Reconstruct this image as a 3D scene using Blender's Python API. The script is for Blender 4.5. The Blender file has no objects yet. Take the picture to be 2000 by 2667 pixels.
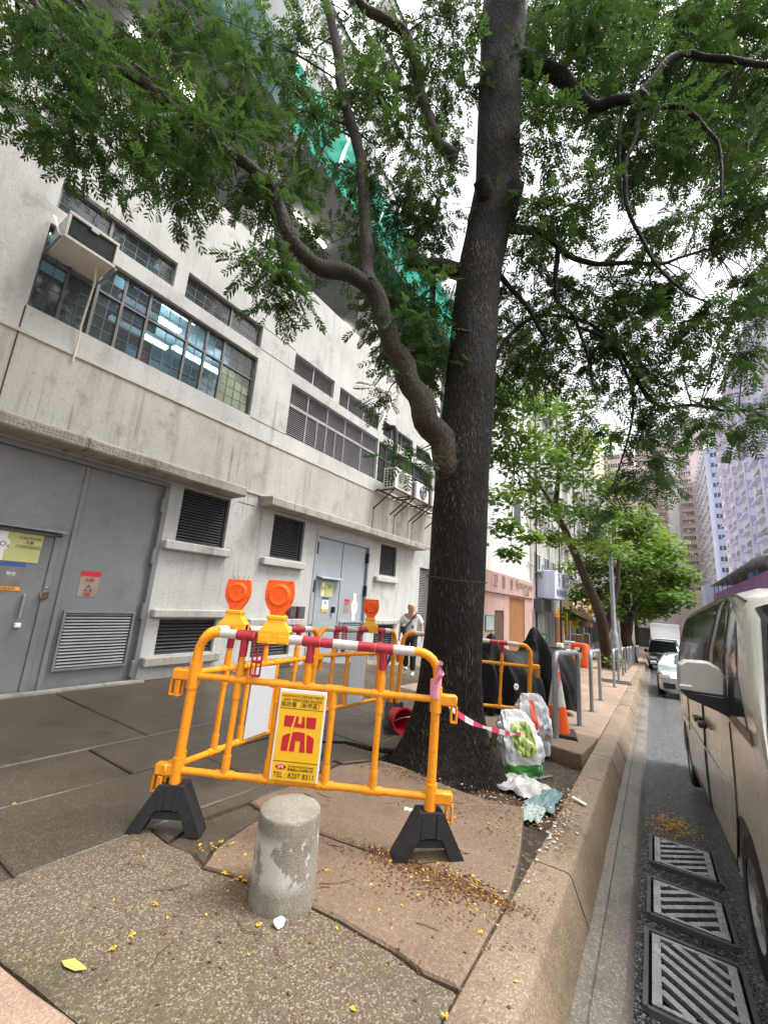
import bpy, bmesh, math, random
import numpy as np
from mathutils import Vector, Matrix, noise as mnoise
R = math.radians
rnd = random.Random(7)
scene = bpy.context.scene
COL = scene.collection

# ---------------------------------------------------------------- camera
HC = 1.35
FPX, YAW, PITCH, ROLL = 1064.72, R(-33.786), R(12.149), R(4.039)
PW, PH = 2000.0, 2667.0
FW = Vector((math.sin(YAW)*math.cos(PITCH), math.cos(YAW)*math.cos(PITCH), math.sin(PITCH)))
_r = Vector((math.cos(YAW), -math.sin(YAW), 0)); _u = _r.cross(FW)
RT = math.cos(ROLL)*_r + math.sin(ROLL)*_u
UP = -math.sin(ROLL)*_r + math.cos(ROLL)*_u
CAM = Vector((0, 0, HC))
cd = bpy.data.cameras.new('camera'); co = bpy.data.objects.new('camera', cd); COL.objects.link(co)
cd.sensor_fit = 'VERTICAL'; cd.sensor_height = 36.0; cd.lens = 36.0*FPX/PH
cd.clip_start = 0.05; cd.clip_end = 3000
co.matrix_world = Matrix(((RT.x, UP.x, -FW.x, 0), (RT.y, UP.y, -FW.y, 0), (RT.z, UP.z, -FW.z, HC), (0, 0, 0, 1)))
scene.camera = co

# ---------------------------------------------------------------- sky, sun, exposure (overcast)
wd = bpy.data.worlds.new('World'); scene.world = wd; wd.use_nodes = True
wn = wd.node_tree; wn.nodes.clear()
sky = wn.nodes.new('ShaderNodeTexSky'); sky.sky_type = 'NISHITA'; sky.sun_disc = False
sky.sun_elevation = R(62); sky.sun_rotation = R(60); sky.dust_density = 6.0; sky.air_density = 1.2
hsv = wn.nodes.new('ShaderNodeHueSaturation'); hsv.inputs['Saturation'].default_value = 0.12
bg = wn.nodes.new('ShaderNodeBackground'); bg.inputs['Strength'].default_value = 0.15
wo = wn.nodes.new('ShaderNodeOutputWorld')
wn.links.new(sky.outputs[0], hsv.inputs['Color']); wn.links.new(hsv.outputs[0], bg.inputs['Color']); wn.links.new(bg.outputs[0], wo.inputs['Surface'])
sl = bpy.data.lights.new('sun', 'SUN'); so = bpy.data.objects.new('sun', sl); COL.objects.link(so)
sl.energy = 1.3; sl.angle = R(25); sl.color = (1.0, 0.97, 0.92)
so.rotation_euler = (R(28), 0, R(-60)+math.pi)
scene.view_settings.view_transform = 'Standard'; scene.view_settings.look = 'None'
scene.view_settings.exposure = 1.3; scene.view_settings.gamma = 1.0; scene.view_settings.use_curve_mapping = False

# ---------------------------------------------------------------- pixel helpers (directions of the photograph)
def ray(x, y):
    return (FW*FPX + RT*(x-PW/2) + UP*(PH/2-y)).normalized()
HF = Vector((math.sin(YAW), math.cos(YAW), 0))
def at(x, y, D):
    d = ray(x, y); return CAM + d*(D/d.dot(HF))
def onx(x, y, X):
    d = ray(x, y); return CAM + d*(X/d.x)
def ony(x, y, Y):
    d = ray(x, y); return CAM + d*(Y/d.y)
KD = 0.0115                                   # the kerb runs slightly off the wall's line
def kx(y): return -0.69 - KD*y
_wp = [(-30, -.11), (3.6, -.11), (7.8, -.19), (12.3, -.62), (16, -.752), (400, -18.8)]
def wprof(y):
    for (a, za), (b, zb) in zip(_wp, _wp[1:]):
        if y <= b: return za+(zb-za)*(y-a)/(b-a)
    return -.047*y
def sl_(y):                                   # street grade, levelling out far away
    return -.047*y if y < 90 else -.047*90-.02*(y-90)
def gz(x, y):
    t = min(max((-0.9-x)/5.6, 0), 1); t = t*t*(3-2*t) if t < .6 else t*t*(3-2*t)
    return sl_(y)*(1-t) + (wprof(y) if y < 16 else sl_(y))*t
def G(x, y, dz=0.0):
    d = ray(x, y); a = b = .3
    while b < 400:
        P = CAM+d*b
        if P.z < gz(P.x, P.y)+dz: break
        a = b; b *= 1.02
    for _ in range(30):
        m = (a+b)/2; P = CAM+d*m
        if P.z < gz(P.x, P.y)+dz: b = m
        else: a = m
    return P
RDZ = -0.31                                   # road surface below the pavement

# ---------------------------------------------------------------- mesh builder
class MB:
    def __init__(s): s.v = []; s.f = []; s.m = []; s.cm = 0
    def add(s, vs, fs):
        o = len(s.v); s.v += [tuple(v) for v in vs]; s.f += [tuple(i+o for i in f) for f in fs]; s.m += [s.cm]*len(fs); return s
    def box(s, x0, x1, y0, y1, z0, z1):
        return s.add([(x0,y0,z0),(x1,y0,z0),(x1,y1,z0),(x0,y1,z0),(x0,y0,z1),(x1,y0,z1),(x1,y1,z1),(x0,y1,z1)],
            [(3,2,1,0),(4,5,6,7),(0,1,5,4),(1,2,6,5),(2,3,7,6),(3,0,4,7)])
    def cbox(s, c, d):
        return s.box(c[0]-d[0]/2, c[0]+d[0]/2, c[1]-d[1]/2, c[1]+d[1]/2, c[2]-d[2]/2, c[2]+d[2]/2)
    def bbox(s, x0, x1, y0, y1, z0, z1, b=.01):     # chamfered box
        xs = (x0, x1); ys = (y0, y1); zs = (z0, z1); vs = []; 
        idx = {}
        for i in (0, 1):
            for j in (0, 1):
                for k in (0, 1):
                    sx, sy, sz = (1-2*i), (1-2*j), (1-2*k)
                    idx[i,j,k] = len(vs)
                    vs += [(xs[i], ys[j]+sy*b, zs[k]+sz*b), (xs[i]+sx*b, ys[j], zs[k]+sz*b), (xs[i]+sx*b, ys[j]+sy*b, zs[k])]
        o = []
        for i in (0, 1):
            q = [idx[i,0,0], idx[i,1,0], idx[i,1,1], idx[i,0,1]]; o.append(q if i else q[::-1])
            q = [idx[0,i,0]+1, idx[0,i,1]+1, idx[1,i,1]+1, idx[1,i,0]+1]; o.append(q if i else q[::-1])
            q = [idx[0,0,i]+2, idx[1,0,i]+2, idx[1,1,i]+2, idx[0,1,i]+2]; o.append(q if i else q[::-1])
        for i in (0, 1):
            for j in (0, 1):
                o.append([idx[i,j,0], idx[i,j,1], idx[i,j,1]+1, idx[i,j,0]+1])
                o.append([idx[i,0,j], idx[i,1,j], idx[i,1,j]+2, idx[i,0,j]+2])
                o.append([idx[0,i,j]+1, idx[1,i,j]+1, idx[1,i,j]+2, idx[0,i,j]+2])
                for k in (0, 1):
                    o.append([idx[i,j,k], idx[i,j,k]+1, idx[i,j,k]+2])
        return s.add(vs, o)
    def tube(s, pts, r, n=8, caps=True, closed=False):
        pts = [Vector(p) for p in pts]; N = len(pts)
        rs = r if isinstance(r, (list, tuple)) else [r]*N
        vs = []; fs = []; ref = None
        for i, p in enumerate(pts):
            if closed: t = pts[(i+1) % N]-pts[i-1]
            else: t = pts[min(i+1, N-1)]-pts[max(i-1, 0)]
            if t.length < 1e-9: t = Vector((0,0,1))
            t.normalize()
            if ref is None:
                ref = Vector((0,0,1)) if abs(t.z) < .9 else Vector((1,0,0))
            a = ref - t*ref.dot(t)
            if a.length < 1e-6: a = Vector((0,1,0))-t*t.y
            a.normalize(); b = t.cross(a); ref = a
            for k in range(n):
                th = 2*math.pi*k/n; q = p+(a*math.cos(th)+b*math.sin(th))*rs[i]; vs.append(q)
        M_ = N if closed else N-1
        for i in range(M_):
            for k in range(n):
                j = (i+1) % N
                fs.append((i*n+k, i*n+(k+1) % n, j*n+(k+1) % n, j*n+k))
        if caps and not closed:
            fs.append(tuple(range(n))[::-1]); fs.append(tuple((N-1)*n+k for k in range(n)))
        return s.add(vs, fs)
    def lathe(s, prof, n=16, c=(0,0,0), cap=True):
        vs = []; fs = []
        for r_, z in prof:
            for k in range(n):
                th = 2*math.pi*k/n; vs.append((c[0]+r_*math.cos(th), c[1]+r_*math.sin(th), c[2]+z))
        for i in range(len(prof)-1):
            for k in range(n): fs.append((i*n+k, i*n+(k+1) % n, (i+1)*n+(k+1) % n, (i+1)*n+k))
        if cap:
            fs.append(tuple(range(n))[::-1]); fs.append(tuple((len(prof)-1)*n+k for k in range(n)))
        return s.add(vs, fs)
    def prism(s, poly, ax, t0, t1):                # poly in the two other axes, extruded along axis ax
        def mk(a, b, t):
            return (t,a,b) if ax == 0 else ((a,t,b) if ax == 1 else (a,b,t))
        n = len(poly); vs = [mk(a,b,t0) for a,b in poly]+[mk(a,b,t1) for a,b in poly]
        fs = [tuple(range(n))[::-1], tuple(range(n,2*n))]+[(i,(i+1)%n,n+(i+1)%n,n+i) for i in range(n)]
        return s.add(vs, fs)
    def quad(s, a, b, c, d): return s.add([a,b,c,d], [(0,1,2,3)])
    def bar(s, a, b, w, h=None):                    # square bar between points
        h = h or w; a = Vector(a); b = Vector(b); t = (b-a).normalized()
        ref = Vector((0,0,1)) if abs(t.z) < .95 else Vector((1,0,0))
        x = t.cross(ref).normalized(); y = x.cross(t).normalized()
        vs = []
        for p in (a, b):
            for i, j in ((-1,-1),(1,-1),(1,1),(-1,1)): vs.append(p+x*(i*w/2)+y*(j*h/2))
        return s.add(vs, [(0,1,2,3),(7,6,5,4),(0,4,5,1),(1,5,6,2),(2,6,7,3),(3,7,4,0)])
    def mesh(s, name, mats, smooth=None):
        me = bpy.data.meshes.new(name); me.from_pydata(s.v, [], s.f)
        for m in (mats if isinstance(mats, (list, tuple)) else [mats]): me.materials.append(m)
        if any(s.m): me.polygons.foreach_set('material_index', s.m)
        bm = bmesh.new(); bm.from_mesh(me); bmesh.ops.recalc_face_normals(bm, faces=bm.faces); bm.to_mesh(me); bm.free()
        if smooth is not None: shade(me, smooth)
        return me
    def part(s, name, mats, parent=None, loc=(0,0,0), smooth=None):
        return link(name, s.mesh(name, mats, smooth), parent, loc)
def shade(me, ang):
    me.polygons.foreach_set('use_smooth', [True]*len(me.polygons))
    bm = bmesh.new(); bm.from_mesh(me)
    for e in bm.edges:
        if len(e.link_faces) == 2:
            try: a = e.calc_face_angle()
            except Exception: a = 0
            e.smooth = a < R(ang)
    bm.to_mesh(me); bm.free()
def link(name, me, parent=None, loc=(0,0,0), rot=(0,0,0), scale=(1,1,1)):
    o = bpy.data.objects.new(name, me); COL.objects.link(o)
    o.location = loc; o.rotation_euler = rot; o.scale = scale
    if parent is not None: o.parent = parent
    return o
def tag(o, label, cat, group=None):
    o['label'] = label; o['category'] = cat
    if group: o['group'] = group
    return o
def thing(name, label, cat, loc=(0,0,0), rotz=0, group=None, rot=None):
    o = bpy.data.objects.new(name, None); COL.objects.link(o); o.empty_display_size = .1
    o.location = loc; o.rotation_euler = rot or (0,0,rotz)
    return tag(o, label, cat, group)
def struct(o, kind='structure'): o['kind'] = kind; return o
def copy_tree(o, parent=None):
    c = o.copy(); COL.objects.link(c)
    if parent is not None: c.parent = parent
    for ch in [k for k in bpy.data.objects if k.parent == o and k != c]: copy_tree(ch, c)
    return c
_tc = {}
def text_mesh(body, size, mat, align='CENTER', extrude=.0006, sx=1.0):
    cu = bpy.data.curves.new('t', 'FONT'); cu.body = body; cu.size = size; cu.align_x = align; cu.align_y = 'CENTER'; cu.extrude = extrude; cu.resolution_u = 3
    o = bpy.data.objects.new('t', cu); COL.objects.link(o)
    dg = bpy.context.evaluated_depsgraph_get(); dg.update()
    me = bpy.data.meshes.new_from_object(o.evaluated_get(dg)); bpy.data.objects.remove(o); bpy.data.curves.remove(cu)
    me.materials.clear(); me.materials.append(mat)
    if sx != 1.0: me.transform(Matrix.Diagonal((sx,1,1,1)))
    return me
# text lies in its local XY plane; these place it on upright faces
def text(body, size, mat, parent, loc, rot, sx=1.0, align='CENTER', name='lettering'):
    return link(name, text_mesh(body, size, mat, align, sx=sx), parent, loc, rot)
RX = (R(90), 0, R(90))          # upright, readable from +X
def fit(n, lo, hi):
    return [lo+(hi-lo)*i/n for i in range(n+1)]
# ---------------------------------------------------------------- materials
_mats = {}
def nt(name):
    m = bpy.data.materials.new(name); m.use_nodes = True; t = m.node_tree
    b = t.nodes['Principled BSDF']; return m, t, b
def N(t, kind, **kw):
    n = t.nodes.new('ShaderNode'+kind)
    for k, v in kw.items():
        if k in n.inputs: n.inputs[k].default_value = v
        else: setattr(n, k, v)
    return n
def L(t, a, b): t.links.new(a, b)
def pos(t, sc=(1,1,1)):
    g = N(t, 'NewGeometry'); mp = N(t, 'Mapping'); mp.inputs['Scale'].default_value = sc
    L(t, g.outputs['Position'], mp.inputs['Vector']); return mp.outputs[0]
def objc(t, sc=(1,1,1)):
    g = N(t, 'TexCoord'); mp = N(t, 'Mapping'); mp.inputs['Scale'].default_value = sc
    L(t, g.outputs['Object'], mp.inputs['Vector']); return mp.outputs[0]
def noi(t, vec, scale, detail=4, rough=.55):
    n = N(t, 'TexNoise'); n.inputs['Scale'].default_value = scale; n.inputs['Detail'].default_value = detail; n.inputs['Roughness'].default_value = rough
    L(t, vec, n.inputs['Vector']); return n.outputs['Fac']
def ramp(t, fac, stops):
    r = N(t, 'ValToRGB'); e = r.color_ramp.elements
    while len(e) < len(stops): e.new(.5)
    for i, (p, c) in enumerate(stops):
        e[i].position = p; e[i].color = (c, c, c, 1) if isinstance(c, (int, float)) else (*c[:3], 1)
    L(t, fac, r.inputs['Fac']); return r.outputs['Color']
def mix(t, fac, a, b, mode='MIX'):
    m = N(t, 'Mix', data_type='RGBA', blend_type=mode)
    for s, v in ((0, fac), (6, a), (7, b)):
        if hasattr(v, 'is_output'): L(t, v, m.inputs[s])
        elif s == 0: m.inputs[0].default_value = v
        else: m.inputs[s].default_value = (*v[:3], 1)
    return m.outputs[2]
def mul(c, k): return tuple(x*k for x in c[:3])
def bump(t, b, h, strength=.3, dist=.01):
    n = N(t, 'Bump'); n.inputs['Strength'].default_value = strength; n.inputs['Distance'].default_value = dist
    L(t, h, n.inputs['Height']); L(t, n.outputs[0], b.inputs['Normal'])
def plain(name, c, rough=.5, metal=0.0, var=.12, scale=6, bmp=0.0, dirt=0.0, dirtc=(.08,.07,.05), world=True, spec=.5, coat=0):
    if name in _mats: return _mats[name]
    m, t, b = nt(name); v = pos(t) if world else objc(t)
    f = noi(t, v, scale, 6)
    col = ramp(t, f, [(.25, mul(c, 1-var)), (.75, mul(c, 1+var))])
    if dirt:
        d = noi(t, v, scale*2.7, 8, .7); dd = ramp(t, d, [(.52, 0), (.72, dirt)]); col = mix(t, dd, col, dirtc)
    L(t, col, b.inputs['Base Color'])
    rr = ramp(t, noi(t, v, scale*1.7, 3), [(.3, max(rough-.1, .03)), (.7, min(rough+.1, 1))]); L(t, rr, b.inputs['Roughness'])
    b.inputs['Metallic'].default_value = metal; b.inputs['Specular IOR Level'].default_value = spec; b.inputs['Coat Weight'].default_value = coat
    if bmp: bump(t, b, noi(t, v, scale*8, 6, .65), bmp, .01)
    _mats[name] = m; return m
def emit(name, c, s):
    if name in _mats: return _mats[name]
    m, t, b = nt(name); b.inputs['Base Color'].default_value = (.8,.8,.8,1); b.inputs['Emission Color'].default_value = (*c, 1); b.inputs['Emission Strength'].default_value = s
    _mats[name] = m; return m
def glass(name, tint=(.75,.85,.85), dark=.3, rough=.05):
    # thin pane: see-through, mirror at grazing angles, with an even film of dirt
    if name in _mats: return _mats[name]
    m, t, b = nt(name); t.nodes.remove(b); o = t.nodes['Material Output']
    tr = N(t, 'BsdfTransparent'); tr.inputs[0].default_value = (*tint, 1)
    gl = N(t, 'BsdfGlossy'); gl.inputs['Roughness'].default_value = rough
    df = N(t, 'BsdfDiffuse'); df.inputs[0].default_value = (.11,.125,.13,1)
    fr = N(t, 'Fresnel'); fr.inputs[0].default_value = 1.5
    n = noi(t, pos(t), 5, 6, .7); dd = ramp(t, n, [(.35, dark*.75), (.7, min(dark*1.2, 1))])
    m0 = N(t, 'MixShader'); L(t, dd, m0.inputs[0]); L(t, tr.outputs[0], m0.inputs[1]); L(t, df.outputs[0], m0.inputs[2])
    m1 = N(t, 'MixShader'); L(t, fr.outputs[0], m1.inputs[0]); L(t, m0.outputs[0], m1.inputs[1]); L(t, gl.outputs[0], m1.inputs[2])
    L(t, m1.outputs[0], o.inputs['Surface']); _mats[name] = m; return m
def plaster(name, c=(.47,.468,.45), lump=1.0, streak=.26, blot=.5):
    m, t, b = nt(name); v = pos(t); vs = pos(t, (1, 2.2, .22))
    big = noi(t, v, .6, 6, .6); col = ramp(t, big, [(.3, mul(c, .80)), (.5, c), (.72, mul(c, 1.15))])
    fine = noi(t, v, 17, 8, .8); sp = ramp(t, fine, [(.28, (.13,.12,.11)), (.44, (1,1,1))])
    col = mix(t, .62, col, sp, 'MULTIPLY')
    st = noi(t, vs, 2.2, 7, .65); sd = ramp(t, st, [(.5, 0), (.72, streak)]); col = mix(t, sd, col, (.13,.115,.09))
    dp = noi(t, pos(t, (1, 7, .10)), 1.6, 5, .6); dm = ramp(t, noi(t, v, .9, 4), [(.45, 0), (.62, 1)])
    col = mix(t, mix(t, 1.0, ramp(t, dp, [(.57, 0), (.66, streak*1.3)]), dm, 'MULTIPLY'), col, (.10,.085,.065))
    bl = noi(t, v, 1.7, 8, .7); bd = ramp(t, bl, [(.55, 0), (.70, blot)]); col = mix(t, bd, col, (.20,.175,.13))
    L(t, col, b.inputs['Base Color']); b.inputs['Roughness'].default_value = .85
    bump(t, b, noi(t, v, 26, 8, .75), .8*lump, .012); return m
def concrete(name, c, stone=(.42,.40,.36), dark=(.07,.06,.05), sc=55, amount=.5, wet=.45, stain=.5, moss=0.0):
    m, t, b = nt(name); v = pos(t)
    base = ramp(t, noi(t, v, .9, 7, .65), [(.28, mul(c, .62)), (.5, c), (.72, mul(c, 1.25))])
    vo = N(t, 'TexVoronoi'); vo.inputs['Scale'].default_value = sc; L(t, v, vo.inputs['Vector'])
    sep = N(t, 'SeparateColor'); L(t, vo.outputs['Color'], sep.inputs[0])
    tone = ramp(t, sep.outputs[0], [(.0, dark), (.18, mul(c, .85)), (.74, c), (.90, stone)])
    col = mix(t, amount, base, tone)
    g = noi(t, v, 190, 3, .7); col = mix(t, .55, col, ramp(t, g, [(.3, .35), (.7, 1.45)]), 'MULTIPLY')
    s2 = noi(t, v, 2.3, 8, .72); col = mix(t, ramp(t, s2, [(.50, 0), (.70, stain)]), col, mul(c, .33))
    if moss:
        s3 = noi(t, v, 1.6, 8, .7); col = mix(t, ramp(t, s3, [(.52, 0), (.7, moss)]), col, (.055,.062,.025))
    L(t, col, b.inputs['Base Color'])
    L(t, ramp(t, noi(t, v, 1.3, 5), [(.3, wet), (.7, min(wet+.3, .95))]), b.inputs['Roughness'])
    ad = N(t, 'Math', operation='ADD'); L(t, g, ad.inputs[0]); L(t, vo.outputs['Distance'], ad.inputs[1])
    bump(t, b, ad.outputs[0], .28, .005); return m
def bark(name, c=(.0062,.0050,.0042), fleck=(.125,.092,.055), sc=1.0, amt=.575):
    m, t, b = nt(name); v = pos(t, (1, 1, .24))
    a = noi(t, v, 62*sc, 3, .5); big = noi(t, pos(t), 2.0, 5, .6)
    col = ramp(t, big, [(.3, mul(c, .55)), (.7, mul(c, 1.5))])
    b.inputs['Specular IOR Level'].default_value = .22
    thr = ramp(t, a, [(amt, 0), (amt+.07, 1)])
    patch = ramp(t, noi(t, pos(t), 1.4, 4, .6), [(.40, .06), (.66, 1.0)])
    f = mix(t, 1.0, thr, patch, 'MULTIPLY'); col = mix(t, f, col, fleck)
    L(t, col, b.inputs['Base Color']); L(t, ramp(t, big, [(.3, .5), (.7, .85)]), b.inputs['Roughness'])
    crv = noi(t, pos(t, (1, 1, .3)), 16*sc, 6, .65)
    ad = N(t, 'Math', operation='ADD'); L(t, crv, ad.inputs[0]); L(t, a, ad.inputs[1])
    bump(t, b, ad.outputs[0], .9, .03); return m
def leaf(name, c1, c2, c3, trans=.35):
    m, t, b = nt(name); t.nodes.remove(b); o = t.nodes['Material Output']
    at_ = N(t, 'Attribute', attribute_name='tone')
    col = ramp(t, at_.outputs['Fac'], [(0, c1), (.55, c2), (1, c3)])
    df = N(t, 'BsdfPrincipled'); df.inputs['Roughness'].default_value = .5; df.inputs['Specular IOR Level'].default_value = .3; L(t, col, df.inputs['Base Color'])
    tl = N(t, 'BsdfTranslucent'); L(t, mix(t, .4, col, mul(c3, 1.25), 'MIX'), tl.inputs[0])
    ms = N(t, 'MixShader'); ms.inputs[0].default_value = trans; L(t, df.outputs[0], ms.inputs[1]); L(t, tl.outputs[0], ms.inputs[2])
    L(t, ms.outputs[0], o.inputs['Surface']); return m
def asphalt(name):
    m, t, b = nt(name); v = pos(t)
    vo = N(t, 'TexVoronoi'); vo.inputs['Scale'].default_value = 70; L(t, v, vo.inputs['Vector'])
    sep = N(t, 'SeparateColor'); L(t, vo.outputs['Color'], sep.inputs[0])
    col = ramp(t, sep.outputs[0], [(.0, (.014,.014,.016)), (.45, (.028,.029,.032)), (.75, (.06,.063,.07)), (.97, (.22,.23,.26))])
    col = mix(t, ramp(t, noi(t, v, 1.1, 6, .7), [(.45, 0), (.7, .6)]), col, (.03,.03,.032))
    L(t, col, b.inputs['Base Color']); b.inputs['Specular IOR Level'].default_value = .8
    L(t, ramp(t, noi(t, v, 1.5, 6, .7), [(.35, .08), (.7, .24)]), b.inputs['Roughness'])
    bump(t, b, vo.outputs['Distance'], 1.0, .014); return m
def facade(name, c, dark=.55):
    m, t, b = nt(name); v = pos(t); vs = pos(t, (1.2, 1.2, .12))
    col = ramp(t, noi(t, vs, .8, 6, .6), [(.3, mul(c, .82)), (.7, mul(c, 1.1))])
    L(t, col, b.inputs['Base Color']); b.inputs['Roughness'].default_value = .8; return m

M_PLASTER = plaster('white_plaster'); M_PLASTER2 = plaster('stained_plaster', (.40,.385,.35), 1.0, .48, .7)
M_LEDGE = plaster('ledge_concrete', (.33,.31,.27), .8, .8, .9); M_WHITE2 = plaster('pale_plaster', (.62,.64,.63), .3, .4, .35)
M_DOOR = plain('grey_door_paint', (.175,.180,.182), .42, 0, .16, 1.6, .06, .45, (.09,.09,.09))
M_DOOR2 = plain('grey_door_paint_light', (.30,.335,.365), .45, 0, .08, 1.6, .04, .2, (.12,.12,.12))
M_SLAT = plain('dark_slat', (.075,.08,.085), .45, .2, .2, 4); M_SLATG = plain('grey_slat', (.30,.30,.31), .5, .2, .2, 3)
M_SLATD = plain('door_slat', (.25,.26,.27), .5, 0, .15, 3)
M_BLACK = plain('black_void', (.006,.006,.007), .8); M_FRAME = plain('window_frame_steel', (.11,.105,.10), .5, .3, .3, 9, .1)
M_BAR = plain('glazing_bar', (.09,.095,.10), .5, .3, .2, 9)
M_GDARK = glass('dirty_dark_glass', (.20,.25,.27), .45); M_GCLR = glass('clear_wired_glass', (.72,.86,.90), .14); M_GYEL = glass('papered_glass', (.85,.9,.62), .3)
M_GTEAL = glass('teal_glass', (.35,.5,.52), .35)
M_PIPE = plain('pale_pipe', (.45,.43,.38), .5, 0, .15, 3, 0, .3); M_PIPEB = plain('black_pipe', (.02,.02,.022), .4)
M_ACW = plain('aged_white_plastic', (.52,.50,.45), .5, 0, .1, 4, 0, .35, (.2,.17,.12)); M_ACG = plain('dark_grille', (.022,.028,.033), .6)
M_ACW2 = plain('condenser_white', (.62,.62,.58), .45, 0, .08, 4, 0, .3, (.25,.22,.17))
M_RUST = plain('rusty_iron', (.07,.042,.03), .75, .3, .5, 14, .3)
M_HOSE = plain('hose_cream', (.62,.56,.42), .5)
M_SOFFIT = plain('soffit_grey', (.30,.31,.32), .8, 0, .12, .7, .05, .3, (.16,.15,.14)); M_COLW = plain('column_white', (.62,.62,.60), .7, 0, .08, 1)
M_NET = plain('green_netting', (.01,.42,.31), .6, 0, .25, 2.2, .2); M_NETD = plain('green_tarpaulin_dark', (.02,.11,.085), .6, 0, .25, 2)
M_TUBE = emit('fluorescent_tube', (1,.95,.8), 3.5); M_TUBE2 = emit('office_tube', (.88,.96,1), 5.0)
M_ROOM = plain('room_wall', (.42,.49,.53), .8, 0, .05, 1)
M_YEL = plain('barrier_orange', (.82,.295,.010), .47, 0, .10, 11, .04, .55, (.33,.13,.025), spec=.4)
M_RED = plain('barrier_red', (.36,.014,.035), .5, 0, .15, 8, 0, .3, (.5,.25,.1)); M_REFL = plain('reflective_silver', (.50,.49,.47), .45, 0, .15, 12, 0, .6, (.45,.22,.07))
M_RUB = plain('black_rubber', (.018,.020,.024), .55, 0, .25, 9, .1, .3, (.07,.065,.06))
M_LENS = plain('orange_lens', (.93,.115,.004), .18, 0, .05, 30, .12, coat=.3, spec=.6); M_LENSD = plain('orange_lens_inner', (.90,.10,.002), .25, 0, .1, 60, .2)
M_AMB = plain('amber_plastic', (.86,.42,.012), .38, 0, .06, 8, 0, .12, (.4,.2,.04))
M_SIGNY = plain('sign_yellow', (.88,.50,.02), .4, 0, .05, 3); M_SIGNR = plain('sign_red', (.52,.01,.03), .45, 0, .04, 5); M_SIGNW = plain('sign_white', (.78,.78,.76), .4, 0, .04, 5)
M_INK = plain('sign_ink', (.02,.018,.014), .5); M_BACK = plain('sign_back_grey', (.50,.52,.54), .45, 0, .06, 3)
M_BOLL = concrete('bollard_concrete', (.25,.225,.18), (.34,.31,.26), (.11,.10,.08), 150, .4, .8, .7, .6)
M_S1 = concrete('aggregate_grey', (.130,.096,.064), (.29,.24,.175), (.045,.037,.028), 150, .8, .42, .6, .75)
M_S2 = concrete('pavement_tan', (.180,.122,.080), (.33,.25,.18), (.07,.055,.04), 120, .4, .5, .5, .15)
M_S3 = concrete('pavement_dark', (.072,.055,.038), (.16,.13,.10), (.028,.023,.018), 110, .4, .30, .55, .3)
M_S4 = concrete('pavement_pink', (.29,.20,.145), (.42,.32,.25), (.12,.08,.06), 130, .35, .5, .5, .0)
M_KERB = concrete('kerb_concrete', (.215,.155,.102), (.40,.32,.23), (.08,.06,.042), 140, .5, .45, .65, .2)
M_GUT = concrete('gutter_concrete', (.155,.135,.112), (.34,.31,.28), (.03,.027,.024), 130, .6, .25, 1.0, .35)
M_SOIL = concrete('soil', (.035,.024,.016), (.12,.09,.05), (.012,.01,.008), 40, .7, .75, .5)
M_ROAD = asphalt('wet_asphalt')
M_GRATE = plain('grate_iron', (.40,.41,.42), .30, .7, .3, 14, .2, .5, (.06,.055,.05)); M_PIT = plain('drain_pit', (.006,.006,.007), .95, spec=.03)
M_BARK = bark('dark_bark'); M_BARK2 = bark('limb_bark', (.034,.027,.020), (.12,.095,.065), 1.4, .52); M_BARK3 = bark('young_bark', (.05,.036,.025), (.13,.10,.07), 1.2, .6)
M_CUT = plain('cut_wood', (.10,.055,.035), .8, 0, .3, 12, .2)
M_LEAF = leaf('pinnate_leaf', (.018,.047,.014), (.044,.106,.021), (.108,.190,.03), .38)
M_LEAF2 = leaf('broad_leaf', (.045,.10,.02), (.105,.205,.032), (.22,.33,.045), .4)
M_GALV = plain('galvanised_steel', (.30,.33,.36), .42, .45, .15, 7, .05, .25, (.12,.12,.12))
M_CONEO = plain('cone_orange', (.86,.11,.015), .45, 0, .06, 6, 0, .2, (.4,.2,.1)); M_CONEW = plain('cone_band', (.55,.54,.50), .45, 0, .1, 8, 0, .3)
M_TARP = plain('black_tarpaulin', (.010,.010,.011), .6, 0, .3, 1.6, .8, spec=.18)
M_BIN = plain('bin_orange', (.80,.10,.012), .4, 0, .06, 4, 0, .15); 
M_VAN = plain('van_paint', (.46,.445,.40), .32, .12, .05, 1.5, 0, .2, (.17,.15,.12), coat=.5); M_VANW = plain('mirror_paint', (.47,.46,.42), .25, .1, .03, 2, coat=.5)
M_VGL = plain('vehicle_glass', (.010,.013,.014), .05, 0, .1, 2, spec=.45); M_TRIM = plain('black_trim', (.012,.012,.013), .35)
M_CHROME = plain('chrome', (.6,.62,.64), .12, 1, .05, 4); M_TYRE = plain('tyre', (.012,.012,.013), .75); M_RIM = plain('rim', (.35,.36,.37), .3, .8)
M_SILV = plain('silver_paint', (.40,.47,.53), .2, .4, .04, 2, coat=.8); M_BLKP = plain('black_paint', (.010,.010,.012), .15, 0, .1, 2, coat=.8)
M_LAMP = plain('headlamp', (.7,.72,.75), .1, .2); M_WBOX = plain('truck_white', (.75,.76,.77), .45, 0, .05, 1)
M_PLATE = plain('plate_white', (.75,.75,.72), .4)
M_SKIN = plain('skin', (.52,.31,.22), .55, 0, .06, 14, world=False); M_SHIRT = plain('white_tshirt', (.74,.75,.78), .85, 0, .05, 9, .1, world=False)
M_TROU = plain('black_trousers', (.012,.013,.018), .8, 0, .2, 9, world=False); M_SHOE = plain('white_shoe', (.6,.6,.58), .6)
M_PINK = plain('pink_stone', (.47,.31,.27), .5, 0, .14, 1.4, .03, .35, (.28,.19,.16)); M_PLY = plain('plywood_brown', (.26,.115,.045), .6, 0, .18, 2.2, .03)
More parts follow.
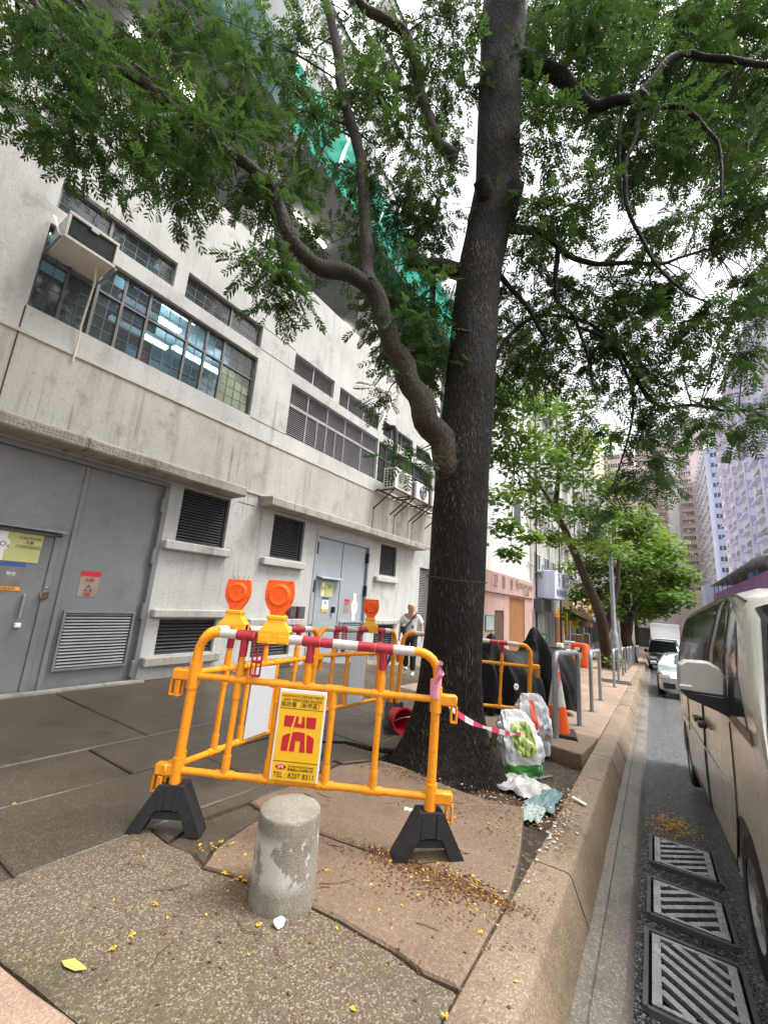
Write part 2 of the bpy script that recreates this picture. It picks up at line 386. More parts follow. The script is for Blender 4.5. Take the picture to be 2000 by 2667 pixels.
M_SHUT = plain('roller_shutter', (.33,.34,.34), .5, .3, .1, 3, 0, .3)
M_BROWN = facade('brown_render', (.54,.43,.38)); M_BROWN2 = facade('brown_render_light', (.70,.59,.52)); M_PURP = facade('purple_render', (.84,.82,.97)); M_PURD = facade('dark_purple_render', (.55,.50,.76))  # far block colours lightened, distance haze put into the render tone
M_BLUEW = facade('blue_white_render', (.60,.66,.84)); M_BLUE2 = facade('pale_blue_render', (.42,.52,.78)); M_PALE = facade('pale_render', (.72,.73,.73)); M_CREAM = facade('cream_render', (.74,.60,.44)); M_MAUVE = facade('mauve_panel', (.30,.15,.32)); M_BEIGE = facade('beige_render', (.62,.57,.46))
M_WIN = plain('far_window', (.05,.06,.07), .12, 0, .5, .6, spec=.8); M_WINL = plain('far_window_light', (.40,.45,.50), .2, 0, .3, .8)
M_BLUEP = plain('print_blue', (.03,.08,.32), .5); M_ORP = plain('print_orange', (.85,.33,.03), .5); M_GRP = plain('print_grey', (.17,.165,.15), .5, 0, .25, 5); M_YP = plain('poster_yellow', (.52,.53,.20), .45, 0, .08, 3); M_BRN = plain('print_brown', (.28,.215,.17), .45, 0, .3, 4)
M_GREEN = plain('print_green', (.02,.22,.10), .5); M_BRY = plain('bright_yellow', (.93,.80,.01), .5, 0, .03); M_BLUET = plain('blue_tarp', (.05,.22,.55), .5)
M_BAG = plain('woven_sack', (.62,.62,.63), .5, 0, .12, 3, .9, .35, (.32,.29,.25), world=False); M_PLASW = plain('plastic_film', (.40,.39,.375), .35, 0, .2, 6, .5, .3); M_NETB = plain('blue_grey_net', (.12,.20,.21), .6, 0, .3, 20, .5)
M_LIME = plain('print_lime', (.50,.62,.08), .5, 0, .5, 24); M_DGREEN = plain('print_green_dark', (.05,.26,.04), .5, 0, .25, 10)
M_TAPEW = plain('tape_white', (.72,.66,.68), .4, 0, .1, 9); M_TAPER = plain('tape_red', (.66,.05,.14), .4, 0, .2, 9)
M_PETAL = plain('yellow_petal', (.66,.37,.012), .7, 0, .5, 70, 0, .5, (.25,.12,.02)); M_DRY = plain('dry_petal', (.13,.06,.025), .8, 0, .6, 90); M_DEB = plain('dry_stalk', (.07,.035,.018), .8)
# ---------------------------------------------------------------- ground, pavement, kerb, road
def sheet(name, xs, ys, zf, mat, xf=None):
    mb = MB(); nx = len(xs)
    for y in ys:
        for x in xs:
            X = xf(x, y) if xf else x; mb.v.append((X, y, zf(X, y)))
    for j in range(len(ys)-1):
        for i in range(nx-1):
            mb.f.append((j*nx+i, j*nx+i+1, (j+1)*nx+i+1, (j+1)*nx+i)); mb.m.append(0)
    return struct(mb.part(name, mat))
ysN = [-12, -6, -3, -1, 0, .75, 1.5, 2.25, 3.0, 3.3, 3.5, 3.8, 4.5, 5.2, 5.5, 5.7] + [i*.75 for i in range(8, 28)] + list(range(22, 66, 3))
ysF = [66, 75, 85, 100, 130, 170, 230, 320, 600]
def bl(x, y): return kx(y) + x          # x measured from the kerb line
sheet('ground', [-900, -300, -60, 0, 60, 300, 900], [-300, -50, 0, 20, 50, 90, 150, 300, 600, 1500], lambda x, y: sl_(max(y, -20))-1.2, M_S3)
sidewalk = sheet('sidewalk', [-6.6, -5.5, -4.5, -3.5, -2.6, -1.8, -1.6, -1.2, -.8, -.4, -.006], ysN, lambda x, y: gz(x, y)-.022-.055*max(0, min(1, (y-3.3)/.2))*max(0, min(1, (5.7-y)/.2))*max(0, min(1, (x+2.5)/.2)), M_SOIL, bl)
sheet('far_sidewalk', [-6.6, -3.3, -.006], [65.0]+ysF[1:], lambda x, y: gz(x, y), M_S4, bl)
# paving slabs: uneven concrete bays with open joints
def slab(poly, mat, dz=0.0, tilt=None, jag=.009, thick=.10, name='paving_slab', seg=.16, cham=.010):
    pts = []
    for i, a in enumerate(poly):
        b = poly[(i+1) % len(poly)]; d = math.hypot(b[0]-a[0], b[1]-a[1]); n = max(1, int(d/seg))
        nx_, ny_ = (b[1]-a[1])/max(d, 1e-6), -(b[0]-a[0])/max(d, 1e-6)
        for k in range(n):
            t = k/n; j = jag*(mnoise.noise(Vector((a[0]+(b[0]-a[0])*t, a[1]+(b[1]-a[1])*t, 3.3))*5.0)*1.4) if k else 0
            pts.append((a[0]+(b[0]-a[0])*t+nx_*j, a[1]+(b[1]-a[1])*t+ny_*j))
    cx = sum(p[0] for p in pts)/len(pts); cy = sum(p[1] for p in pts)/len(pts)
    def zz(x, y): return gz(x, y)+dz+(tilt(x, y) if tilt else 0)
    n = len(pts); z0 = zz(cx, cy); mb = MB(); inn = []
    for x, y in pts:
        d = math.hypot(x-cx, y-cy); k = max(d-cham*1.3, .001)/max(d, .001); inn.append((cx+(x-cx)*k, cy+(y-cy)*k))
    mb.v = [(x-cx, y-cy, zz(x, y)-z0) for x, y in inn]+[(x-cx, y-cy, zz(x, y)-cham-z0) for x, y in pts]+[(x-cx, y-cy, zz(x, y)-thick-z0) for x, y in pts]
    mb.f = [tuple(range(n))]+[(i, n+i, n+(i+1) % n, (i+1) % n) for i in range(n)]+[(n+i, 2*n+i, 2*n+(i+1) % n, n+(i+1) % n) for i in range(n)]
    mb.m = [0]*len(mb.f)
    return mb.part(name, mat, sidewalk, (cx, cy, z0))
def kp(y): return (kx(y)-.012, y)
g = .010
slab([(-2.64, .06), (kx(.06)-.012, .06), kp(.90), (-1.5, .91), (-2.1, .81), (-2.64, .80)], M_S4)                                             # corner bay by the camera
slab([(-2.64, .81), (-2.1, .82), (-1.5, .92), kp(.91), kp(1.80), (-.86, 1.782), (-1.0, 1.803), (-1.16, 1.793), (-1.28, 1.793), (-1.45, 1.774), (-1.68, 1.72), (-1.92, 1.67), (-2.06, 1.615), (-2.22, 1.655), (-2.42, 1.62), (-2.645, 1.635)], M_S1)
slab([(-2.07, 1.63), (-1.92, 1.685), (-1.68, 1.735), (-1.45, 1.79), (-1.28, 1.81), (-1.16, 1.81), (-1.0, 1.82), (-.86, 1.80), kp(1.83), kp(2.45), (-1.0, 2.46), (-1.38, 2.375), (-1.72, 2.31), (-2.25, 2.235), (-2.24, 2.05), (-2.17, 1.78)], M_S2, .004)
slab([(-2.41, 1.64), (-2.22, 1.68), (-2.10, 1.65), (-2.20, 1.77), (-2.27, 2.04), (-2.31, 2.24), (-2.48, 2.26), (-2.5, 1.9)], M_S3, -.012)
slab([(-2.64, 1.65), (-2.43, 1.65), (-2.53, 1.9), (-2.51, 2.27), (-2.54, 3.35), (-2.64, 3.35)], M_S3, -.006)
tl5 = lambda x, y: max(0, (y-2.45)/1.2)*max(0, (x+2.45)/1.6)*.115
slab([(-2.49, 2.28), (-2.27, 2.26), (-1.72, 2.335), (-1.38, 2.40), (-1.0, 2.48), kp(2.47), (-.80, 3.0), (-.90, 3.46), (-1.05, 3.45), (-1.33, 3.46), (-1.74, 3.56), (-2.04, 3.66), (-2.30, 3.68), (-2.50, 3.30), (-2.49, 2.7)], M_S2, .003, tl5, thick=.17)
slab([(-2.64, 3.38), (-2.53, 3.38), (-2.36, 3.72), (-2.36, 4.75), (-2.64, 5.2)], M_S3)
slab([(-2.64, 5.22), (-2.36, 4.78), (-2.1, 5.1), (-1.85, 5.5), (-1.85, 6.9), (-2.64, 6.9)], M_S2)
tl6 = lambda x, y: max(0, (7.2-y)/1.4)*.07
slab([(-1.83, 5.52), (-1.45, 5.62), (-1.22, 5.60), (-.95, 5.50), (kx(5.5)-.04, 5.46), (kx(6.9)-.012, 6.9), (-1.83, 6.9)], M_S2, .0, tl6, thick=.19)
slab([(-1.55, 4.62), (-1.2, 4.55), (-.98, 4.9), (-1.2, 5.2), (-1.5, 5.1)], M_S3, -.075, lambda x, y: (x+1.3)*.1)
def bays(xa, xb, y0, y1, step, mat, off=0.0):
    y = y0
    while y < y1-.1:
        ye = min(y+step*(.92+.16*rnd.random()), y1)
        a0 = (xa if not callable(xa) else xa(y)); a1 = (xa if not callable(xa) else xa(ye)); b0 = (xb if not callable(xb) else xb(y)); b1 = (xb if not callable(xb) else xb(ye))
        t1, t2 = rnd.uniform(-.006, .006), rnd.uniform(-.006, .006)
        slab([(a0, y+.006), (b0, y+.006), (b1, ye-.006), (a1, ye-.006)], mat, rnd.uniform(-.006, .006)+off, seg=.5, jag=.008)
        y = ye
bays(-3.495, -2.652, -.5, 6.9, 1.55, M_S3, -.004); bays(-4.245, -3.503, -.3, 7.2, 2.1, M_S3); bays(-6.70, -4.26, -.5, 12.0, 2.9, M_S3)
bays(-6.70, lambda y: kx(y)-.012, -5.0, 0.02, 2.5, M_S4)
bays(lambda y: -2.65, lambda y: kx(y)-.012, 6.92, 64.9, 1.9, M_S4); bays(-4.24, -2.67, 7.22, 64.9, 2.6, M_S4); bays(-6.9, -4.26, 12.02, 64.9, 3.3, M_S4)
# kerb: stones with joints, a concrete channel and the road
def profile(name, prof, ys, mat):
    mb = MB(); n = len(prof)
    for y in ys:
        for dx, dz in prof: mb.v.append((kx(y)+dx, y, sl_(y)+dz))
    for j in range(len(ys)-1):
        for i in range(n-1): mb.f.append((j*n+i, j*n+i+1, (j+1)*n+i+1, (j+1)*n+i)); mb.m.append(0)
    return mb.part(name, mat, None, smooth=35)
KP = [(0, -.08), (0, -.006), (.006, 0), (.19, .0), (.208, -.006), (.22, -.022), (.305, -.235), (.31, -.30)]
kerb = struct(profile('kerb', KP, [64, 75, 90, 120, 170, 300, 600], M_KERB))
mb = MB(); n = len(KP); LK = 1.0
for e in (0.004, .25, .5, .75, LK-.004):
    for dx, dz in KP: mb.v.append((dx, e, dz))
for j in range(4):
    for i in range(n-1): mb.f.append((j*n+i, j*n+i+1, (j+1)*n+i+1, (j+1)*n+i)); mb.m.append(0)
mb.f += [tuple(range(n))[::-1], tuple(4*n+i for i in range(n))]; mb.m += [0, 0]
km = mb.mesh('kerb_stone', M_KERB, 35)
for i in range(-4, 64):
    o = link('kerb_stone', km, kerb, (kx(i)+rnd.uniform(-.006, .006), i, sl_(i)+rnd.uniform(-.005, .005)), (math.atan(-.047), 0, math.atan(KD)))
struct(profile('gutter', [(.30, -.236), (.36, -.243), (.365, -.25), (.37, -.243), (.485, -.246), (.497, -.254), (.525, RDZ-.01)], ysN+ysF, M_GUT))
xsR = [.515, .53, .66, .9, 1.2, 1.6, 2.2, 3, 4, 5, 6, 7.2]
struct(sheet('road', xsR, ysN+ysF, lambda x, y: sl_(y)+RDZ+.0+.02*min(1, max(0, (x-kx(y)-.5)/3)), M_ROAD, bl))
struct(profile('far_kerb', [(7.19, RDZ), (7.2, RDZ+.15), (7.45, RDZ+.16)], ysN+ysF, M_KERB))
struct(sheet('opposite_sidewalk', [7.45, 12, 18], ysN+ysF, lambda x, y: sl_(y)+RDZ+.16, M_S4, bl))
# drain gratings with diagonal slots set in the channel
def grate(y0, y1, label, flip):
    xa, xb = -.155, .275; W_, D_ = xb-xa, y1-y0
    z = sl_((y0+y1)/2)+RDZ+.027
    t = thing('drain_grate', label, 'drain grate', ((xa+xb)/2-.0115*y0*0, (y0+y1)/2, z), group='drain gratings beside the kerb', rot=(math.atan(-.047), 0, math.atan(KD)))
    w, d = W_/2, D_/2
    mb = MB(); 
    for s in (-1, 1):
        mb.box(s*w-.011, s*w+.011, -d, d, -.05, .006); mb.box(-w+.011, w-.011, s*d-.011, s*d+.011, -.05, .006)
    mb.part('frame', M_SLAT, t)
    mb = MB(); mb.quad((-w, -d, -.019), (w, -d, -.019), (w, d, -.019), (-w, d, -.019)); mb.part('pit', M_PIT, t)
    iw, id_ = w-.035, d-.03
    mb = MB()
    for s in (-1, 1):
        mb.box(s*(iw-.012)-.02, s*(iw-.012)+.02, -id_, id_, -.018, .006)
        mb.box(-iw+.028, iw-.028, s*(id_-.012)-.012, s*(id_-.012)+.012, -.018, .006)
    mb.part('cover', M_GRATE, t)
    # diagonal bars clipped to the cover
    sl = .85*(-1 if flip else 1); c = -1.0
    L_ = iw-.03; D2 = id_-.022
    k = -14
    while k < 15:
        off = k*.098; k += 1
        pts = []
        lo, hi = -L_, L_
        # y = sl*x + off clipped to |y|<D2
        xs = sorted([(-D2-off)/sl, (D2-off)/sl]); lo = max(lo, xs[0]); hi = min(hi, xs[1])
        if hi-lo < .03: continue
        a = Vector((lo, sl*lo+off, -.006)); b = Vector((hi, sl*hi+off, -.006))
        MB().bar(a, b, .036, .022).part('bar', M_GRATE, t)
grate(4.28, 4.84, 'iron drain grating furthest along the gutter, nearest the litter heap', False)
grate(3.52, 4.02, 'middle iron drain grating of the three beside the kerb', False)
grate(2.70, 3.34, 'nearest iron drain grating, its slots slanting the other way', True)
# ---------------------------------------------------------------- white utility building on the left
WX = -6.7; SF = 1.0635
def fy(Y): return Y*SF
def fz(Z): return HC+(Z-HC)*SF
bld = thing('utility_building', 'long white roughcast utility building with grey steel doors and louvres behind the big tree', 'building', (WX, 0, 0))
# openings in measured facade metres (y0,y1,z0,z1)
OP = {}
def op(k, y0, y1, z0, z1): OP[k] = (fy(y0), fy(y1), fz(z0), fz(z1)); return OP[k]
op('gate', -2.2, 3.34, -.6, 2.92); op('door2', 6.77, 8.89, -.6, 2.74)
op('la', 3.56, 4.45, 2.04, 2.92); op('lb', 5.49, 6.38, 2.03, 2.90); op('lc', 9.39, 10.25, 2.03, 2.89)
op('ga', 3.54, 4.53, .31, .84); op('gb', 5.33, 6.30, .14, .70); op('gc', 9.33, 10.33, .10, .69); op('ld', 11.72, 12.6, .3, 2.47)
op('ua', 1.18, 2.78, 6.11, 6.56); op('ub', 2.98, 4.59, 6.08, 6.56); op('wa', 1.17, 4.58, 4.62, 5.85)
op('ul1', 5.51, 6.84, 6.06, 6.53); op('ul2', 7.07, 8.80, 6.02, 6.50); op('ug1', 9.07, 10.82, 6.01, 6.45); op('ug2', 11.06, 12.3, 6.01, 6.43)
op('ll', 5.51, 8.87, 4.60, 5.79); op('lg', 8.93, 12.3, 4.60, 5.76)
Y0, Y1, Z0, Z1 = -9.0, fy(12.45), -1.2, fz(8.28)
def wall_mesh(ops, y0, y1, z0, z1, depth=.22):
    ys = sorted({y0, y1, *[a for o in ops for a in o[:2]]}); zs = sorted({z0, z1, *[a for o in ops for a in o[2:]]})
    mb = MB()
    def hole(y, z): return any(o[0] < y < o[1] and o[2] < z < o[3] for o in ops)
    for i in range(len(ys)-1):
        for j in range(len(zs)-1):
            if not hole((ys[i]+ys[i+1])/2, (zs[j]+zs[j+1])/2):
                mb.quad((0, ys[i], zs[j]), (0, ys[i+1], zs[j]), (0, ys[i+1], zs[j+1]), (0, ys[i], zs[j+1]))
    for a, b, c, d in ops:
        for q in (((0,a,c),(0,b,c),(-depth,b,c),(-depth,a,c)), ((0,a,d),(0,b,d),(-depth,b,d),(-depth,a,d)), ((0,a,c),(0,a,d),(-depth,a,d),(-depth,a,c)), ((0,b,c),(0,b,d),(-depth,b,d),(-depth,b,c))): mb.quad(*q)
    return mb
# wall in three courses: ground floor, stained middle band, upper band
zc1, zc2 = fz(3.16), fz(4.27)
low = [o for o in OP.values() if o[3] < zc1]; upr = [o for o in OP.values() if o[2] > zc2]
wall_mesh(low, Y0, Y1, Z0, zc1).part('wall', M_PLASTER, bld)
wall_mesh([], Y0, Y1, zc1, zc2).part('wall', M_PLASTER2, bld)
mbw = wall_mesh(upr, Y0, Y1, zc2, Z1)
mbw.quad((0, Y0, Z1), (0, Y1, Z1), (-.25, Y1, Z1), (-.25, Y0, Z1)); mbw.quad((-.25, Y0, Z1), (-.25, Y1, Z1), (-.25, Y1, Z1-1.1), (-.25, Y0, Z1-1.1))
mbw.part('wall', M_PLASTER, bld)
mb = MB(); mb.quad((0, Y1, -1.5), (-9, Y1, -1.5), (-9, Y1, Z1), (0, Y1, Z1)); mb.quad((-.25, Y0, Z1-1.1), (-.25, Y1, Z1-1.1), (-12, Y1, Z1-1.1), (-12, Y0, Z1-1.1)); mb.part('end_wall', M_PLASTER, bld)
# joint lines, pipes, ledges
for z, y0, y1 in ((6.57, 4.6, 5.5), (6.08, 4.6, 5.5), (4.60, 4.6, 5.5), (2.93, 4.6, 5.0)):
    MB().box(-.002, .004, fy(y0), fy(y1), fz(z)-.006, fz(z)+.006).part('joint', M_RUST, bld)
MB().box(-.002, .005, fy(1.16)-.008, fy(1.16)+.008, fz(3.3), fz(4.6)).part('joint', M_RUST, bld)
MB().box(-.03, .02, fy(-2), Y1, fz(4.24), fz(4.285)).part('string_course', M_PIPE, bld)
MB().box(-.03, .03, fy(-2), Y1, fz(3.155), fz(3.20)).part('string_course', M_PIPE, bld)
def ledge(y0, y1, z0, z1, d, name='canopy', m=M_LEDGE):
    return MB().bbox(-.02, d, fy(y0), fy(y1), fz(z0), fz(z1), .018).part(name, m, bld)
# canopies (sloping hoods, mosaic tiled fronts) 
def canopy(y0, y1):
    mb = MB(); mb.prism([(-.02, fz(2.945)), (.40, fz(2.955)), (.42, fz(2.97)), (.42, fz(3.10)), (.40, fz(3.12)), (-.02, fz(3.15))], 1, fy(y0), fy(y1)); c = mb.part('canopy', M_LEDGE, bld)
    return c
cn = canopy(-2.3, 4.46); canopy(5.06, 11.35)
tm = MB().bbox(0, .012, .0, .036, 0, .036, .004).mesh('mosaic_tile', M_LEDGE)
for i in range(62):
    for j in range(3):
        if rnd.random() < .93: link('mosaic_tile', tm, cn, (.415, fy(.9)+i*.042, fz(2.975)+j*.042))
for k, (y0, y1, z0, z1) in enumerate(((3.36, 4.53, 1.89, 2.03), (5.28, 6.42, 1.86, 2.00), (9.13, 10.30, 1.84, 1.97))): ledge(y0, y1, z0, z1, .12, 'sill', M_PLASTER)
for y0, y1, z0, z1 in ((3.37, 4.68, .865, .99), (5.14, 6.47, .725, .85), (9.2, 10.5, .71, .83)): ledge(y0, y1, z0, z1, .12, 'lintel', M_PLASTER2)
for y0, y1, z0, z1 in ((3.35, 4.60, .17, .305), (5.12, 6.43, .0, .14), (9.2, 10.45, -.04, .09)): ledge(y0, y1, z0, z1, .14, 'sill', M_LEDGE)
MB().box(0, .10, fy(8.9), Y1, -1.1, -.30).part('plinth', M_LEDGE, bld)
MB().box(.0, .14, fy(-2.2), fy(3.4), -.25, -.085).part('threshold', M_LEDGE, bld)
# louvres
def louvre(key, n, mat, name='louvre', mull=(), tr=None, frame=M_SLAT, tilt=38, rec=.09, parent=bld, back=True):
    a, b, c, d = OP[key] if isinstance(key, str) else key
    rt = MB(); w = .03
    rt.box(-rec-.03, -rec+.03, a, a+w, c, d); rt.box(-rec-.03, -rec+.03, b-w, b, c, d); rt.box(-rec-.03, -rec+.03, a+w, b-w, c, c+w); rt.box(-rec-.03, -rec+.03, a+w, b-w, d-w, d)
    for y in mull: rt.box(-rec-.03, -rec+.03, y-w/2, y+w/2, c+w, d-w)
    lv = rt.part(name, frame, parent)
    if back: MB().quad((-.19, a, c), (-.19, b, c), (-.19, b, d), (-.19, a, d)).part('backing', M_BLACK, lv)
    pit = (d-c-2*w)/n; edges = [a+w]+[m for m in mull]+[b-w]
    for y0, y1 in zip(edges, edges[1:]):
        y0 += .012; y1 -= .012; h = pit*.52; q = math.tan(R(tilt))*h
        mb = MB(); mb.prism([(-h*.55, .0+h*.45), (-h*.55+.006, h*.45+.004), (h*.55+.004, -h*.45+.004), (h*.55, -h*.45), (h*.55-.004, -h*.45-.004)], 1, y0, y1)
        me = mb.mesh('slat', mat)
        for k in range(n): link('slat', me, lv, (-rec, 0, c+w+(k+.5)*pit))
    return lv
louvre('la', 17, M_SLAT); louvre('lb', 17, M_SLAT); louvre('lc', 17, M_SLAT); louvre('ga', 9, M_SLAT); louvre('gb', 9, M_SLAT); louvre('gc', 9, M_SLAT); louvre('ld', 40, M_SLATG)
louvre('ul1', 10, M_SLATG, mull=(fy(6.16),), frame=M_SLATG); louvre('ul2', 10, M_SLATG, mull=(fy(7.49), fy(8.17)), frame=M_SLATG)
a, b, c, d = OP['ll']; zt = fz(5.33)
louvre((a, b, zt, d), 9, M_SLATG, mull=(fy(6.10), fy(6.78), fy(7.46), fy(8.18)), frame=M_SLATG)
louvre((a, b, c, zt-.005), 15, M_SLATG, mull=(fy(6.10), fy(6.46), fy(6.78), fy(7.12), fy(7.46), fy(8.18)), frame=M_SLATG)
# steel windows of small wired panes
def window(key, rows, colw, mulls, tr, choose, name='window'):
    a, b, c, d = OP[key]; rec = .10; w = .035
    mb = MB(); mb.box(-rec-.025, -rec+.025, a, a+w, c, d); mb.box(-rec-.025, -rec+.025, b-w, b, c, d); mb.box(-rec-.025, -rec+.025, a+w, b-w, c, c+w); mb.box(-rec-.025, -rec+.025, a+w, b-w, d-w, d)
    ms = [fy(m) for m in mulls]
    for y in ms: mb.box(-rec-.03, -rec+.035, y-.02, y+.02, c+w, d-w)
    if tr: mb.box(-rec-.028, -rec+.03, a+w, b-w, fz(tr)-.016, fz(tr)+.016)
    wn_ = mb.part(name, M_FRAME, bld)
    bars = MB(); ed = [a+w]+ms+[b-w]; zz = [c+w]+([fz(tr)] if tr else [])+[d-w]
    for i, (y0, y1) in enumerate(zip(ed, ed[1:])):
        nc = max(1, round((y1-y0)/colw))
        for jz, (z0, z1) in enumerate(zip(zz, zz[1:])):
            nr = rows[jz]
            for k in range(1, nc): bars.box(-rec-.006, -rec+.008, y0+(y1-y0)*k/nc-.005, y0+(y1-y0)*k/nc+.005, z0, z1)
            for k in range(1, nr): bars.box(-rec-.005, -rec+.007, y0, y1, z0+(z1-z0)*k/nr-.005, z0+(z1-z0)*k/nr+.005)
            py, pz = (y1-y0)/nc, (z1-z0)/nr
            pm = {}
            for p in range(nc):
                for q in range(nr):
                    m = choose(i, p, jz, q, (y0+py*(p+.5))/SF)
                    if m is None: continue
                    if m.name not in pm: pm[m.name] = MB().box(-.002, .002, -py/2+.005, py/2-.005, -pz/2+.005, pz/2-.005).mesh('pane', m)
                    link('pane', pm[m.name], wn_, (-rec, y0+py*(p+.5), z0+pz*(q+.5)), (rnd.uniform(-.01,.01), rnd.uniform(-.012, .012), 0))
    bars.part('glazing_bars', M_BAR, wn_)
    return wn_
def chA(i, p, jz, q, y):
    if y > 3.9: return M_GYEL if (jz == 0 or y > 4.25) else M_GCLR
    if y > 2.75: return M_GCLR
    if jz == 1 and y < 1.9: return M_GCLR
    return M_GCLR if rnd.random() < .06 else M_GDARK
window('wa', (4, 2), .18, (1.49, 1.84, 2.17, 2.53, 3.19, 3.53, 3.88), 5.38, chA)
window('ua', (3,), .2, (1.83,), None, lambda *k: M_GDARK if rnd.random() < .9 else M_GTEAL)
window('ub', (3,), .2, (3.91,), None, lambda *k: M_GDARK)
window('ug1', (2,), .3, (9.6, 10.2), None, lambda *k: M_GTEAL); window('ug2', (2,), .3, (11.6,), None, lambda *k: M_GTEAL); window('lg', (2, 2), .34, (9.4, 9.95, 10.5, 11.1, 11.7), 5.34, lambda *k: M_GTEAL)
# the lit room behind the windows: walls, ceiling and tubes
rm = MB(); ya, yb, za, zb = fy(-.2), fy(12.2), fz(4.3), fz(6.75)
rm.quad((-4, ya, za), (-4, yb, za), (-4, yb, zb), (-4, ya, zb)); rm.quad((-.23, ya, zb), (-.23, yb, zb), (-4, yb, zb), (-4, ya, zb)); rm.quad((-.23, ya, za), (-.23, yb, za), (-4, yb, za), (-4, ya, za))
rm.quad((-.23, ya, za), (-4, ya, za), (-4, ya, zb), (-.23, ya, zb)); rm.quad((-.23, yb, za), (-4, yb, za), (-4, yb, zb), (-.23, yb, zb))
rm.part('room', M_ROOM, bld)
for x, y in ((-1.1, 3.2), (-1.7, 3.2), (-2.6, 3.4), (-1.2, 1.5), (-2.4, 4.6), (-1.3, 10.2)):
    MB().bbox(x-.06, x+.06, fy(y)-.62, fy(y)+.62, zb-.34, zb-.26, .01).part('ceiling_light', M_TUBE2, bld)
# gate and second door
def door(y0, y1, zb_, zt_, mat, parts, name):
    a, b = fy(y0), fy(y1); mb = MB(); mb.box(-.10, -.07, a, b, zb_, fz(zt_)); dr = mb.part(name, mat, bld)
    fm = MB(); w = .075
    fm.bbox(-.11, .015, b-w, b, zb_, fz(zt_)-w, .006); fm.bbox(-.11, .015, a, b, fz(zt_)-w, fz(zt_), .006); fm.bbox(-.11, .015, a, a+w, zb_, fz(zt_)-w, .006)
    fm.part('frame', mat, dr); return dr
gate = door(-2.2, 3.34, -.17, 2.92, M_DOOR, None, 'gate')
def bead(dr, y, z0, z1, mat, w=.03): MB().bbox(-.075, -.045, y-w, y+w, z0, z1, .006).part('bead', mat, dr)
bead(gate, fy(2.225), -.15, fz(2.84), M_DOOR); bead(gate, fy(-.2), -.15, fz(2.84), M_DOOR)
MB().bbox(-.075, -.05, fy(1.0), fy(2.03), -.09, fz(1.84), .006).part('wicket_door', M_DOOR, gate)
fm = MB(); fm.bbox(-.075, -.03, fy(2.03), fy(2.10), -.12, fz(1.87), .006); fm.bbox(-.075, -.03, fy(.9), fy(2.10), fz(1.845), fz(1.89), .005); fm.bbox(-.075, -.03, fy(.9), fy(2.03), -.13, -.09, .005); fm.part('wicket_frame', M_DOOR, gate)
MB().prism([(-.08, fz(1.95)), (.12, fz(1.90)), (.12, fz(1.89)), (-.08, fz(1.93))], 1, fy(.8), fy(2.12)).part('drip_hood', M_DOOR, gate)
louvre((fy(2.30), fy(3.18), fz(.20), fz(.94)), 17, M_SLATD, 'door_louvre', frame=M_DOOR, rec=.05, parent=gate, back=False)
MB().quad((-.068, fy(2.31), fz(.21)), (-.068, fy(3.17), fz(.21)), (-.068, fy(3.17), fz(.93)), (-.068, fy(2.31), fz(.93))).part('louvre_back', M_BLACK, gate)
for z in (2.55, 1.75, .95, .15): MB().bbox(-.07, .02, fy(3.27)-.03, fy(3.27)+.02, fz(z)-.12, fz(z)+.12, .008).part('hinge', M_DOOR, gate)
MB().bbox(-.05, .0, fy(1.86)-.015, fy(1.86)+.015, fz(.85), fz(1.12), .006).part('handle', M_GALV, gate); MB().bbox(-.05, .01, fy(1.86)-.03, fy(1.86)+.03, fz(.74), fz(.79), .006).part('lock', M_SIGNW, gate)
MB().bbox(-.05, .02, fy(2.03)-.03, fy(2.03)+.06, fz(1.08), fz(1.16), .006).tube([(-.02, fy(2.05)-.02, fz(1.16)), (-.02, fy(2.05)-.02, fz(1.22)), (-.02, fy(2.05)+.03, fz(1.22)), (-.02, fy(2.05)+.03, fz(1.16))], .007, 6).part('padlock', M_CHROME, gate)
d2 = door(6.77, 8.89, -.30, 2.74, M_DOOR2, None, 'double_door')
MB().box(-.074, -.064, fy(7.83)-.008, fy(7.83)+.008, -.28, fz(2.67)).part('door_joint', M_TRIM, d2)
MB().bbox(-.075, -.055, fy(6.98), fy(7.62), -.2, fz(1.70), .006).part('wicket_door', M_DOOR2, d2)
MB().prism([(-.08, fz(1.80)), (.12, fz(1.745)), (.12, fz(1.735)), (-.08, fz(1.78))], 1, fy(6.98), fy(7.80)).part('drip_hood', M_DOOR2, d2)
louvre((fy(7.92), fy(8.80), fz(.05), fz(.785)), 17, M_SLATD, 'door_louvre', frame=M_DOOR2, rec=.05, parent=d2, back=False)
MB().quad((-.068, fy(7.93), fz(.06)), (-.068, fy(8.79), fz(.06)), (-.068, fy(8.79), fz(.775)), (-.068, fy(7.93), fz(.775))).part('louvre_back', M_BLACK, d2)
for y in (6.84, 8.82):
    for z in (2.4, 1.55, .6, -.1): MB().bbox(-.07, .025, fy(y)-.03, fy(y)+.03, fz(z)-.14, fz(z)+.14, .008).part('hinge', M_TRIM, d2)
MB().bbox(-.06, .02, fy(7.60)-.03, fy(7.60)+.04, fz(.98), fz(1.12), .008).part('handle', M_TRIM, d2)
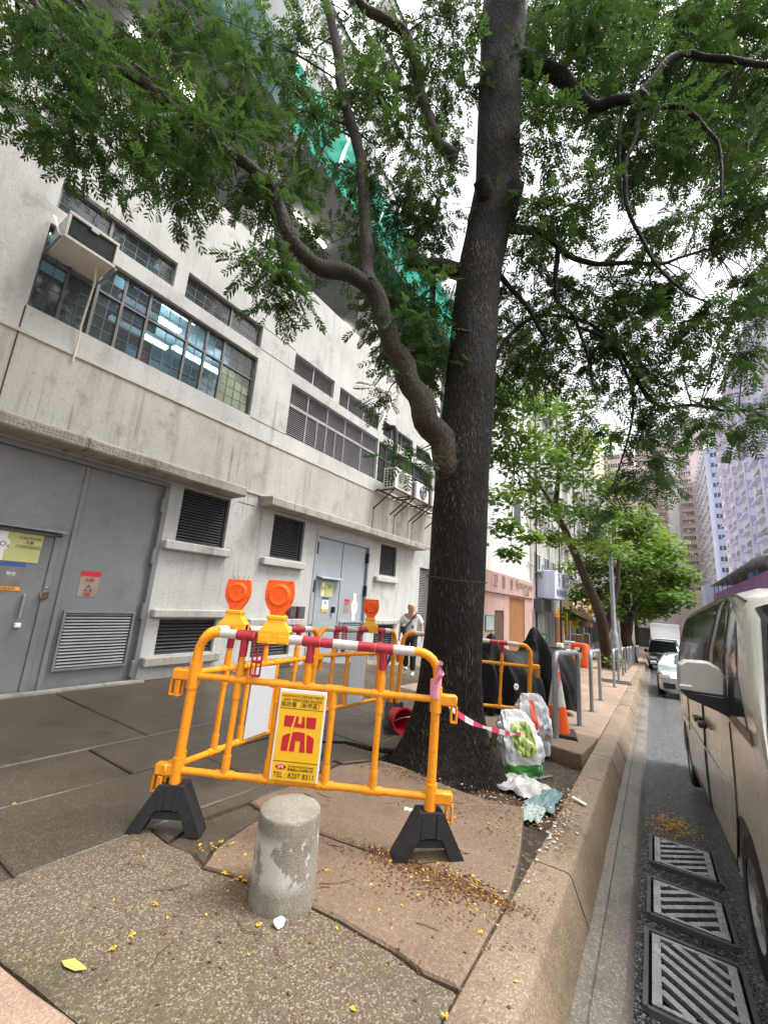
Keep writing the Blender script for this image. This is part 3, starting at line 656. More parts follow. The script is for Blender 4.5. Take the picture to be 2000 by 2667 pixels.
# notices on the doors
def notice(name, label, y0, y1, z0, z1, rows, x=-.045, grp=None):
    t = thing(name, label, 'notice', (WX+x, fy((y0+y1)/2), fz((z0+z1)/2)), group=grp); w, h = fy(y1-y0)/2, (fz(z1)-fz(z0))/2
    for nm, m, ya, yb, za, zb2, dx in rows: MB().box(dx, dx+.002, -w+2*w*ya, -w+2*w*yb, -h+2*h*za, -h+2*h*zb2).part(nm, m, t)
    return t, w, h
def tx(t, s, size, m, y, z, sx=1.0, dx=.007): return text(s, size, m, t, (dx, y, z), RX, sx)
t, w, h = notice('notice', 'yellow caution notice with a CO2 bottle outline on the grey gate', 1.40, 1.915, 1.50, 1.84, [('sheet', M_YP, 0, 1, 0, 1, 0)])
MB().box(.003, .0045, -.17, -.09, -.18, .18).prism([(-.13+.085*math.cos(a), .02+.085*math.sin(a)) for a in [2*math.pi*k/20 for k in range(20)]], 0, .0, .005).part('bottle_mark', M_SIGNW, t)
tx(t, 'CO₂', .085, M_INK, -.13, 0.02); tx(t, 'CAUTION', .05, M_INK, .14, .12); tx(t, '注意', .045, M_INK, .14, .065); tx(t, 'THIS AREA IS PROTECTED\nBY CARBON DIOXIDE GAS', .022, M_INK, .14, .01); 
t, w, h = notice('notice', 'dark notice with a blue head and an orange foot on the grey gate', 1.57, 1.805, 1.16, 1.485, [('sheet', M_GRP, 0, 1, .13, .86, 0), ('blue_head', M_BLUEP, 0, 1, .86, 1, 0), ('orange_foot', M_ORP, 0, 1, 0, .13, 0)])
tx(t, '2728 8399', .035, M_INK, 0, -h*.87); tx(t, '警告', .05, M_SIGNW, 0, .03)
t, w, h = notice('notice', 'brown danger notice with a red head beside the gate louvre', 2.41, 2.64, 1.12, 1.455, [('sheet', M_BRN, 0, 1, 0, .8, 0), ('red_head', M_SIGNR, 0, 1, .8, 1, 0)], x=-.066)
tx(t, '危險', .06, M_SIGNR, 0, .055); mb = MB(); mb.tube([(.004, -.045, -.09), (.004, .045, -.09), (.004, 0, -.01)], .006, 4, closed=True); mb.part('warning_triangle', M_INK, t); tx(t, 'DANGER\n高壓電', .026, M_SIGNR, 0, -.135)
t, w, h = notice('notice', 'pale green caution notice on the double door under its hood', 7.11, 7.55, 1.335, 1.665, [('sheet', M_YP, 0, 1, 0, 1, 0), ('bottle_mark', M_SIGNW, .15, .3, .02, .98, .002)])
tx(t, 'CO₂', .07, M_INK, -.12, 0.02); tx(t, 'CAUTION\n注意', .045, M_INK, .1, .08)
t, w, h = notice('notice', 'white notice with a blue head and an orange foot on the double door', 7.21, 7.44, .99, 1.32, [('sheet', M_SIGNW, 0, 1, .2, .84, 0), ('blue_head', M_BLUEP, 0, 1, .84, 1, 0), ('orange_foot', M_ORP, 0, 1, 0, .2, 0)]); tx(t, '警告\nNOTICE', .04, M_INK, 0, .05)
t, w, h = notice('notice', 'pinkish danger notice with a red head on the double door', 8.06, 8.265, .985, 1.31, [('sheet', M_BRN, 0, 1, 0, .8, 0), ('red_head', M_SIGNR, 0, 1, .8, 1, 0)], x=-.066); tx(t, '危險', .05, M_SIGNR, 0, .05); tx(t, 'DANGER', .035, M_SIGNR, 0, -.08)
t = thing('notice', 'white bottle shaped no smoking notice on the double door', 'notice', (WX-.066, fy(8.46), fz(1.13)))
mb = MB(); mb.box(0, .003, -.062, .062, -.35, .36); pl = [(0.135*math.cos(a), .19*math.sin(a)) for a in [2*math.pi*k/20 for k in range(20)]]; mb.prism(pl, 0, .0, .005); mb.part('plate', M_SIGNW, t); tx(t, 'NO\nCO₂', .075, M_SIGNR, 0, 0)
# meter boxes on the wall
for k, y in enumerate((6.20, 6.46)):
    t = thing('meter_box', ('left' if k == 0 else 'right')+' of two small maroon meter boxes on the white wall', 'meter box', (WX, fy(y), fz(.98)), group='meter boxes')
    MB().bbox(0, .10, -.11, .11, -.13, .13, .01).part('case', plain('maroon', (.10,.03,.035), .4), t); MB().bbox(.10, .106, -.07, .07, -.09, .09, .003).part('cover', M_WIN, t)
# storey above the parapet: soffit, columns, tubes, green sheeting on the edge
up = thing('upper_building', 'grey overhanging upper storeys with green sheeting above the white parapet', 'building', (WX, 0, 0))
zs = 12.6
MB().box(-14, .18, -9, 15.5, zs, zs+.35).part('soffit', M_SOFFIT, up)
for y in (-4.5, .2, 4.9, 9.6, 14.3): MB().box(-13.8, .10, y-.28, y+.28, zs-.62, zs-.004).part('beam', M_SOFFIT, up)
for y in (.2, 4.9, 9.6, 14.3):
    MB().bbox(-1.15, -.55, y-.3, y+.3, Z1-1.1, zs-.63, .02).part('column', M_COLW, up)
MB().quad((-9, -9, 7), (-9, 15.5, 7), (-9, 15.5, zs), (-9, -9, zs)).part('back_wall', M_SOFFIT, up)
for y in (-2, 2.6, 7.3, 12.0):
    for x in (-1.7, -3.6): MB().bbox(x-.06, x+.06, y-.7, y+.7, zs-.12, zs-.04, .01).part('ceiling_light', M_TUBE, up)
t = thing('debris_netting', 'green construction netting hung along the edge of the upper storey', 'netting', (WX, 0, zs))
for k in range(13):
    y0 = -9+k*1.9; mb = MB(); n = 8
    for i in range(n+1):
        for j in range(5):
            mb.v.append((.22+.10*math.sin(i*2.1+k)*.4+.10*j+rnd.uniform(-.02,.02), y0+1.86*i/n, -.55+j*.27+rnd.uniform(-.03,.03)))
    for i in range(n):
        for j in range(4): mb.f.append((i*5+j, (i+1)*5+j, (i+1)*5+j+1, i*5+j+1)); mb.m.append(0)
    mb.part('net_sheet', M_NET if k % 6 else M_NETD, t)
for k in range(7):
    mb = MB(); mb.tube([(.2, -8.8+k*3.6, -.8), (.75, -8.8+k*3.6, 1.2)], .03, 6); mb.part('pole', M_NETD, t)
MB().box(-1.3, .2, 8.5, 15.4, -.66, -.63).part('tarpaulin', M_NETD, t)
# pale tower rising behind
tw = thing('pale_tower', 'pale apartment tower with pale bay windows rising above the green netting', 'building', (-8.6, 0, 0))
MB().box(-9, 0, 6, 12.2, zs+.36, 40).part('wall', M_PALE, tw)
wm = MB().box(0, .4, -.8, .8, -.9, .8).mesh('bay_window', M_PALE); wm2 = MB().box(.5, .52, -.85, .85, -.5, .7).mesh('window', M_WINL)
for f in range(7):
    for y in (7.6, 10.6):
        b_ = link('bay_window', wm, tw, (0, y, 15.5+f*3.1)); link('window', wm2, b_, (0, 0, 0))
# ---------------------------------------------------------------- air conditioners
ac = thing('window_air_conditioner', 'aged white window air conditioner jutting from the upper window', 'air conditioner', (WX, 1.61, 5.72))
MB().bbox(-.25, .46, -.30, .30, .0, .40, .012).part('case', M_ACW, ac)
mb = MB(); mb.bbox(.455, .50, -.31, .31, 0, .045, .006); mb.bbox(.455, .50, -.31, .31, .36, .405, .006); mb.bbox(.455, .50, -.31, -.275, .046, .359, .006); mb.bbox(.455, .50, .275, .31, .046, .359, .006); mb.part('front_frame', M_ACW, ac)
MB().box(.462, .470, -.274, .274, .046, .359).part('grille', M_ACG, ac)
for k in range(14): MB().box(.471, .476, -.27, .27, .055+k*.0215, .062+k*.0215).part('grille_slat', M_ACG, ac)
MB().bbox(.478, .50, -.05, .05, .325, .36, .004).part('badge', M_ACW, ac)
for s_ in (-.33, .33): MB().box(-.05, .50, s_-.015, s_+.015, -.02, .0).part('support', M_GALV, ac)
MB().bar((.45, -.34, .02), (.05, -.36, .50), .035, .01).part('brace', M_ACW2, ac)
mb = MB(); hp = [(.30, .16, -.005), (.25, .2, -.25), (.12, .22, -.55), (.07, .22, -.85), (.04, .24, -1.05), (.03, .24, -1.40)]
mb.tube(hp, .013, 8); mb.part('drain_hose', M_HOSE, ac, smooth=60)
def condenser(y, w, h, label, fan, front=None):
    t = thing('condenser_unit', label, 'air conditioner', (WX+.25, y, 4.50), group='condenser units on the wall rack'); d = .42
    MB().bbox(0, d, -w/2, w/2, 0, h, .015).part('case', M_ACW2, t)
    if fan:
        mb = MB(); mb.lathe([(.20, 0), (.215, .008), (.215, .02)], 24, cap=False); o = mb.part('fan_ring', M_ACG, t, (d+.004, .02, h*.5)); o.rotation_euler = (0, R(90), 0)
        mb = MB(); mb.lathe([(.205, 0), (.205, .001)], 24); o = mb.part('fan_recess', M_ACG, t, (d+.002, .02, h*.5)); o.rotation_euler = (0, R(90), 0)
        for k in range(5):
            mb = MB(); a = k*2*math.pi/5; mb.prism([(0.03*math.cos(a), .03*math.sin(a)), (.19*math.cos(a-.4), .19*math.sin(a-.4)), (.19*math.cos(a+.3), .19*math.sin(a+.3))], 0, d+.006, d+.009); mb.part('fan_blade', M_GALV, t, (0, .02, h*.5))
        for r_ in (.06, .10, .14, .18):
            mb = MB(); mb.tube([(d+.02, .02+r_*math.cos(q), h*.5+r_*math.sin(q)) for q in [2*math.pi*k/20 for k in range(20)]], .003, 4, closed=True); mb.part('guard_ring', M_GALV, t)
        MB().box(d+.001, d+.004, w/2-.16, w/2-.04, h-.14, h-.06).part('badge', M_BLUEP, t)
    else:
        MB().bbox(d, d+.02, -w*.33, w*.33, h*.12, h*.9, .01).part('grille_frame', M_ACW, t); MB().box(d+.02, d+.022, -w*.28, w*.28, h*.17, h*.85).part('grille', M_GRP, t)
        for k in range(14): MB().box(d+.022, d+.028, -w*.28, w*.28, h*.18+k*h*.047, h*.18+k*h*.047+.012).part('grille_slat', M_ACW, t)
    for k in range(7):
        for j in range(3): MB().box(d*.15+j*d*.25, d*.15+j*d*.25+d*.17, -w/2-.004, -w/2-.001, .06+k*h*.125, .06+k*h*.125+h*.09).part('side_vent', M_TRIM, t)
condenser(9.95, .95, .62, 'cream condenser unit with a square grille, first on the wall rack', False)
condenser(11.15, .82, .56, 'white condenser unit with a round fan and a blue badge', True)
condenser(12.25, .80, .55, 'condenser unit beside the trunk, last on the wall rack', False)
rk = thing('condenser_rack', 'rusty angle iron rack bolted to the stained wall under the condensers', 'rack', (WX, 0, 4.48))
MB().bar((.12, 9.4, 0), (.12, 12.8, 0), .04).bar((.68, 9.4, 0), (.68, 12.8, 0), .04).part('rail', M_RUST, rk)
for y in (9.45, 10.35, 10.6, 11.5, 11.75, 12.7): MB().bar((.0, y, -.025), (.72, y, -.025), .035).part('cross_bar', M_RUST, rk); MB().bar((.66, y, -.04), (.0, y, -.55), .03).part('strut', M_RUST, rk)
for y in (9.45, 10.6, 11.5, 11.75): MB().box(.001, .004, y-.02, y+.02, -1.28, -.55).part('rust_streak', plain('rust_stain', (.17,.10,.06), .9, 0, .4, 6), rk)
t = thing('flue_pipe', 'black bent pipe running down the wall in front of the clerestory glass', 'pipe', (WX, fy(9.42), 0))
mb = MB(); mb.tube([(-.1, 0, fz(6.33)), (.10, 0, fz(6.36)), (.2, .02, fz(6.32)), (.22, .03, fz(6.2)), (.22, .03, 5.2)], .075, 10); mb.part('pipe', M_PIPEB, t, smooth=60)
t = thing('satellite_dish', 'small pale dish on the wall beside the trunk', 'satellite dish', (WX+.15, fy(12.1), fz(6.25)))
mb = MB(); mb.lathe([(.02, .0), (.15, .02), (.27, .07), (.34, .13)], 18, cap=False); mb.part('dish', M_ACW2, t, smooth=50).rotation_euler = (R(20), R(70), 0); MB().bar((-.15, 0, -.2), (.02, 0, 0), .03).part('arm', M_GALV, t)

# ---------------------------------------------------------------- plastic road barriers (1.55 m long, 1.17 m high)
def arc(c, r_, a0, a1, n, f): return [f(c, r_, a0+(a1-a0)*k/n) for k in range(n+1)]
BL = 1.54
def barrier(A, B, label, feet=(0, 0), first=None):
    A = Vector((A[0], A[1], gz(*A[:2]))); B = Vector((B[0], B[1], gz(*B[:2]))); d = B-A; Lb = math.hypot(d.x, d.y)
    ang = math.atan2(d.y, d.x); tilt = -math.atan2(d.z, Lb)
    t = thing('plastic_barrier', label, 'barrier', A, group='orange plastic barriers round the tree', rot=(0, tilt, ang))
    k = Lb; rc = .13; ht = 1.155
    mb = MB(); P = [(0, 0, .14), (0, 0, ht-rc)]+[(rc-rc*math.cos(a), 0, ht-rc+rc*math.sin(a)) for a in [R(x) for x in (15,30,45,60,75,90)]]
    P += [(k-rc+rc*math.sin(a), 0, ht-rc+rc*math.cos(a)) for a in [R(x) for x in (0,15,30,45,60,75)]]+[(k, 0, ht-rc), (k, 0, .14)]
    mb.tube(P, .028, 12); mb.part('frame', M_YEL, t, smooth=60)
    for z in (.33, .88):
        mb = MB(); mb.tube([(.02, 0, z), (k-.02, 0, z)], .021, 10); mb.part('rail', M_YEL, t, smooth=60)
    ups = [(.29, .33, ht), (.55, .33, .88), (.72, .88, ht), (.90, .33, .88), (1.19, .33, ht)]
    for x, z0, z1 in ups:
        x = x*k/1.54
        mb = MB(); mb.tube([(x, 0, z0), (x, 0, z1)], .0195, 10); mb.part('upright', M_YEL, t, smooth=60)
        if z1 == ht:
            MB().tube([(x-.055, 0, ht), (x+.055, 0, ht)], .0335, 12).tube([(x, 0, ht-.13), (x, 0, ht-.02)], .026, 10).part('red_sleeve', M_RED, t, smooth=50)
        for z in ([z0, .88, z1] if z1 == ht and z0 < .5 else [z0, z1]):
            if z == ht: continue
            MB().tube([(x-.055, 0, z), (x+.055, 0, z)], .0265, 10).tube([(x, 0, z-.0 if z < .5 else z-(.11 if z0 < .8 else 0)), (x, 0, z+.11 if (z < .5 or z1 == ht) else z)], .025, 10).part('coupling', M_YEL, t, smooth=50)
            if abs(x) < 9:
                MB().lathe([(.006, 0), (.006, .004), (.003, .006)], 8).part('screw', M_YEL, t, (x, -.026, z)).rotation_euler = (R(90), 0, 0)
    for x0, x1, m in ((.13, .232, M_REFL), (.35, .46, M_RED), (.46, .66, M_REFL), (.78, .86, M_RED), (.86, 1.02, M_REFL), (1.02, 1.13, M_RED), (1.25, 1.38, M_REFL)):
        x0, x1 = x0*k/1.54, x1*k/1.54
        MB().tube([(x0, 0, ht), (x1, 0, ht)], .0305, 12).part('band', m, t, smooth=50)
    # hanging red clip on the top rail
    mb = MB(); mb.bbox(.365, .375, -.045, -.03, ht-.24, ht+.02, .003); mb.bbox(.425, .435, -.045, -.03, ht-.24, ht+.02, .003); mb.bbox(.375, .425, -.045, -.035, ht-.02, ht+.03, .003); mb.bbox(.375, .425, -.043, -.033, ht-.245, ht-.225, .003); mb.bbox(.375, .425, -.043, -.033, ht-.16, ht-.14, .003); mb.bbox(.394, .406, -.043, -.034, ht-.225, ht-.02, .003)
    mb.part('clip', M_RED, t)
    for s, x in ((-1, 0), (1, k)):
        for z in (.33, .88):
            mb = MB(); mb.tube([(x, 0, z-.075), (x, 0, z+.075)], .036, 12); mb.bbox(min(x, x+s*.13), max(x, x+s*.13), -.028, .028, z-.03, z+.035, .008)
            mb.part('bracket', M_YEL, t, smooth=40)
            mb = MB(); xx = x+s*.115; mb.bbox(xx-.022, xx-.010, -.018, .018, z-.13, z-.03, .004); mb.bbox(xx+.010, xx+.022, -.018, .018, z-.13, z-.03, .004); mb.bbox(xx-.010, xx+.010, -.018, .018, z-.13, z-.115, .004); mb.part('hook', M_YEL, t)
    for x, fa in ((0, feet[0]), (k, feet[1])):
        if fa is None: continue
        # A-shaped rubber foot: two splayed legs, a socket and a cross web
        mb = MB(); w = .055
        for s in (-1, 1):
            pl = [(s*.035, .262), (s*.075, .262), (s*.205, .03), (s*.215, 0), (s*.135, 0), (s*.075, .12), (s*.06, .13)]
            mb.prism(pl, 1, -w, w)
        mb.part('foot', M_RUB, t, (x, 0, 0)).rotation_euler = (0, -tilt*0, fa)
        f2 = MB(); f2.prism([(-.045, .262), (.045, .262), (.06, .13), (-.06, .13)], 1, -.05, .05); f2.prism([(-.10, .115), (.10, .115), (.125, .075), (-.125, .075)], 1, -.035, .035); f2.box(-.06, -.035, -w-.004, w+.004, .13, .25); f2.box(.035, .06, -w-.004, w+.004, .13, .25)
        f2.part('foot_web', M_RUB, t, (x, 0, 0)).rotation_euler = (0, 0, fa)
    return t
bA = (-2.53, 1.69); bB = (-1.215, 2.525)
br1 = barrier(bA, bB, 'nearest orange plastic barrier, carrying the yellow highways sign', feet=(R(4), R(10)))
br2 = barrier((-2.60, 1.74), (-2.92, 3.28), 'orange plastic barrier running from the near left corner towards the building', feet=(None, R(70)))
br3 = barrier((-3.0, 3.36), (-2.98, 4.90), 'orange plastic barrier standing before the building, third lamp on its rail', feet=(None, R(30)))
br4 = barrier((-2.93, 4.98), (-1.53, 6.10), 'orange plastic barrier passing behind the trunk in front of the black tarpaulin', feet=(R(60), R(20)))
def lamp(br, x, label, rz=0):
    M_ = br.matrix_basis.copy(); P = M_ @ Vector((x, 0, 1.155))
    t = thing('warning_lamp', label, 'warning lamp', P+Vector((0, 0, -.03)), br.rotation_euler.z+rz, 'flashing lamps on the barriers')
    mb = MB(); sec = [(.0, .098, .055), (.075, .098, .055), (.13, .055, .045), (.165, .052, .042)]
    for z, w, d in sec: mb.v += [(-w, -d, z), (w, -d, z), (w, d, z), (-w, d, z)]
    for i in range(3):
        for k in range(4): mb.f.append((i*4+k, i*4+(k+1) % 4, (i+1)*4+(k+1) % 4, (i+1)*4+k))
    mb.f += [(3, 2, 1, 0), (12, 13, 14, 15)]; mb.m = [0]*len(mb.f); mb.part('body', M_AMB, t)
    for s in (-1, 1): MB().lathe([(.024, 0), (.024, .003)], 16).part('cable_hole', M_BLACK, t, (s*.0985, 0, .052)).rotation_euler = (0, R(90), 0)
    for s in (-1, 1): MB().bbox(s*.06-.03, s*.06+.03, -.0585, -.0545, .008, .05, .002).part('latch', M_AMB, t)
    MB().bbox(-.062, .062, -.048, .048, .148, .176, .006).part('collar', M_AMB, t)
    # lens outline
    ol = [(-.042, .176), (-.05, .20), (-.075, .235), (-.092, .28), (-.095, .32), (-.088, .37), (-.082, .40), (.082, .40), (.088, .37), (.095, .32), (.092, .28), (.075, .235), (.05, .20), (.042, .176)]
    mb = MB(); mb.prism(ol, 1, -.022, .022); mb.part('lens', M_LENS, t)
    mb = MB(); mb.prism([(x_*1.035, .29+(z_-.29)*1.03) for x_, z_ in ol], 1, -.006, .006); mb.part('lens_rim', M_LENS, t)
    for s in (-1, 1):
        mb = MB(); mb.lathe([(.078, 0), (.074, .008), (.06, .016), (.045, .012), (.03, .014), (.015, .012), (.0, .014)], 24); o = mb.part('reflector', M_LENSD, t, (0, s*.022, .305), smooth=30); o.rotation_euler = (R(-90)*s, 0, 0)
    for x_, z_ in ((-.07, .39), (0, .39), (.07, .39), (-.085, .27), (.085, .27), (0, .205)): MB().lathe([(.004, 0), (.004, .004)], 8).part('screw', M_RUST, t, (x_, -.0215, z_)).rotation_euler = (R(90), 0, 0)
    return t
lamp(br1, .485, 'large orange warning lamp clipped to the nearest barrier', R(3)); lamp(br2, .30, 'orange warning lamp with thin wires on top, on the left side barrier', R(-70)); lamp(br3, .93, 'small looking orange warning lamp on the barrier before the building', R(-60))
for i, l in enumerate([o for o in bpy.data.objects if o.name.startswith('warning_lamp')]):
    if i == 1:
        for x_ in (-.04, -.01, .02, .05): MB().tube([(x_, 0, .40), (x_*1.4, 0, .43)], .0018, 4).part('wire', M_RUST, l)
# sign boards hung between the lower uprights
def board(br, label, front, name='sign_board', cat='sign'):
    t = thing(name, label, cat, br.location, rot=br.rotation_euler.copy(), group=None)
    k = 1.0
    xa, xb, za, zb = .575, .872, .345, .862
    MB().bbox(xa, xb, -.032, -.024, za, zb, .002).part('panel', M_SIGNW if front else M_BACK, t)
    return t, xa, xb, za, zb
sg, xa, xb, za, zb = board(br1, 'yellow highways department sign with a red road emblem on the nearest barrier', True)
MB().box(xa+.012, xb-.012, -.0335, -.0322, za+.003, zb-.018).part('yellow_face', M_SIGNY, sg)
xc = (xa+xb)/2; y_ = -.0345; W2 = (xb-xa)/2-.012; zt_ = zb-.018; zb_ = za+.003; Hh = zt_-zb_
def zf(v): return zt_-Hh*v
RF = (R(90), 0, 0)
def st(s, size, v, x=0, m=M_INK, sx=1.0): return text(s, size, m, sg, (xc+x, y_, zf(v)), RF, sx)
st('HIGHWAYS DEPARTMENT', .024, .042, sx=.93); st('(NEW TERRITORIES REGION)', .022, .088, sx=.86); st('路政署（新界區）', .033, .145, sx=1.0)
for v in (.188, .792): MB().box(xc-W2, xc+W2, y_, y_+.0008, zf(v)-.0016, zf(v)+.0016).part('rule', M_INK, sg)
def em(poly):   # u across (-1..1), v down the face
    MB().prism([(xc+u*W2, zf(v)) for u, v in poly], 1, y_-.0006, y_+.0008).part('emblem', M_SIGNR, sg)
em([(-.72, .27), (-.27, .27), (-.37, .40), (-.72, .40)]); em([(-.19, .27), (-.08, .27), (-.08, .355), (.08, .355), (.08, .27), (.19, .27), (.24, .40), (-.27, .40)]); em([(.27, .27), (.72, .27), (.72, .40), (.30, .40)])
em([(-.72, .515), (-.56, .485), (-.37, .47), (-.44, .675), (-.72, .675)]); em([(-.28, .455), (0, .448), (.28, .455), (.36, .675), (.11, .675), (.11, .55), (-.11, .55), (-.11, .675), (-.36, .675)]); em([(.37, .47), (.56, .485), (.72, .515), (.72, .675), (.44, .675)])
MB().prism([(xc-.62*W2+.034*math.cos(a), zf(.855)+.014*math.sin(a)) for a in [2*math.pi*k/16 for k in range(16)]], 1, y_-.0004, y_+.0008).part('badge', M_SIGNR, sg)
text('SFK', .025, M_SIGNW, sg, (xc-.62*W2, y_-.0012, zf(.855)), RF); st('Sun Fook Kong (Civil) Limited', .0155, .838, .27*W2, sx=.82); st('新福港(土木)有限公司', .0165, .878, .27*W2, sx=.98); st('TEL : 8207 8311', .040, .945, 0, sx=.95)
for br, lb in ((br2, 'grey blank back of a sign board on the left side barrier'), (br3, 'grey blank back of a sign board on the barrier before the building')): board(br, lb, False)

# ---------------------------------------------------------------- concrete stub bollard
M_BOLLP = M_BOLL.copy(); M_BOLLP.name = 'bollard_flaking_paint'; t_ = M_BOLLP.node_tree; b_ = t_.nodes['Principled BSDF']
lk = b_.inputs['Base Color'].links[0].from_socket; oc = objc(t_); sp_ = N(t_, 'SeparateXYZ'); L(t_, oc, sp_.inputs[0])
band = ramp(t_, sp_.outputs[2], [(.08, 0), (.14, 1), (.27, 1), (.32, 0)]); face_ = ramp(t_, sp_.outputs[1], [(.0, 1), (.12, .0)])
flk = ramp(t_, noi(t_, objc(t_, (1, 1, .7)), 9, 8, .65), [(.47, 0), (.51, .85)]); fk = mix(t_, 1.0, mix(t_, 1.0, band, flk, 'MULTIPLY'), (1,1,1), 'MULTIPLY')
L(t_, mix(t_, fk, lk, (.50,.49,.46)), b_.inputs['Base Color'])
bp = Vector((-1.60, 1.74, 0)); bp.z = gz(bp.x, bp.y)
t = thing('bollard', 'short stained concrete bollard in front of the nearest barrier', 'bollard', bp)
mb = MB(); n = 40
for r_, z in ((.158, -.08), (.158, .0), (.156, .06), (.154, .12), (.153, .17), (.152, .22), (.152, .27), (.152, .31), (.151, .345), (.150, .366), (.148, .379), (.143, .383), (.10, .384), (.05, .384)):
    for k in range(n):
        a = 2*math.pi*k/n; q = 1+.02*mnoise.noise(Vector((math.cos(a)*2, math.sin(a)*2, z*5)))+.012*mnoise.noise(Vector((math.cos(a)*7, math.sin(a)*7, z*16)))
        mb.v.append((r_*q*math.cos(a), r_*q*math.sin(a), z+(.003*mnoise.noise(Vector((math.cos(a)*3, math.sin(a)*3, 9))) if z > .3 else 0)))
for i in range(13):
    for k in range(n): mb.f.append((i*n+k, i*n+(k+1) % n, (i+1)*n+(k+1) % n, (i+1)*n+k)); mb.m.append(0)
mb.f.append(tuple(13*n+k for k in range(n))); mb.m.append(0); mb.part('post', M_BOLLP, t, smooth=50)
MP = plaster('old_white_paint', (.50,.50,.47), .6, .8, .7)
for a0, a1, z0, z1 in ():     # flaking remains of white paint
    mb = MB(); nn = 10
    for i in range(nn+1):
        a = a0+(a1-a0)*i/nn
        for z in (z0+.05*mnoise.noise(Vector((a*5, 1, z0*9))), z1+.05*mnoise.noise(Vector((a*5, 4, z1*9)))): 
            q = .1705*(1+.02*mnoise.noise(Vector((math.cos(a)*2, math.sin(a)*2, z*5)))+.012*mnoise.noise(Vector((math.cos(a)*7, math.sin(a)*7, z*16)))); mb.v.append((q*math.cos(a), q*math.sin(a), z))
    for i in range(nn): mb.f.append((2*i, 2*i+2, 2*i+3, 2*i+1)); mb.m.append(0)
    mb.part('paint_remains', MP, t, smooth=60)
# ---------------------------------------------------------------- bucket, tape, cone, rails
t = thing('bucket', 'red plastic bucket lying on its side against the trunk', 'bucket', (-2.62, 4.66, gz(-2.62, 4.66)+.15), rot=(R(90), 0, R(58))); t.scale = (.82, .82, .82)
mb = MB(); mb.lathe([(.12, -.30), (.165, 0), (.185, .0), (.185, .012), (.16, .012), (.155, .0), (.115, -.29), (.0, -.29)], 28); mb.part('tub', plain('bucket_red', (.42,.012,.03), .35, 0, .05, 5), t, smooth=40)
MB().tube([(.17*math.cos(a), .17*math.sin(a)*.5-.0, .02+.10*math.sin(a)) for a in [math.pi*k/12 for k in range(13)]], .004, 6).part('handle', M_GALV, t)
def tape(name, label, pts, w=.05, seg=10):
    t = thing(name, label, 'barrier tape', pts[0]); P0 = Vector(pts[0]); n = len(pts)*seg; ds = []
    P = [Vector(p) for p in pts]
    def cr(u):
        i = min(int(u), len(P)-2); f = u-i; p0 = P[max(i-1, 0)]; p1 = P[i]; p2 = P[i+1]; p3 = P[min(i+2, len(P)-1)]
        return .5*((2*p1)+(p2-p0)*f+(2*p0-5*p1+4*p2-p3)*f*f+(3*p1-p0-3*p2+p3)*f**3)
    N_ = (len(P)-1)*seg
    for part_ in range(0, N_, 3):
        mb = MB()
        for k in range(part_, min(part_+3, N_)+1):
            u = k/seg; p = cr(u)-P0; tw = .5*math.sin(u*3.1)+.5*math.sin(u*5.3+1); ww = w*(.35+.65*abs(math.sin(u*2.3+.6)))
            s = Vector((.25*math.cos(tw)*.2, .25*math.sin(tw), 1)).normalized()*ww/2; mb.v += [p-s, p+s]
        c = len(mb.v)//2
        for k in range(c-1): mb.f.append((2*k, 2*k+2, 2*k+3, 2*k+1)); mb.m.append(0)
        mb.part('strip', M_TAPER if (part_//3) % 2 else M_TAPEW, t, smooth=60)
    return t
pk = br1.matrix_basis @ Vector((BL+.03, -.03, .95))
e1 = Vector((-1.36, 3.55, .62)); e2 = Vector((-1.28, 4.25, .36)); e3 = Vector((-1.12, 5.0, .30)); e4 = Vector((-1.17, 6.2, .62))
tp = tape('barrier_tape', 'pink and white barrier tape strung from the near barrier past the trunk to the rail', [pk, at(1160, 1830, 3.0), at(1225, 1880, 3.55), at(1300, 1905, 4.1), at(1345, 1912, 4.4), at(1400, 1905, 4.9), at(1432, 1860, 5.45)])
kn = MB(); kn.tube([(0, 0, -.06), (0, 0, .05)], .036, 12); kn.tube([(.0, -.02, .02), (.06, -.06, .10), (.05, -.05, .16), (.015, -.03, .06)], [.012, .022, .018, .01], 6); kn.part('knot', plain('tape_pink', (.72,.28,.36), .45, 0, .25, 30), tp, pk-Vector(tp.location)-Vector((.03, -.01, 0)), smooth=50)
MB().tube([(0, 0, -.12), (.01, -.02, -.02), (-.01, -.01, .1), (.02, .0, .22), (-.03, .0, .02), (-.05, -.03, -.15)], [.01, .03, .022, .012, .02, .012], 6).part('knot', plain('tape_pink', (.72,.28,.36), .45), tp, Vector((-1.17, 6.2, .45))-Vector(tp.location), smooth=50)
cpos = Vector((-1.21, 6.36, 0)); cpos.z = gz(cpos.x, cpos.y)+.055
t = thing('traffic_cone', 'tall orange traffic cone with white bands behind the first grey rail', 'traffic cone', cpos, R(12))
MB().prism([(-.21, .0), (.24, .0), (.21, .045), (-.19, .045)], 1, -.20, .20).part('base', M_RUB, t)
H_ = .90
def cr_(z): return .165*(1-z/H_)+.028*(z/H_)
for z0, z1, m in ((.045, .36, M_CONEO), (.36, .68, M_CONEW), (.68, .80, M_CONEO), (.80, .93, M_CONEW), (.93, H_, M_CONEO)):
    MB().lathe([(cr_(z0), z0), (cr_(z1), z1)], 24, cap=(z1 == H_)).part('cone' if m is M_CONEO else 'band', m, t, smooth=40)
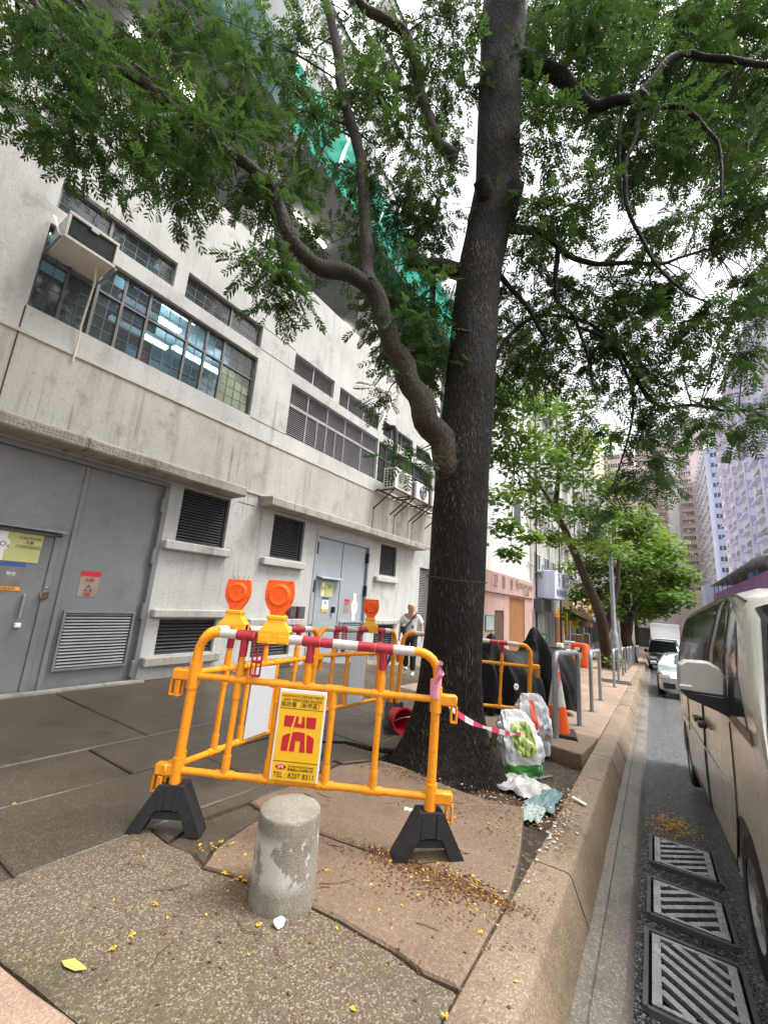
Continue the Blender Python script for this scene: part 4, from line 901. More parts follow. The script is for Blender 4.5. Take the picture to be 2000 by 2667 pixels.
def rail(y0, y1, x0, x1, h, label):
    z0, z1 = gz(x0, y0), gz(x1, y1); t = thing('guard_rail', label, 'guard rail', (x0, y0, z0), group='grey tube rails along the kerb')
    d = Vector((x1-x0, y1-y0, z1-z0)); L_ = d.length; u = d.normalized(); rc = .16; P = [Vector((0, 0, -.05)), Vector((0, 0, h-rc))]
    for a in (18, 36, 54, 72, 90): P.append(u*(rc-rc*math.cos(R(a)))+Vector((0, 0, h-rc+rc*math.sin(R(a)))))
    for a in (0, 18, 36, 54, 72): P.append(u*(L_-rc+rc*math.sin(R(a)))+Vector((0, 0, h-rc+rc*math.cos(R(a)))))
    P += [d+Vector((0, 0, h-rc)), d+Vector((0, 0, -.05))]
    MB().tube(P, .037, 12).part('tube', M_GALV, t, smooth=60)
    for q in (Vector((0,0,0)), d): MB().lathe([(.075, -.02), (.07, .006), (.04, .012)], 14).part('base_mortar', M_S3, t, q)
rail(6.10, 7.55, -1.18, -1.11, 1.10, 'nearest grey tube rail, in front of the orange cone')
rail(9.2, 11.1, -1.13, -1.18, 1.08, 'second grey tube rail along the kerb')
rail(14.6, 16.9, -1.17, -1.22, 1.05, 'third grey tube rail, with a black plate at its foot')
for i, y in enumerate((20.0, 24.5, 28.5, 33, 38, 43.5)): rail(y, y+2.1, -1.05-KD*y, -1.05-KD*(y+2.1), 1.05, '%s grey tube rail in the far row along the kerb' % ['first', 'second', 'third', 'fourth', 'fifth', 'furthest'][i])
t = thing('rubber_plate', 'black flat plate lying under the third rail', 'plate', (-1.25, 16.2, gz(-1.25, 16.2)), R(10)); MB().bbox(-.42, .42, -.3, .3, 0, .05, .015).part('plate', M_RUB, t)

# ---------------------------------------------------------------- motorcycle under a black tarpaulin
def tarp_obj():
    t = thing('covered_motorcycle', 'motorcycle wrapped in a black tarpaulin behind the barrier', 'motorcycle', (-2.02, 7.75, gz(-2.02, 7.75)), R(62))
    nu, nv = 110, 44; mb = MB()
    key = [(-1.05, .30, .20), (-.95, .95, .26), (-.80, 1.24, .16), (-.62, 1.08, .32), (-.25, 1.0, .36), (.02, .98, .34), (.13, 1.18, .22), (.21, 1.38, .09), (.36, 1.12, .26), (.60, 1.02, .34), (.85, 1.08, .34), (1.0, 1.02, .26), (1.08, .5, .16)]
    def ip(u, c):
        for a, b in zip(key, key[1:]):
            if u <= b[0]: f = (u-a[0])/(b[0]-a[0]); f = f*f*(3-2*f); return a[c]+(b[c]-a[c])*f
        return key[-1][c]
    for i in range(nu+1):
        u = -1.05+2.2*i/nu; h = ip(u, 1); w = ip(u, 2)
        for j in range(nv+1):
            a = math.pi*j/nv; c = math.cos(a); s = math.sin(a)
            x = math.copysign(abs(c)**.75, c)*w*(1.0+.25*(1-s)); z = h*(s**.55) if s > 0 else 0
            dr_ = 1-.5*min(1, z/max(h, .1)); f = mnoise.noise(Vector((u*2.0+z*.8, c*1.2, 2)))*.10 + dr_*(.34*(abs(mnoise.noise(Vector((u*3.6+z*.9, c*.8, z*.5))))-.2) + .14*(abs(mnoise.noise(Vector((u*7.5-z*1.2, c*1.0, 5+z*.6))))-.2))
            mb.v.append((u+f*.5, -x*(1+f*1.2), max(z*(1+f*.5), .05+.12*abs(mnoise.noise(Vector((u*4, c*3, 1)))))))
    for i in range(nu):
        for j in range(nv): mb.f.append((i*(nv+1)+j, (i+1)*(nv+1)+j, (i+1)*(nv+1)+j+1, i*(nv+1)+j+1)); mb.m.append(0)
    mb.part('tarpaulin', M_TARP, t, smooth=75)
    for x in (-.70, .80):
        mb = MB(); mb.tube([(x+.27*math.cos(a), 0, .29+.27*math.sin(a)) for a in [2*math.pi*k/24 for k in range(24)]], .055, 10, closed=True); mb.part('wheel', M_TYRE, t, smooth=60)
    MB().lathe([(.05, 0), (.05, .012), (.03, .016), (.03, .004)], 16).part('eyelet', M_SIGNW, t, (-.62, -.42, .50)).rotation_euler = (R(90), 0, 0)
    mb = MB(); mb.tube([(1.0, -.1, .42), (1.25, -.15, .30), (1.32, -.1, .18), (1.15, -.05, .22), (1.02, -.1, .36)], .012, 6); mb.tube([(1.05, 0, .2), (1.05, -.12, .75)], .02, 6); mb.part('footrest', M_TRIM, t)
    return t
tarp_obj()
# ---------------------------------------------------------------- litter bin, sacks
t = thing('litter_bin', 'orange litter bin with a white hooded opening on the far pavement', 'litter bin', (-3.05, 21.6, gz(-3.05, 21.6)), R(-12))
mb = MB(); sec = [(0, .40, .30), (.06, .42, .32), (.10, .40, .30), (.12, .43, .33), (.5, .41, .31), (.95, .38, .29), (1.03, .34, .26), (1.06, .26, .2)]
n = 24
for z, a_, b_ in sec:
    for k in range(n):
        q = 2*math.pi*k/n; c, s = math.cos(q), math.sin(q); mb.v.append((math.copysign(abs(c)**.55, c)*a_, math.copysign(abs(s)**.55, s)*b_, z))
for i in range(len(sec)-1):
    for k in range(n): mb.f.append((i*n+k, i*n+(k+1) % n, (i+1)*n+(k+1) % n, (i+1)*n+k)); mb.m.append(0)
mb.f.append(tuple((len(sec)-1)*n+k for k in range(n))); mb.m.append(0); mb.part('body', M_BIN, t, smooth=40)
MB().bbox(-.17, .17, -.345, -.30, .70, .90, .02).part('opening', M_BLACK, t); MB().bbox(-.15, .12, -.352, -.32, .735, .89, .02).part('inner_panel', M_SIGNW, t); MB().bbox(-.2, .17, -.349, -.30, .36, .66, .01).part('label', plain('bin_label', (.45,.50,.35), .5, 0, .3, 6), t)
m_, t_, b_ = nt('vegetable_print'); v_ = objc(t_, (1, 1, .35))
L(t_, ramp(t_, noi(t_, v_, 34, 4, .6), [(.33, (.02,.09,.03)), (.43, (.10,.22,.03)), (.5, (.34,.42,.08)), (.62, (.55,.55,.25)), (.72, (.72,.72,.62))]), b_.inputs['Base Color']); M_VEG = m_
# sack: slumped woven bag, printed bands as parts laid on it
def sack(loc, rz, W_, D_, H_, lean, label, name='rice_sack', printed=True):
    t = thing(name, label, 'sack', loc, rz); nu, nv = 80, 44
    def S(u, v):     # u around 0..1, v up 0..1
        a = 2*math.pi*u; c, s = math.cos(a), math.sin(a)
        k = (1-.28*max(0, v-.70)/.30) ; k2 = (1-.85*max(0, v-.45)/.55)
        bul = .86+.14*math.sin(math.pi*min(1, v*1.15)); f = mnoise.noise(Vector((c*1.6, s*1.6, v*3.2)))*.14+mnoise.noise(Vector((c*3, s*3, v*6)))*.06+.22*(abs(mnoise.noise(Vector((c*2.5+v*2, s*2.5, v*5))))-.2)+.10*(abs(mnoise.noise(Vector((c*6-v*3, s*6, v*11))))-.2)
        x = math.copysign(abs(c)**.7, c)*W_/2*(bul+f)*(1-.10*v*v)*k; y = math.copysign(abs(s)**.7, s)*D_/2*(bul+f)*k2
        return Vector((x+lean[0]*v*v*H_, y+lean[1]*v*v*H_, H_*(v**.9)*(1+f*.4)))
    mb = MB()
    for j in range(nv+1):
        for i in range(nu): mb.v.append(S(i/nu, j/nv))
    for j in range(nv):
        for i in range(nu): mb.f.append((j*nu+i, j*nu+(i+1) % nu, (j+1)*nu+(i+1) % nu, (j+1)*nu+i)); mb.m.append(0)
    mb.f += [tuple(range(nu))[::-1], tuple(nv*nu+i for i in range(nu))]; mb.m += [0, 0]; mb.part('bag', M_BAG, t, smooth=70)
    def patch(nm, m, u0, u1, v0, v1, shape=None, off=.006, nn=14):
        mb = MB(); 
        for i in range(nn+1):
            for j in range(nn+1):
                u = u0+(u1-u0)*i/nn; v = v0+(v1-v0)*j/nn
                if shape: u, v = shape(i/nn, j/nn)
                p = S(u, v); c = S(u, v); e = .004; nrm = (S(u+e, v)-S(u-e, v)).cross(S(u, v+e)-S(u, v-e)).normalized(); mb.v.append(p+nrm*off)
        for i in range(nn):
            for j in range(nn): mb.f.append((i*(nn+1)+j, (i+1)*(nn+1)+j, (i+1)*(nn+1)+j+1, i*(nn+1)+j+1)); mb.m.append(0)
        mb.part(nm, m, t, smooth=70)
    return t, S, patch
sp = Vector((-1.25, 4.72, 0)); sp.z = gz(sp.x, sp.y)-.05
t, S, patch = sack(sp, R(38), .44, .34, .57, (-.14, .10), 'white woven sack printed with green vegetables slumped by the trunk')
def ell(cu, cv, ru, rv):
    def f(i, j):
        a = 2*math.pi*i; return cu+ru*j*math.cos(a), cv+rv*j*math.sin(a)
    return f
patch('green_print', M_DGREEN, .56, .93, .03, .20, lambda i, j: (.57+.36*i, .03+(.12+.07*i+.012*math.sin(i*60))*j)); patch('vegetable_print', M_VEG, 0, 0, 0, 0, ell(.745, .56, .075, .25), .008, 24)
sp = Vector((-1.31, 5.50, 0)); sp.z = gz(sp.x, sp.y)-.02
t, S, patch = sack(sp, R(30), .42, .28, .62, (-.05, .06), 'white woven sack with a red stripe and blue writing leaning behind the green one')
patch('red_stripe', plain('print_orange_red', (.75,.10,.04), .5), .73, .755, .25, .9); patch('print', M_BRN, 0, 0, 0, 0, ell(.83, .30, .035, .06), .008, 12)
for k, ch in enumerate('米好大'):
    p = S(.81, .72-.16*k); text(ch, .075, M_BLUEP, t, p+Vector((.02, -.02, 0)), (R(80), R(-14), R(14)))
patch('print', M_SIGNR, 0, 0, 0, 0, ell(.66, .62, .025, .05), .008, 12)
# crumpled film and netting by the pit
def crumple(name, label, loc, sx_, sy_, h, mat, seed, cat='plastic sheet'):
    n = 22; mb = MB()
    for i in range(n+1):
        for j in range(n+1):
            u, v = i/n*2-1, j/n*2-1; r_ = max(abs(u), abs(v)); e = 1+.35*mnoise.noise(Vector((u*2, v*2, seed)))
            x, y = u*sx_*e, v*sy_*e; z = h*(1-r_)**.6*(.6+.9*abs(mnoise.noise(Vector((u*3, v*3, seed+4)))))+.035*abs(mnoise.noise(Vector((u*9, v*9, seed))))+.006
            mb.v.append((x, y, z+gz(loc[0]+x, loc[1]+y)-gz(*loc)))
    for i in range(n):
        for j in range(n): mb.f.append((i*(n+1)+j, (i+1)*(n+1)+j, (i+1)*(n+1)+j+1, i*(n+1)+j+1)); mb.m.append(0)
    o = mb.part(name, mat, None, (loc[0], loc[1], gz(*loc)-.05), smooth=60); tag(o, label, cat); return o
crumple('plastic_sheet', 'crumpled whitish plastic film under the green printed sack', (-1.12, 4.28), .22, .20, .10, M_PLASW, 2.0)
crumple('netting_scrap', 'torn blue grey netting beside the plastic film near the kerb', (-.90, 4.18), .10, .28, .05, M_NETB, 5.0, 'netting')
crumple('netting_scrap', 'pale green scrap of netting lying towards the kerb', (-.93, 3.82), .09, .20, .03, plain('pale_net', (.30,.37,.34), .6, 0, .3, 30, .4), 8.0, 'netting')
# ---------------------------------------------------------------- the big tree
def smooth_path(P, rs, seg=6):
    P = [Vector(p) for p in P]; out = []; ro = []
    for i in range(len(P)-1):
        p0 = P[max(i-1, 0)]; p1 = P[i]; p2 = P[i+1]; p3 = P[min(i+2, len(P)-1)]
        for k in range(seg):
            f = k/seg; out.append(.5*((2*p1)+(p2-p0)*f+(2*p0-5*p1+4*p2-p3)*f*f+(3*p1-p0-3*p2+p3)*f**3)); ro.append(rs[i]+(rs[i+1]-rs[i])*f)
    out.append(P[-1]); ro.append(rs[-1]); return out, ro
TB = Vector((-1.78, 4.17, 0)); TB.z = gz(TB.x, TB.y)-.04
tree = thing('tree', 'big dark barked tree with feathery leaves rising between the barriers and the kerb', 'tree', TB)
def trunk_mesh():
    mb = MB(); n = 40
    ctr = [(-.10, 1.86, 4.13, .54), (.05, 1.85, 4.135, .46), (.22, 1.84, 4.14, .395), (.5, 1.83, 4.15, .34), (.9, 1.82, 4.155, .31), (1.5, 1.805, 4.165, .296), (2.2, 1.79, 4.175, .296), (3.0, 1.775, 4.185, .30), (3.5, 1.755, 4.20, .305), (4.0, 1.73, 4.215, .298), (4.8, 1.69, 4.24, .282), (5.6, 1.655, 4.262, .278), (6.3, 1.57, 4.315, .278), (6.8, 1.51, 4.355, .28), (7.2, 1.475, 4.38, .285), (8.5, 1.459, 4.39, .29), (9.5, 1.43, 4.41, .31), (10.5, 1.40, 4.43, .33), (12.5, 1.30, 4.5, .20), (14.5, 1.1, 4.6, .12)]
    P, Rr = smooth_path([(-c[1], c[2], c[0]-.18) for c in ctr], [c[3] for c in ctr], 5)
    for p, r_ in zip(P, Rr):
        h = p.z+.18
        for k in range(n):
            a = 2*math.pi*k/n; fl = max(0, 1-h/.9)
            q = 1+.06*math.sin(a*3+.7+h*.25)*(.5+fl)+.22*fl*fl*max(0, math.sin(a*5+1.1))+.05*mnoise.noise(Vector((math.cos(a)*1.5, math.sin(a)*1.5, h*1.1)))+.02*mnoise.noise(Vector((math.cos(a)*5, math.sin(a)*5, h*3)))
            mb.v.append((p.x+r_*q*math.cos(a)-TB.x, p.y+r_*q*math.sin(a)-TB.y, p.z-TB.z))
    for i in range(len(P)-1):
        for k in range(n): mb.f.append((i*n+k, i*n+(k+1) % n, (i+1)*n+(k+1) % n, (i+1)*n+k)); mb.m.append(0)
    return mb
trunk_mesh().part('trunk', M_BARK, tree, smooth=70)
LIMBS = []
def limb(pix, rs, mat=M_BARK2, n=12, name='limb'):
    P, Rr = smooth_path([at(*q) if len(q) == 3 else Vector(q[0]) for q in pix], rs, 5); LIMBS.append([(p, r_) for p, r_ in zip(P, Rr)])
    mb = MB(); Q = []
    for i, p in enumerate(P): Q.append(p+Vector((mnoise.noise(p*3.1), mnoise.noise(p*3.1+Vector((5,0,0))), mnoise.noise(p*3.1+Vector((0,7,0)))))*Rr[i]*.55-TB)
    Rn = [r_*(1+.12*mnoise.noise(p*5)) for p, r_ in zip(P, Rr)]
    mb.tube(Q, Rn, n); return mb.part(name, mat, tree, smooth=70)
limb([(1225, 1400, 4.42), (1200, 1290, 4.40), (1150, 1150, 4.28), (1095, 1055, 4.17), (1040, 930, 4.10), (992, 810, 4.05), (962, 745, 4.0)], [.13, .17, .16, .135, .12, .11, .105])
limb([(968, 760, 4.02), (900, 715, 3.95), (830, 690, 3.85), (780, 650, 3.8), (745, 590, 3.72), (725, 530, 3.68), (700, 470, 3.6), (600, 400, 3.45), (530, 345, 3.35), (460, 290, 3.28), (385, 225, 3.18), (330, 190, 3.12), (265, 178, 3.05), (200, 128, 2.95), (140, 75, 2.85), (85, 0, 2.8), (40, -60, 2.75)], [.092, .092, .086, .078, .070, .066, .062, .06, .058, .056, .054, .052, .048, .045, .042, .038, .032])
limb([(962, 748, 4.0), (955, 690, 4.02), (953, 633, 4.05), (947, 482, 4.1), (930, 365, 4.15), (900, 275, 4.2), (876, 120, 4.3), (850, 0, 4.35), (830, -120, 4.4)], [.10, .085, .075, .072, .07, .07, .068, .06, .05])
limb([(1180, 410, 4.38), (1132, 362, 4.35), (1107, 283, 4.3), (1085, 190, 4.3), (1067, 120, 4.28), (1045, 72, 4.2), (1000, 50, 4.15), (955, 30, 4.1), (930, -10, 4.0), (900, -80, 3.9)], [.09, .07, .066, .064, .066, .068, .06, .06, .055, .05])
limb([(1330, 160, 4.45), (1420, 182, 4.40), (1482, 222, 4.35), (1524, 270, 4.3), (1580, 271, 4.25), (1650, 253, 4.2), (1690, 218, 4.15), (1741, 157, 4.1), (1800, 141, 4.1), (1900, 157, 4.0), (2010, 170, 4.0), (2150, 180, 3.9)], [.15, .11, .10, .085, .072, .062, .05, .044, .042, .04, .035, .03], M_BARK)
limb([(1650, 253, 4.2), (1690, 283, 4.15), (1772, 278, 4.1), (1844, 343, 4.05), (1874, 395, 4.0), (1878, 530, 4.0)], [.042, .034, .03, .026, .02, .01], M_BARK)
limb([(1670, 270, 4.2), (1652, 360, 4.2), (1627, 434, 4.15), (1633, 542, 4.1), (1669, 615, 4.1), (1711, 693, 4.05), (1784, 760, 4.0), (1850, 790, 4.0)], [.04, .034, .028, .024, .022, .018, .013, .008], M_BARK)
limb([(1622, 272, 4.25), (1610, 360, 4.2), (1614, 458, 4.15), (1622, 545, 4.1)], [.028, .024, .02, .012], M_BARK)
limb([(1290, 590, 4.5), (1328, 596, 4.55), (1415, 608, 4.7), (1470, 657, 4.8), (1542, 687, 4.9), (1633, 684, 5.0), (1723, 687, 5.1), (1780, 668, 5.2), (1880, 640, 5.3)], [.085, .058, .05, .04, .034, .03, .026, .022, .012], M_BARK)
limb([(1452, 650, 4.78), (1446, 735, 4.8), (1452, 785, 4.85), (1494, 826, 4.9), (1512, 875, 5.0), (1540, 960, 5.2)], [.038, .032, .028, .024, .02, .012], M_BARK)
limb([(1280, 700, 4.5), (1308, 724, 4.6), (1350, 772, 4.7), (1386, 825, 4.8), (1430, 900, 5.0)], [.05, .035, .03, .026, .012], M_BARK)
limb([(1225, 712, 4.45), (1187, 705, 4.42), (1139, 692, 4.4), (1080, 688, 4.38), (1070, 655, 4.38), (1096, 602, 4.4), (1132, 560, 4.45), (1140, 520, 4.5)], [.12, .10, .09, .075, .06, .055, .045, .03], M_BARK)
limb([(1128, 700, 4.4), (1126, 750, 4.4), (1127, 795, 4.4), (1128, 840, 4.42)], [.045, .04, .03, .012], M_BARK)
limb([(1500, 850, 5.0), (1600, 900, 5.2), (1700, 1050, 5.4), (1800, 1055, 5.5), (1900, 1070, 5.4), (2000, 1060, 5.3)], [.02, .03, .026, .024, .018, .01], M_BARK)
limb([(1290, 930, 4.7), (1340, 860, 4.9), (1420, 820, 5.2), (1560, 860, 5.4), (1640, 1000, 5.5), (1640, 1120, 5.6), (1600, 1250, 5.7)], [.03, .028, .026, .024, .02, .016, .008], M_BARK)
# pruned stubs
def stub(q0, q1, r0, r1):
    P = [at(*q0), at(*q1)]; mb = MB(); mb.tube([P[0]-TB, (P[0]+P[1])/2-TB, P[1]-TB], [r0, r0, r1], 14); mb.part('pruned_stub', M_BARK, tree, smooth=60)
    d = (P[1]-P[0]).normalized(); mb = MB(); mb.tube([P[1]-TB-d*.01, P[1]-TB+d*.004], [r1*.95, r1*.9], 14); mb.part('cut_face', M_CUT, tree)
stub((1285, 570, 4.4), (1252, 468, 4.16), .12, .10); stub((1310, 590, 4.4), (1345, 480, 4.22), .12, .10)
MB().tube([at(1110, 1500, 4.1)-TB+Vector((.0, 0, 0)), at(1190, 1512, 4.09)-TB, at(1268, 1518, 4.15)-TB], .006, 6).part('cable', M_TRIM, tree)
# ---- foliage: bipinnate fronds
def frond_template(npin=11, seed=0):
    rr = random.Random(seed); v = []; f = []
    Lf = 1.0
    def rach(s): return Vector((s, 0, -.30*s*s))
    for k in range(4):                                     # rachis, thin ribbon
        a, b = rach(k/4), rach((k+1)/4); w = .006; o = len(v); v += [a+Vector((0, w, 0)), a-Vector((0, w, 0)), b-Vector((0, w, 0)), b+Vector((0, w, 0))]; f.append((o, o+1, o+2, o+3))
    for k in range(npin):
        s = .14+.86*k/(npin-1); b = rach(s); env = math.sin(math.pi*min(1, .18+.80*(1-abs(s-.5)*1.25)))*.24*(1.0 if k < npin-1 else .6)
        for sg in (-1, 1):
            an = R(62-22*s+rr.uniform(-9, 9)); d = Vector((math.cos(an), sg*math.sin(an), -.25+rr.uniform(-.15, .1))).normalized(); sd = Vector((-d.y, d.x, 0)).normalized()*sg
            w = .033; l = env*rr.uniform(.85, 1.1); o = len(v)
            m = b+d*l*.45+Vector((0, 0, -.01)); e = b+d*l+Vector((0, 0, -.05*l))
            v += [b, m+sd*w, e, m-sd*w]; f += [(o, o+1, o+2, o+3)]
    return np.array([tuple(q) for q in v]), f
TPL = [frond_template(11, 1), frond_template(12, 2), frond_template(9, 3)]
def scatter(name, mat, parent, base, items, tpls):
    # items: (pos, dir, roll, size, tone); one joined mesh
    V = []; loops = []; starts = []; tot = []; tone = []; off = 0; lc = 0
    faces = [[np.array(ff) for ff in t[1]] for t in tpls]
    flat = [np.concatenate(fs) for fs in faces]; cnt = [np.array([len(q) for q in fs]) for fs in faces]
    for i, (p, d, ro, s, tn) in enumerate(items):
        k = i % len(tpls); tv = tpls[k][0]
        d = Vector(d).normalized(); z = Vector((0, 0, 1)); y = z.cross(d)
        if y.length < .05: y = Vector((0, 1, 0))
        y.normalize(); x = d; zz = x.cross(y); y2 = y*math.cos(ro)+zz*math.sin(ro); z2 = x.cross(y2)
        M_ = np.array([tuple(x), tuple(y2), tuple(z2)])*s
        V.append(tv@M_+np.array(tuple(Vector(p)-base))); loops.append(flat[k]+off); tot.append(cnt[k]); off += len(tv); tone.append(np.full(len(tv), tn))
    V = np.concatenate(V); loops = np.concatenate(loops); tot = np.concatenate(tot); tone = np.concatenate(tone)
    me = bpy.data.meshes.new(name); me.vertices.add(len(V)); me.vertices.foreach_set('co', V.astype(np.float32).ravel())
    me.loops.add(len(loops)); me.loops.foreach_set('vertex_index', loops.astype(np.int32))
    me.polygons.add(len(tot)); st = np.concatenate([[0], np.cumsum(tot)[:-1]]); me.polygons.foreach_set('loop_start', st.astype(np.int32))
    try: me.polygons.foreach_set('loop_total', tot.astype(np.int32))
    except Exception: pass
    me.update(calc_edges=True); me.validate()
    a = me.attributes.new('tone', 'FLOAT', 'POINT'); a.data.foreach_set('value', tone.astype(np.float32)); me.materials.append(mat)
    o = link(name, me, parent); o['kind'] = 'stuff'; return o
CL = []   # (px, py, D, radius, fronds)
def cl(D, r, n, *pts):
    for x, y in pts: CL.append((x, y, D+rnd.uniform(-.25, .25), r, n))
cl(3.35, .30, 34, (40, 40), (60, 150), (30, 230), (150, 60), (160, 150), (165, 235), (130, 320), (220, 330), (225, 385), (165, 380), (110, 200), (-60, 80), (-60, 200), (90, 280), (260, 60), (270, 130), (205, 20), (100, 90), (215, 200))
cl(3.2, .18, 18, (270, 430), (180, 370))
cl(3.7, .34, 36, (340, 60), (350, 150), (300, 240), (330, 320), (390, 250), (420, 80), (420, 170), (470, 60), (480, 190), (540, 100), (520, 30), (560, 190), (600, 60), (440, 350), (380, 400))
cl(3.5, .24, 30, (470, 440), (440, 500), (500, 500), (520, 430), (545, 330), (600, 280), (640, 180), (610, 360), (460, 400))
cl(3.9, .32, 36, (680, 300), (700, 400), (650, 450), (660, 540), (700, 600), (690, 690), (720, 220), (660, 100), (740, 130), (620, 480), (740, 470), (730, 750), (760, 560))
cl(3.7, .20, 22, (680, 730), (700, 770), (730, 700))
cl(4.6, .42, 56, (790, 200), (850, 230), (830, 420), (890, 620), (960, 170), (990, 270), (1010, 380), (1030, 200), (960, 80), (900, 30), (1060, 40), (1130, 40), (1160, 140), (1160, 230), (1190, 60), (1060, 460), (1000, 520), (990, 620), (1060, 590), (1110, 540), (1120, 420), (1180, 330), (1150, 620), (1030, 690), (1060, 780), (1010, 800), (1110, 760), (1130, 860), (1080, 880), (1100, 950), (1150, 960), (1040, 860))
cl(4.4, .16, 12, (1010, 1030), (1035, 1020), (1090, 1180), (1060, 1195))
cl(2.85, .24, 20, (150, 90), (300, 150), (420, 240), (520, 330), (230, 130), (60, 30), (350, 60), (480, 330))
cl(4.0, .34, 34, (800, 120), (770, 300), (960, 250), (1010, 130), (1080, 330), (960, 420), (1150, 100))
gaps = [(1540, 430, 45), (1720, 600, 40), (1850, 620, 45), (1420, 520, 30), (1600, 470, 28), (1900, 450, 35), (1800, 330, 30), (1492, 400, 80), (1450, 330, 40), (1375, 120, 45), (1400, 260, 45), (1590, 330, 30), (1560, 60, 25), (1740, 210, 40), (1980, 60, 45), (1850, 740, 85), (1790, 740, 60), (1930, 650, 40), (1480, 560, 30), (1990, 620, 30), (1700, 60, 25), (1960, 230, 28), (1640, 560, 28), (1760, 460, 26), (1395, 440, 26)]
y = -60
while y < 660:
    x = 1340 + (26 if int(y/52) % 2 else 0)
    while x < 2090:
        jx, jy = x+rnd.uniform(-24, 24), y+rnd.uniform(-22, 22)
        if not any((jx-a)**2+(jy-b)**2 < c*c for a, b, c in gaps) and rnd.random() < (.92 if jy < 430 else .62): CL.append((jx, jy, rnd.uniform(4.2, 6.4), .44, 49))
        x += 58
    y += 52
cl(5.4, .38, 52, (1320, 780), (1390, 740), (1450, 770), (1510, 740), (1330, 860), (1400, 850), (1470, 860), (1540, 830), (1580, 760), (1600, 850), (1310, 960), (1380, 950), (1330, 1050), (1440, 940), (1510, 930), (1570, 920), (1640, 740), (1660, 800), (1620, 900), (1690, 730))
cl(5.2, .32, 26, (1660, 870), (1700, 900), (1680, 960), (1640, 960), (1720, 960), (1770, 700), (1800, 800), (1770, 840), (1790, 890), (1740, 790), (1860, 800), (1900, 740), (1960, 720), (1990, 760), (1930, 790), (1870, 890), (1920, 900), (1890, 930), (1990, 830))
cl(5.3, .26, 22, (1770, 1060), (1820, 1060), (1870, 1050), (1920, 1060), (1970, 1060), (2010, 1070), (1900, 1110), (1850, 1090), (1960, 1100), (1720, 1040), (1680, 1080), (1660, 1150), (1640, 1210), (1700, 1190), (1720, 1230), (1610, 1260), (1620, 1330), (1590, 1120), (1560, 1060), (1640, 1060), (1590, 1000))
items = []; twigs = MB(); allp = [q for l in LIMBS for q in l]
for (px, py, D, r_, nf) in CL:
    C = at(px, py, D); near = min(allp, key=lambda q: (q[0]-C).length_squared); dv = C-near[0]
    if dv.length < 1.7:
        mid = (near[0]+C)/2+Vector((rnd.uniform(-.1, .1), rnd.uniform(-.1, .1), .12*dv.length)); P, Rr = smooth_path([near[0], mid, C], [min(near[1]*.5, .014), .008, .004], 4); twigs.tube([p-TB for p in P], Rr, 5, caps=False)
    tb = rnd.gauss(.36, .15); nsub = max(2, nf//9)
    for s in range(nsub):
        a = rnd.uniform(0, 2*math.pi); el = rnd.uniform(-.5, .45); tip = C+Vector((math.cos(a)*math.cos(el), math.sin(a)*math.cos(el), math.sin(el)*.8))*r_*rnd.uniform(.5, 1.25)
        twigs.tube([C-TB, (C+tip)/2+Vector((0, 0, .03))-TB, tip-TB], [.005, .0035, .002], 4, caps=False)
        for k in range(nf//nsub):
            u = rnd.random(); p = C+(tip-C)*(.25+.75*u); b = a+rnd.uniform(-1.5, 1.5)
            d = Vector((math.cos(b), math.sin(b), rnd.uniform(-1.1, .25)))
            items.append((p, d, rnd.uniform(-1.0, 1.0), rnd.uniform(.27, .42)*(1.18 if px > 1300 else 1.0), min(1, max(0, tb+rnd.gauss(0, .16)))))
tw_ = twigs.part('twigs', M_BARK2, tree); tw_['kind'] = 'stuff'
scatter('crown', M_LEAF, tree, TB, items, TPL)

# ---------------------------------------------------------------- broad-leaved street trees further on
def leaf_template(k):
    v = [(0, 0, 0), (.30, .28, .06), (.75, .26, .04), (1.0, .0, -.08), (.75, -.26, .04), (.30, -.28, .06), (.5, 0, -.03)]
    return np.array(v), [(0, 6, 1), (1, 6, 2), (2, 6, 3), (3, 6, 4), (4, 6, 5), (5, 6, 0)]
LT = [leaf_template(0)]
def street_tree(label, base, trunks, blobs, size, seed, mat=M_LEAF2, grp='street trees along the kerb'):
    rr = random.Random(seed); B = Vector(base); t = thing('street_tree', label, 'tree', B, group=grp); pts = []
    for i, (P, rs) in enumerate(trunks):
        P2, R2 = smooth_path(P, rs, 5); pts += P2
        mb = MB(); mb.tube([p+Vector((mnoise.noise(p*1.3), mnoise.noise(p*1.3+Vector((4, 0, 0))), 0))*.06-B for p in P2], R2, 10); mb.part('trunk' if i == 0 else 'limb', M_BARK3, t, smooth=70)
    tw = MB(); it = []
    for C, r_, n in blobs:
        C = Vector(C); near = min(pts, key=lambda q: (q-C).length_squared); tw.tube([near-B, (near+C)/2+Vector((0, 0, .15))-B, C-B], [.03, .02, .008], 5, caps=False); tn = rr.gauss(.5, .17)
        for k in range(n):
            d = Vector((rr.gauss(0, 1), rr.gauss(0, 1), rr.gauss(0, .62))); d = d.normalized()*r_*rr.random()**.45
            d.z *= .72; a = rr.uniform(0, 2*math.pi); it.append((C+d, (math.cos(a), math.sin(a), rr.uniform(-.7, .05)), rr.uniform(-.5, .5), size*rr.uniform(.7, 1.25), min(1, max(0, tn+rr.gauss(0, .15)+d.z*.18))))
    tw.part('twigs', M_BARK3, t)['kind'] = 'stuff'; scatter('crown', mat, t, B, it, LT)
def Y_(x, y, Y): return ony(x, y, Y)
b2 = G(1588, 1742); Yb = b2.y
bl2 = []
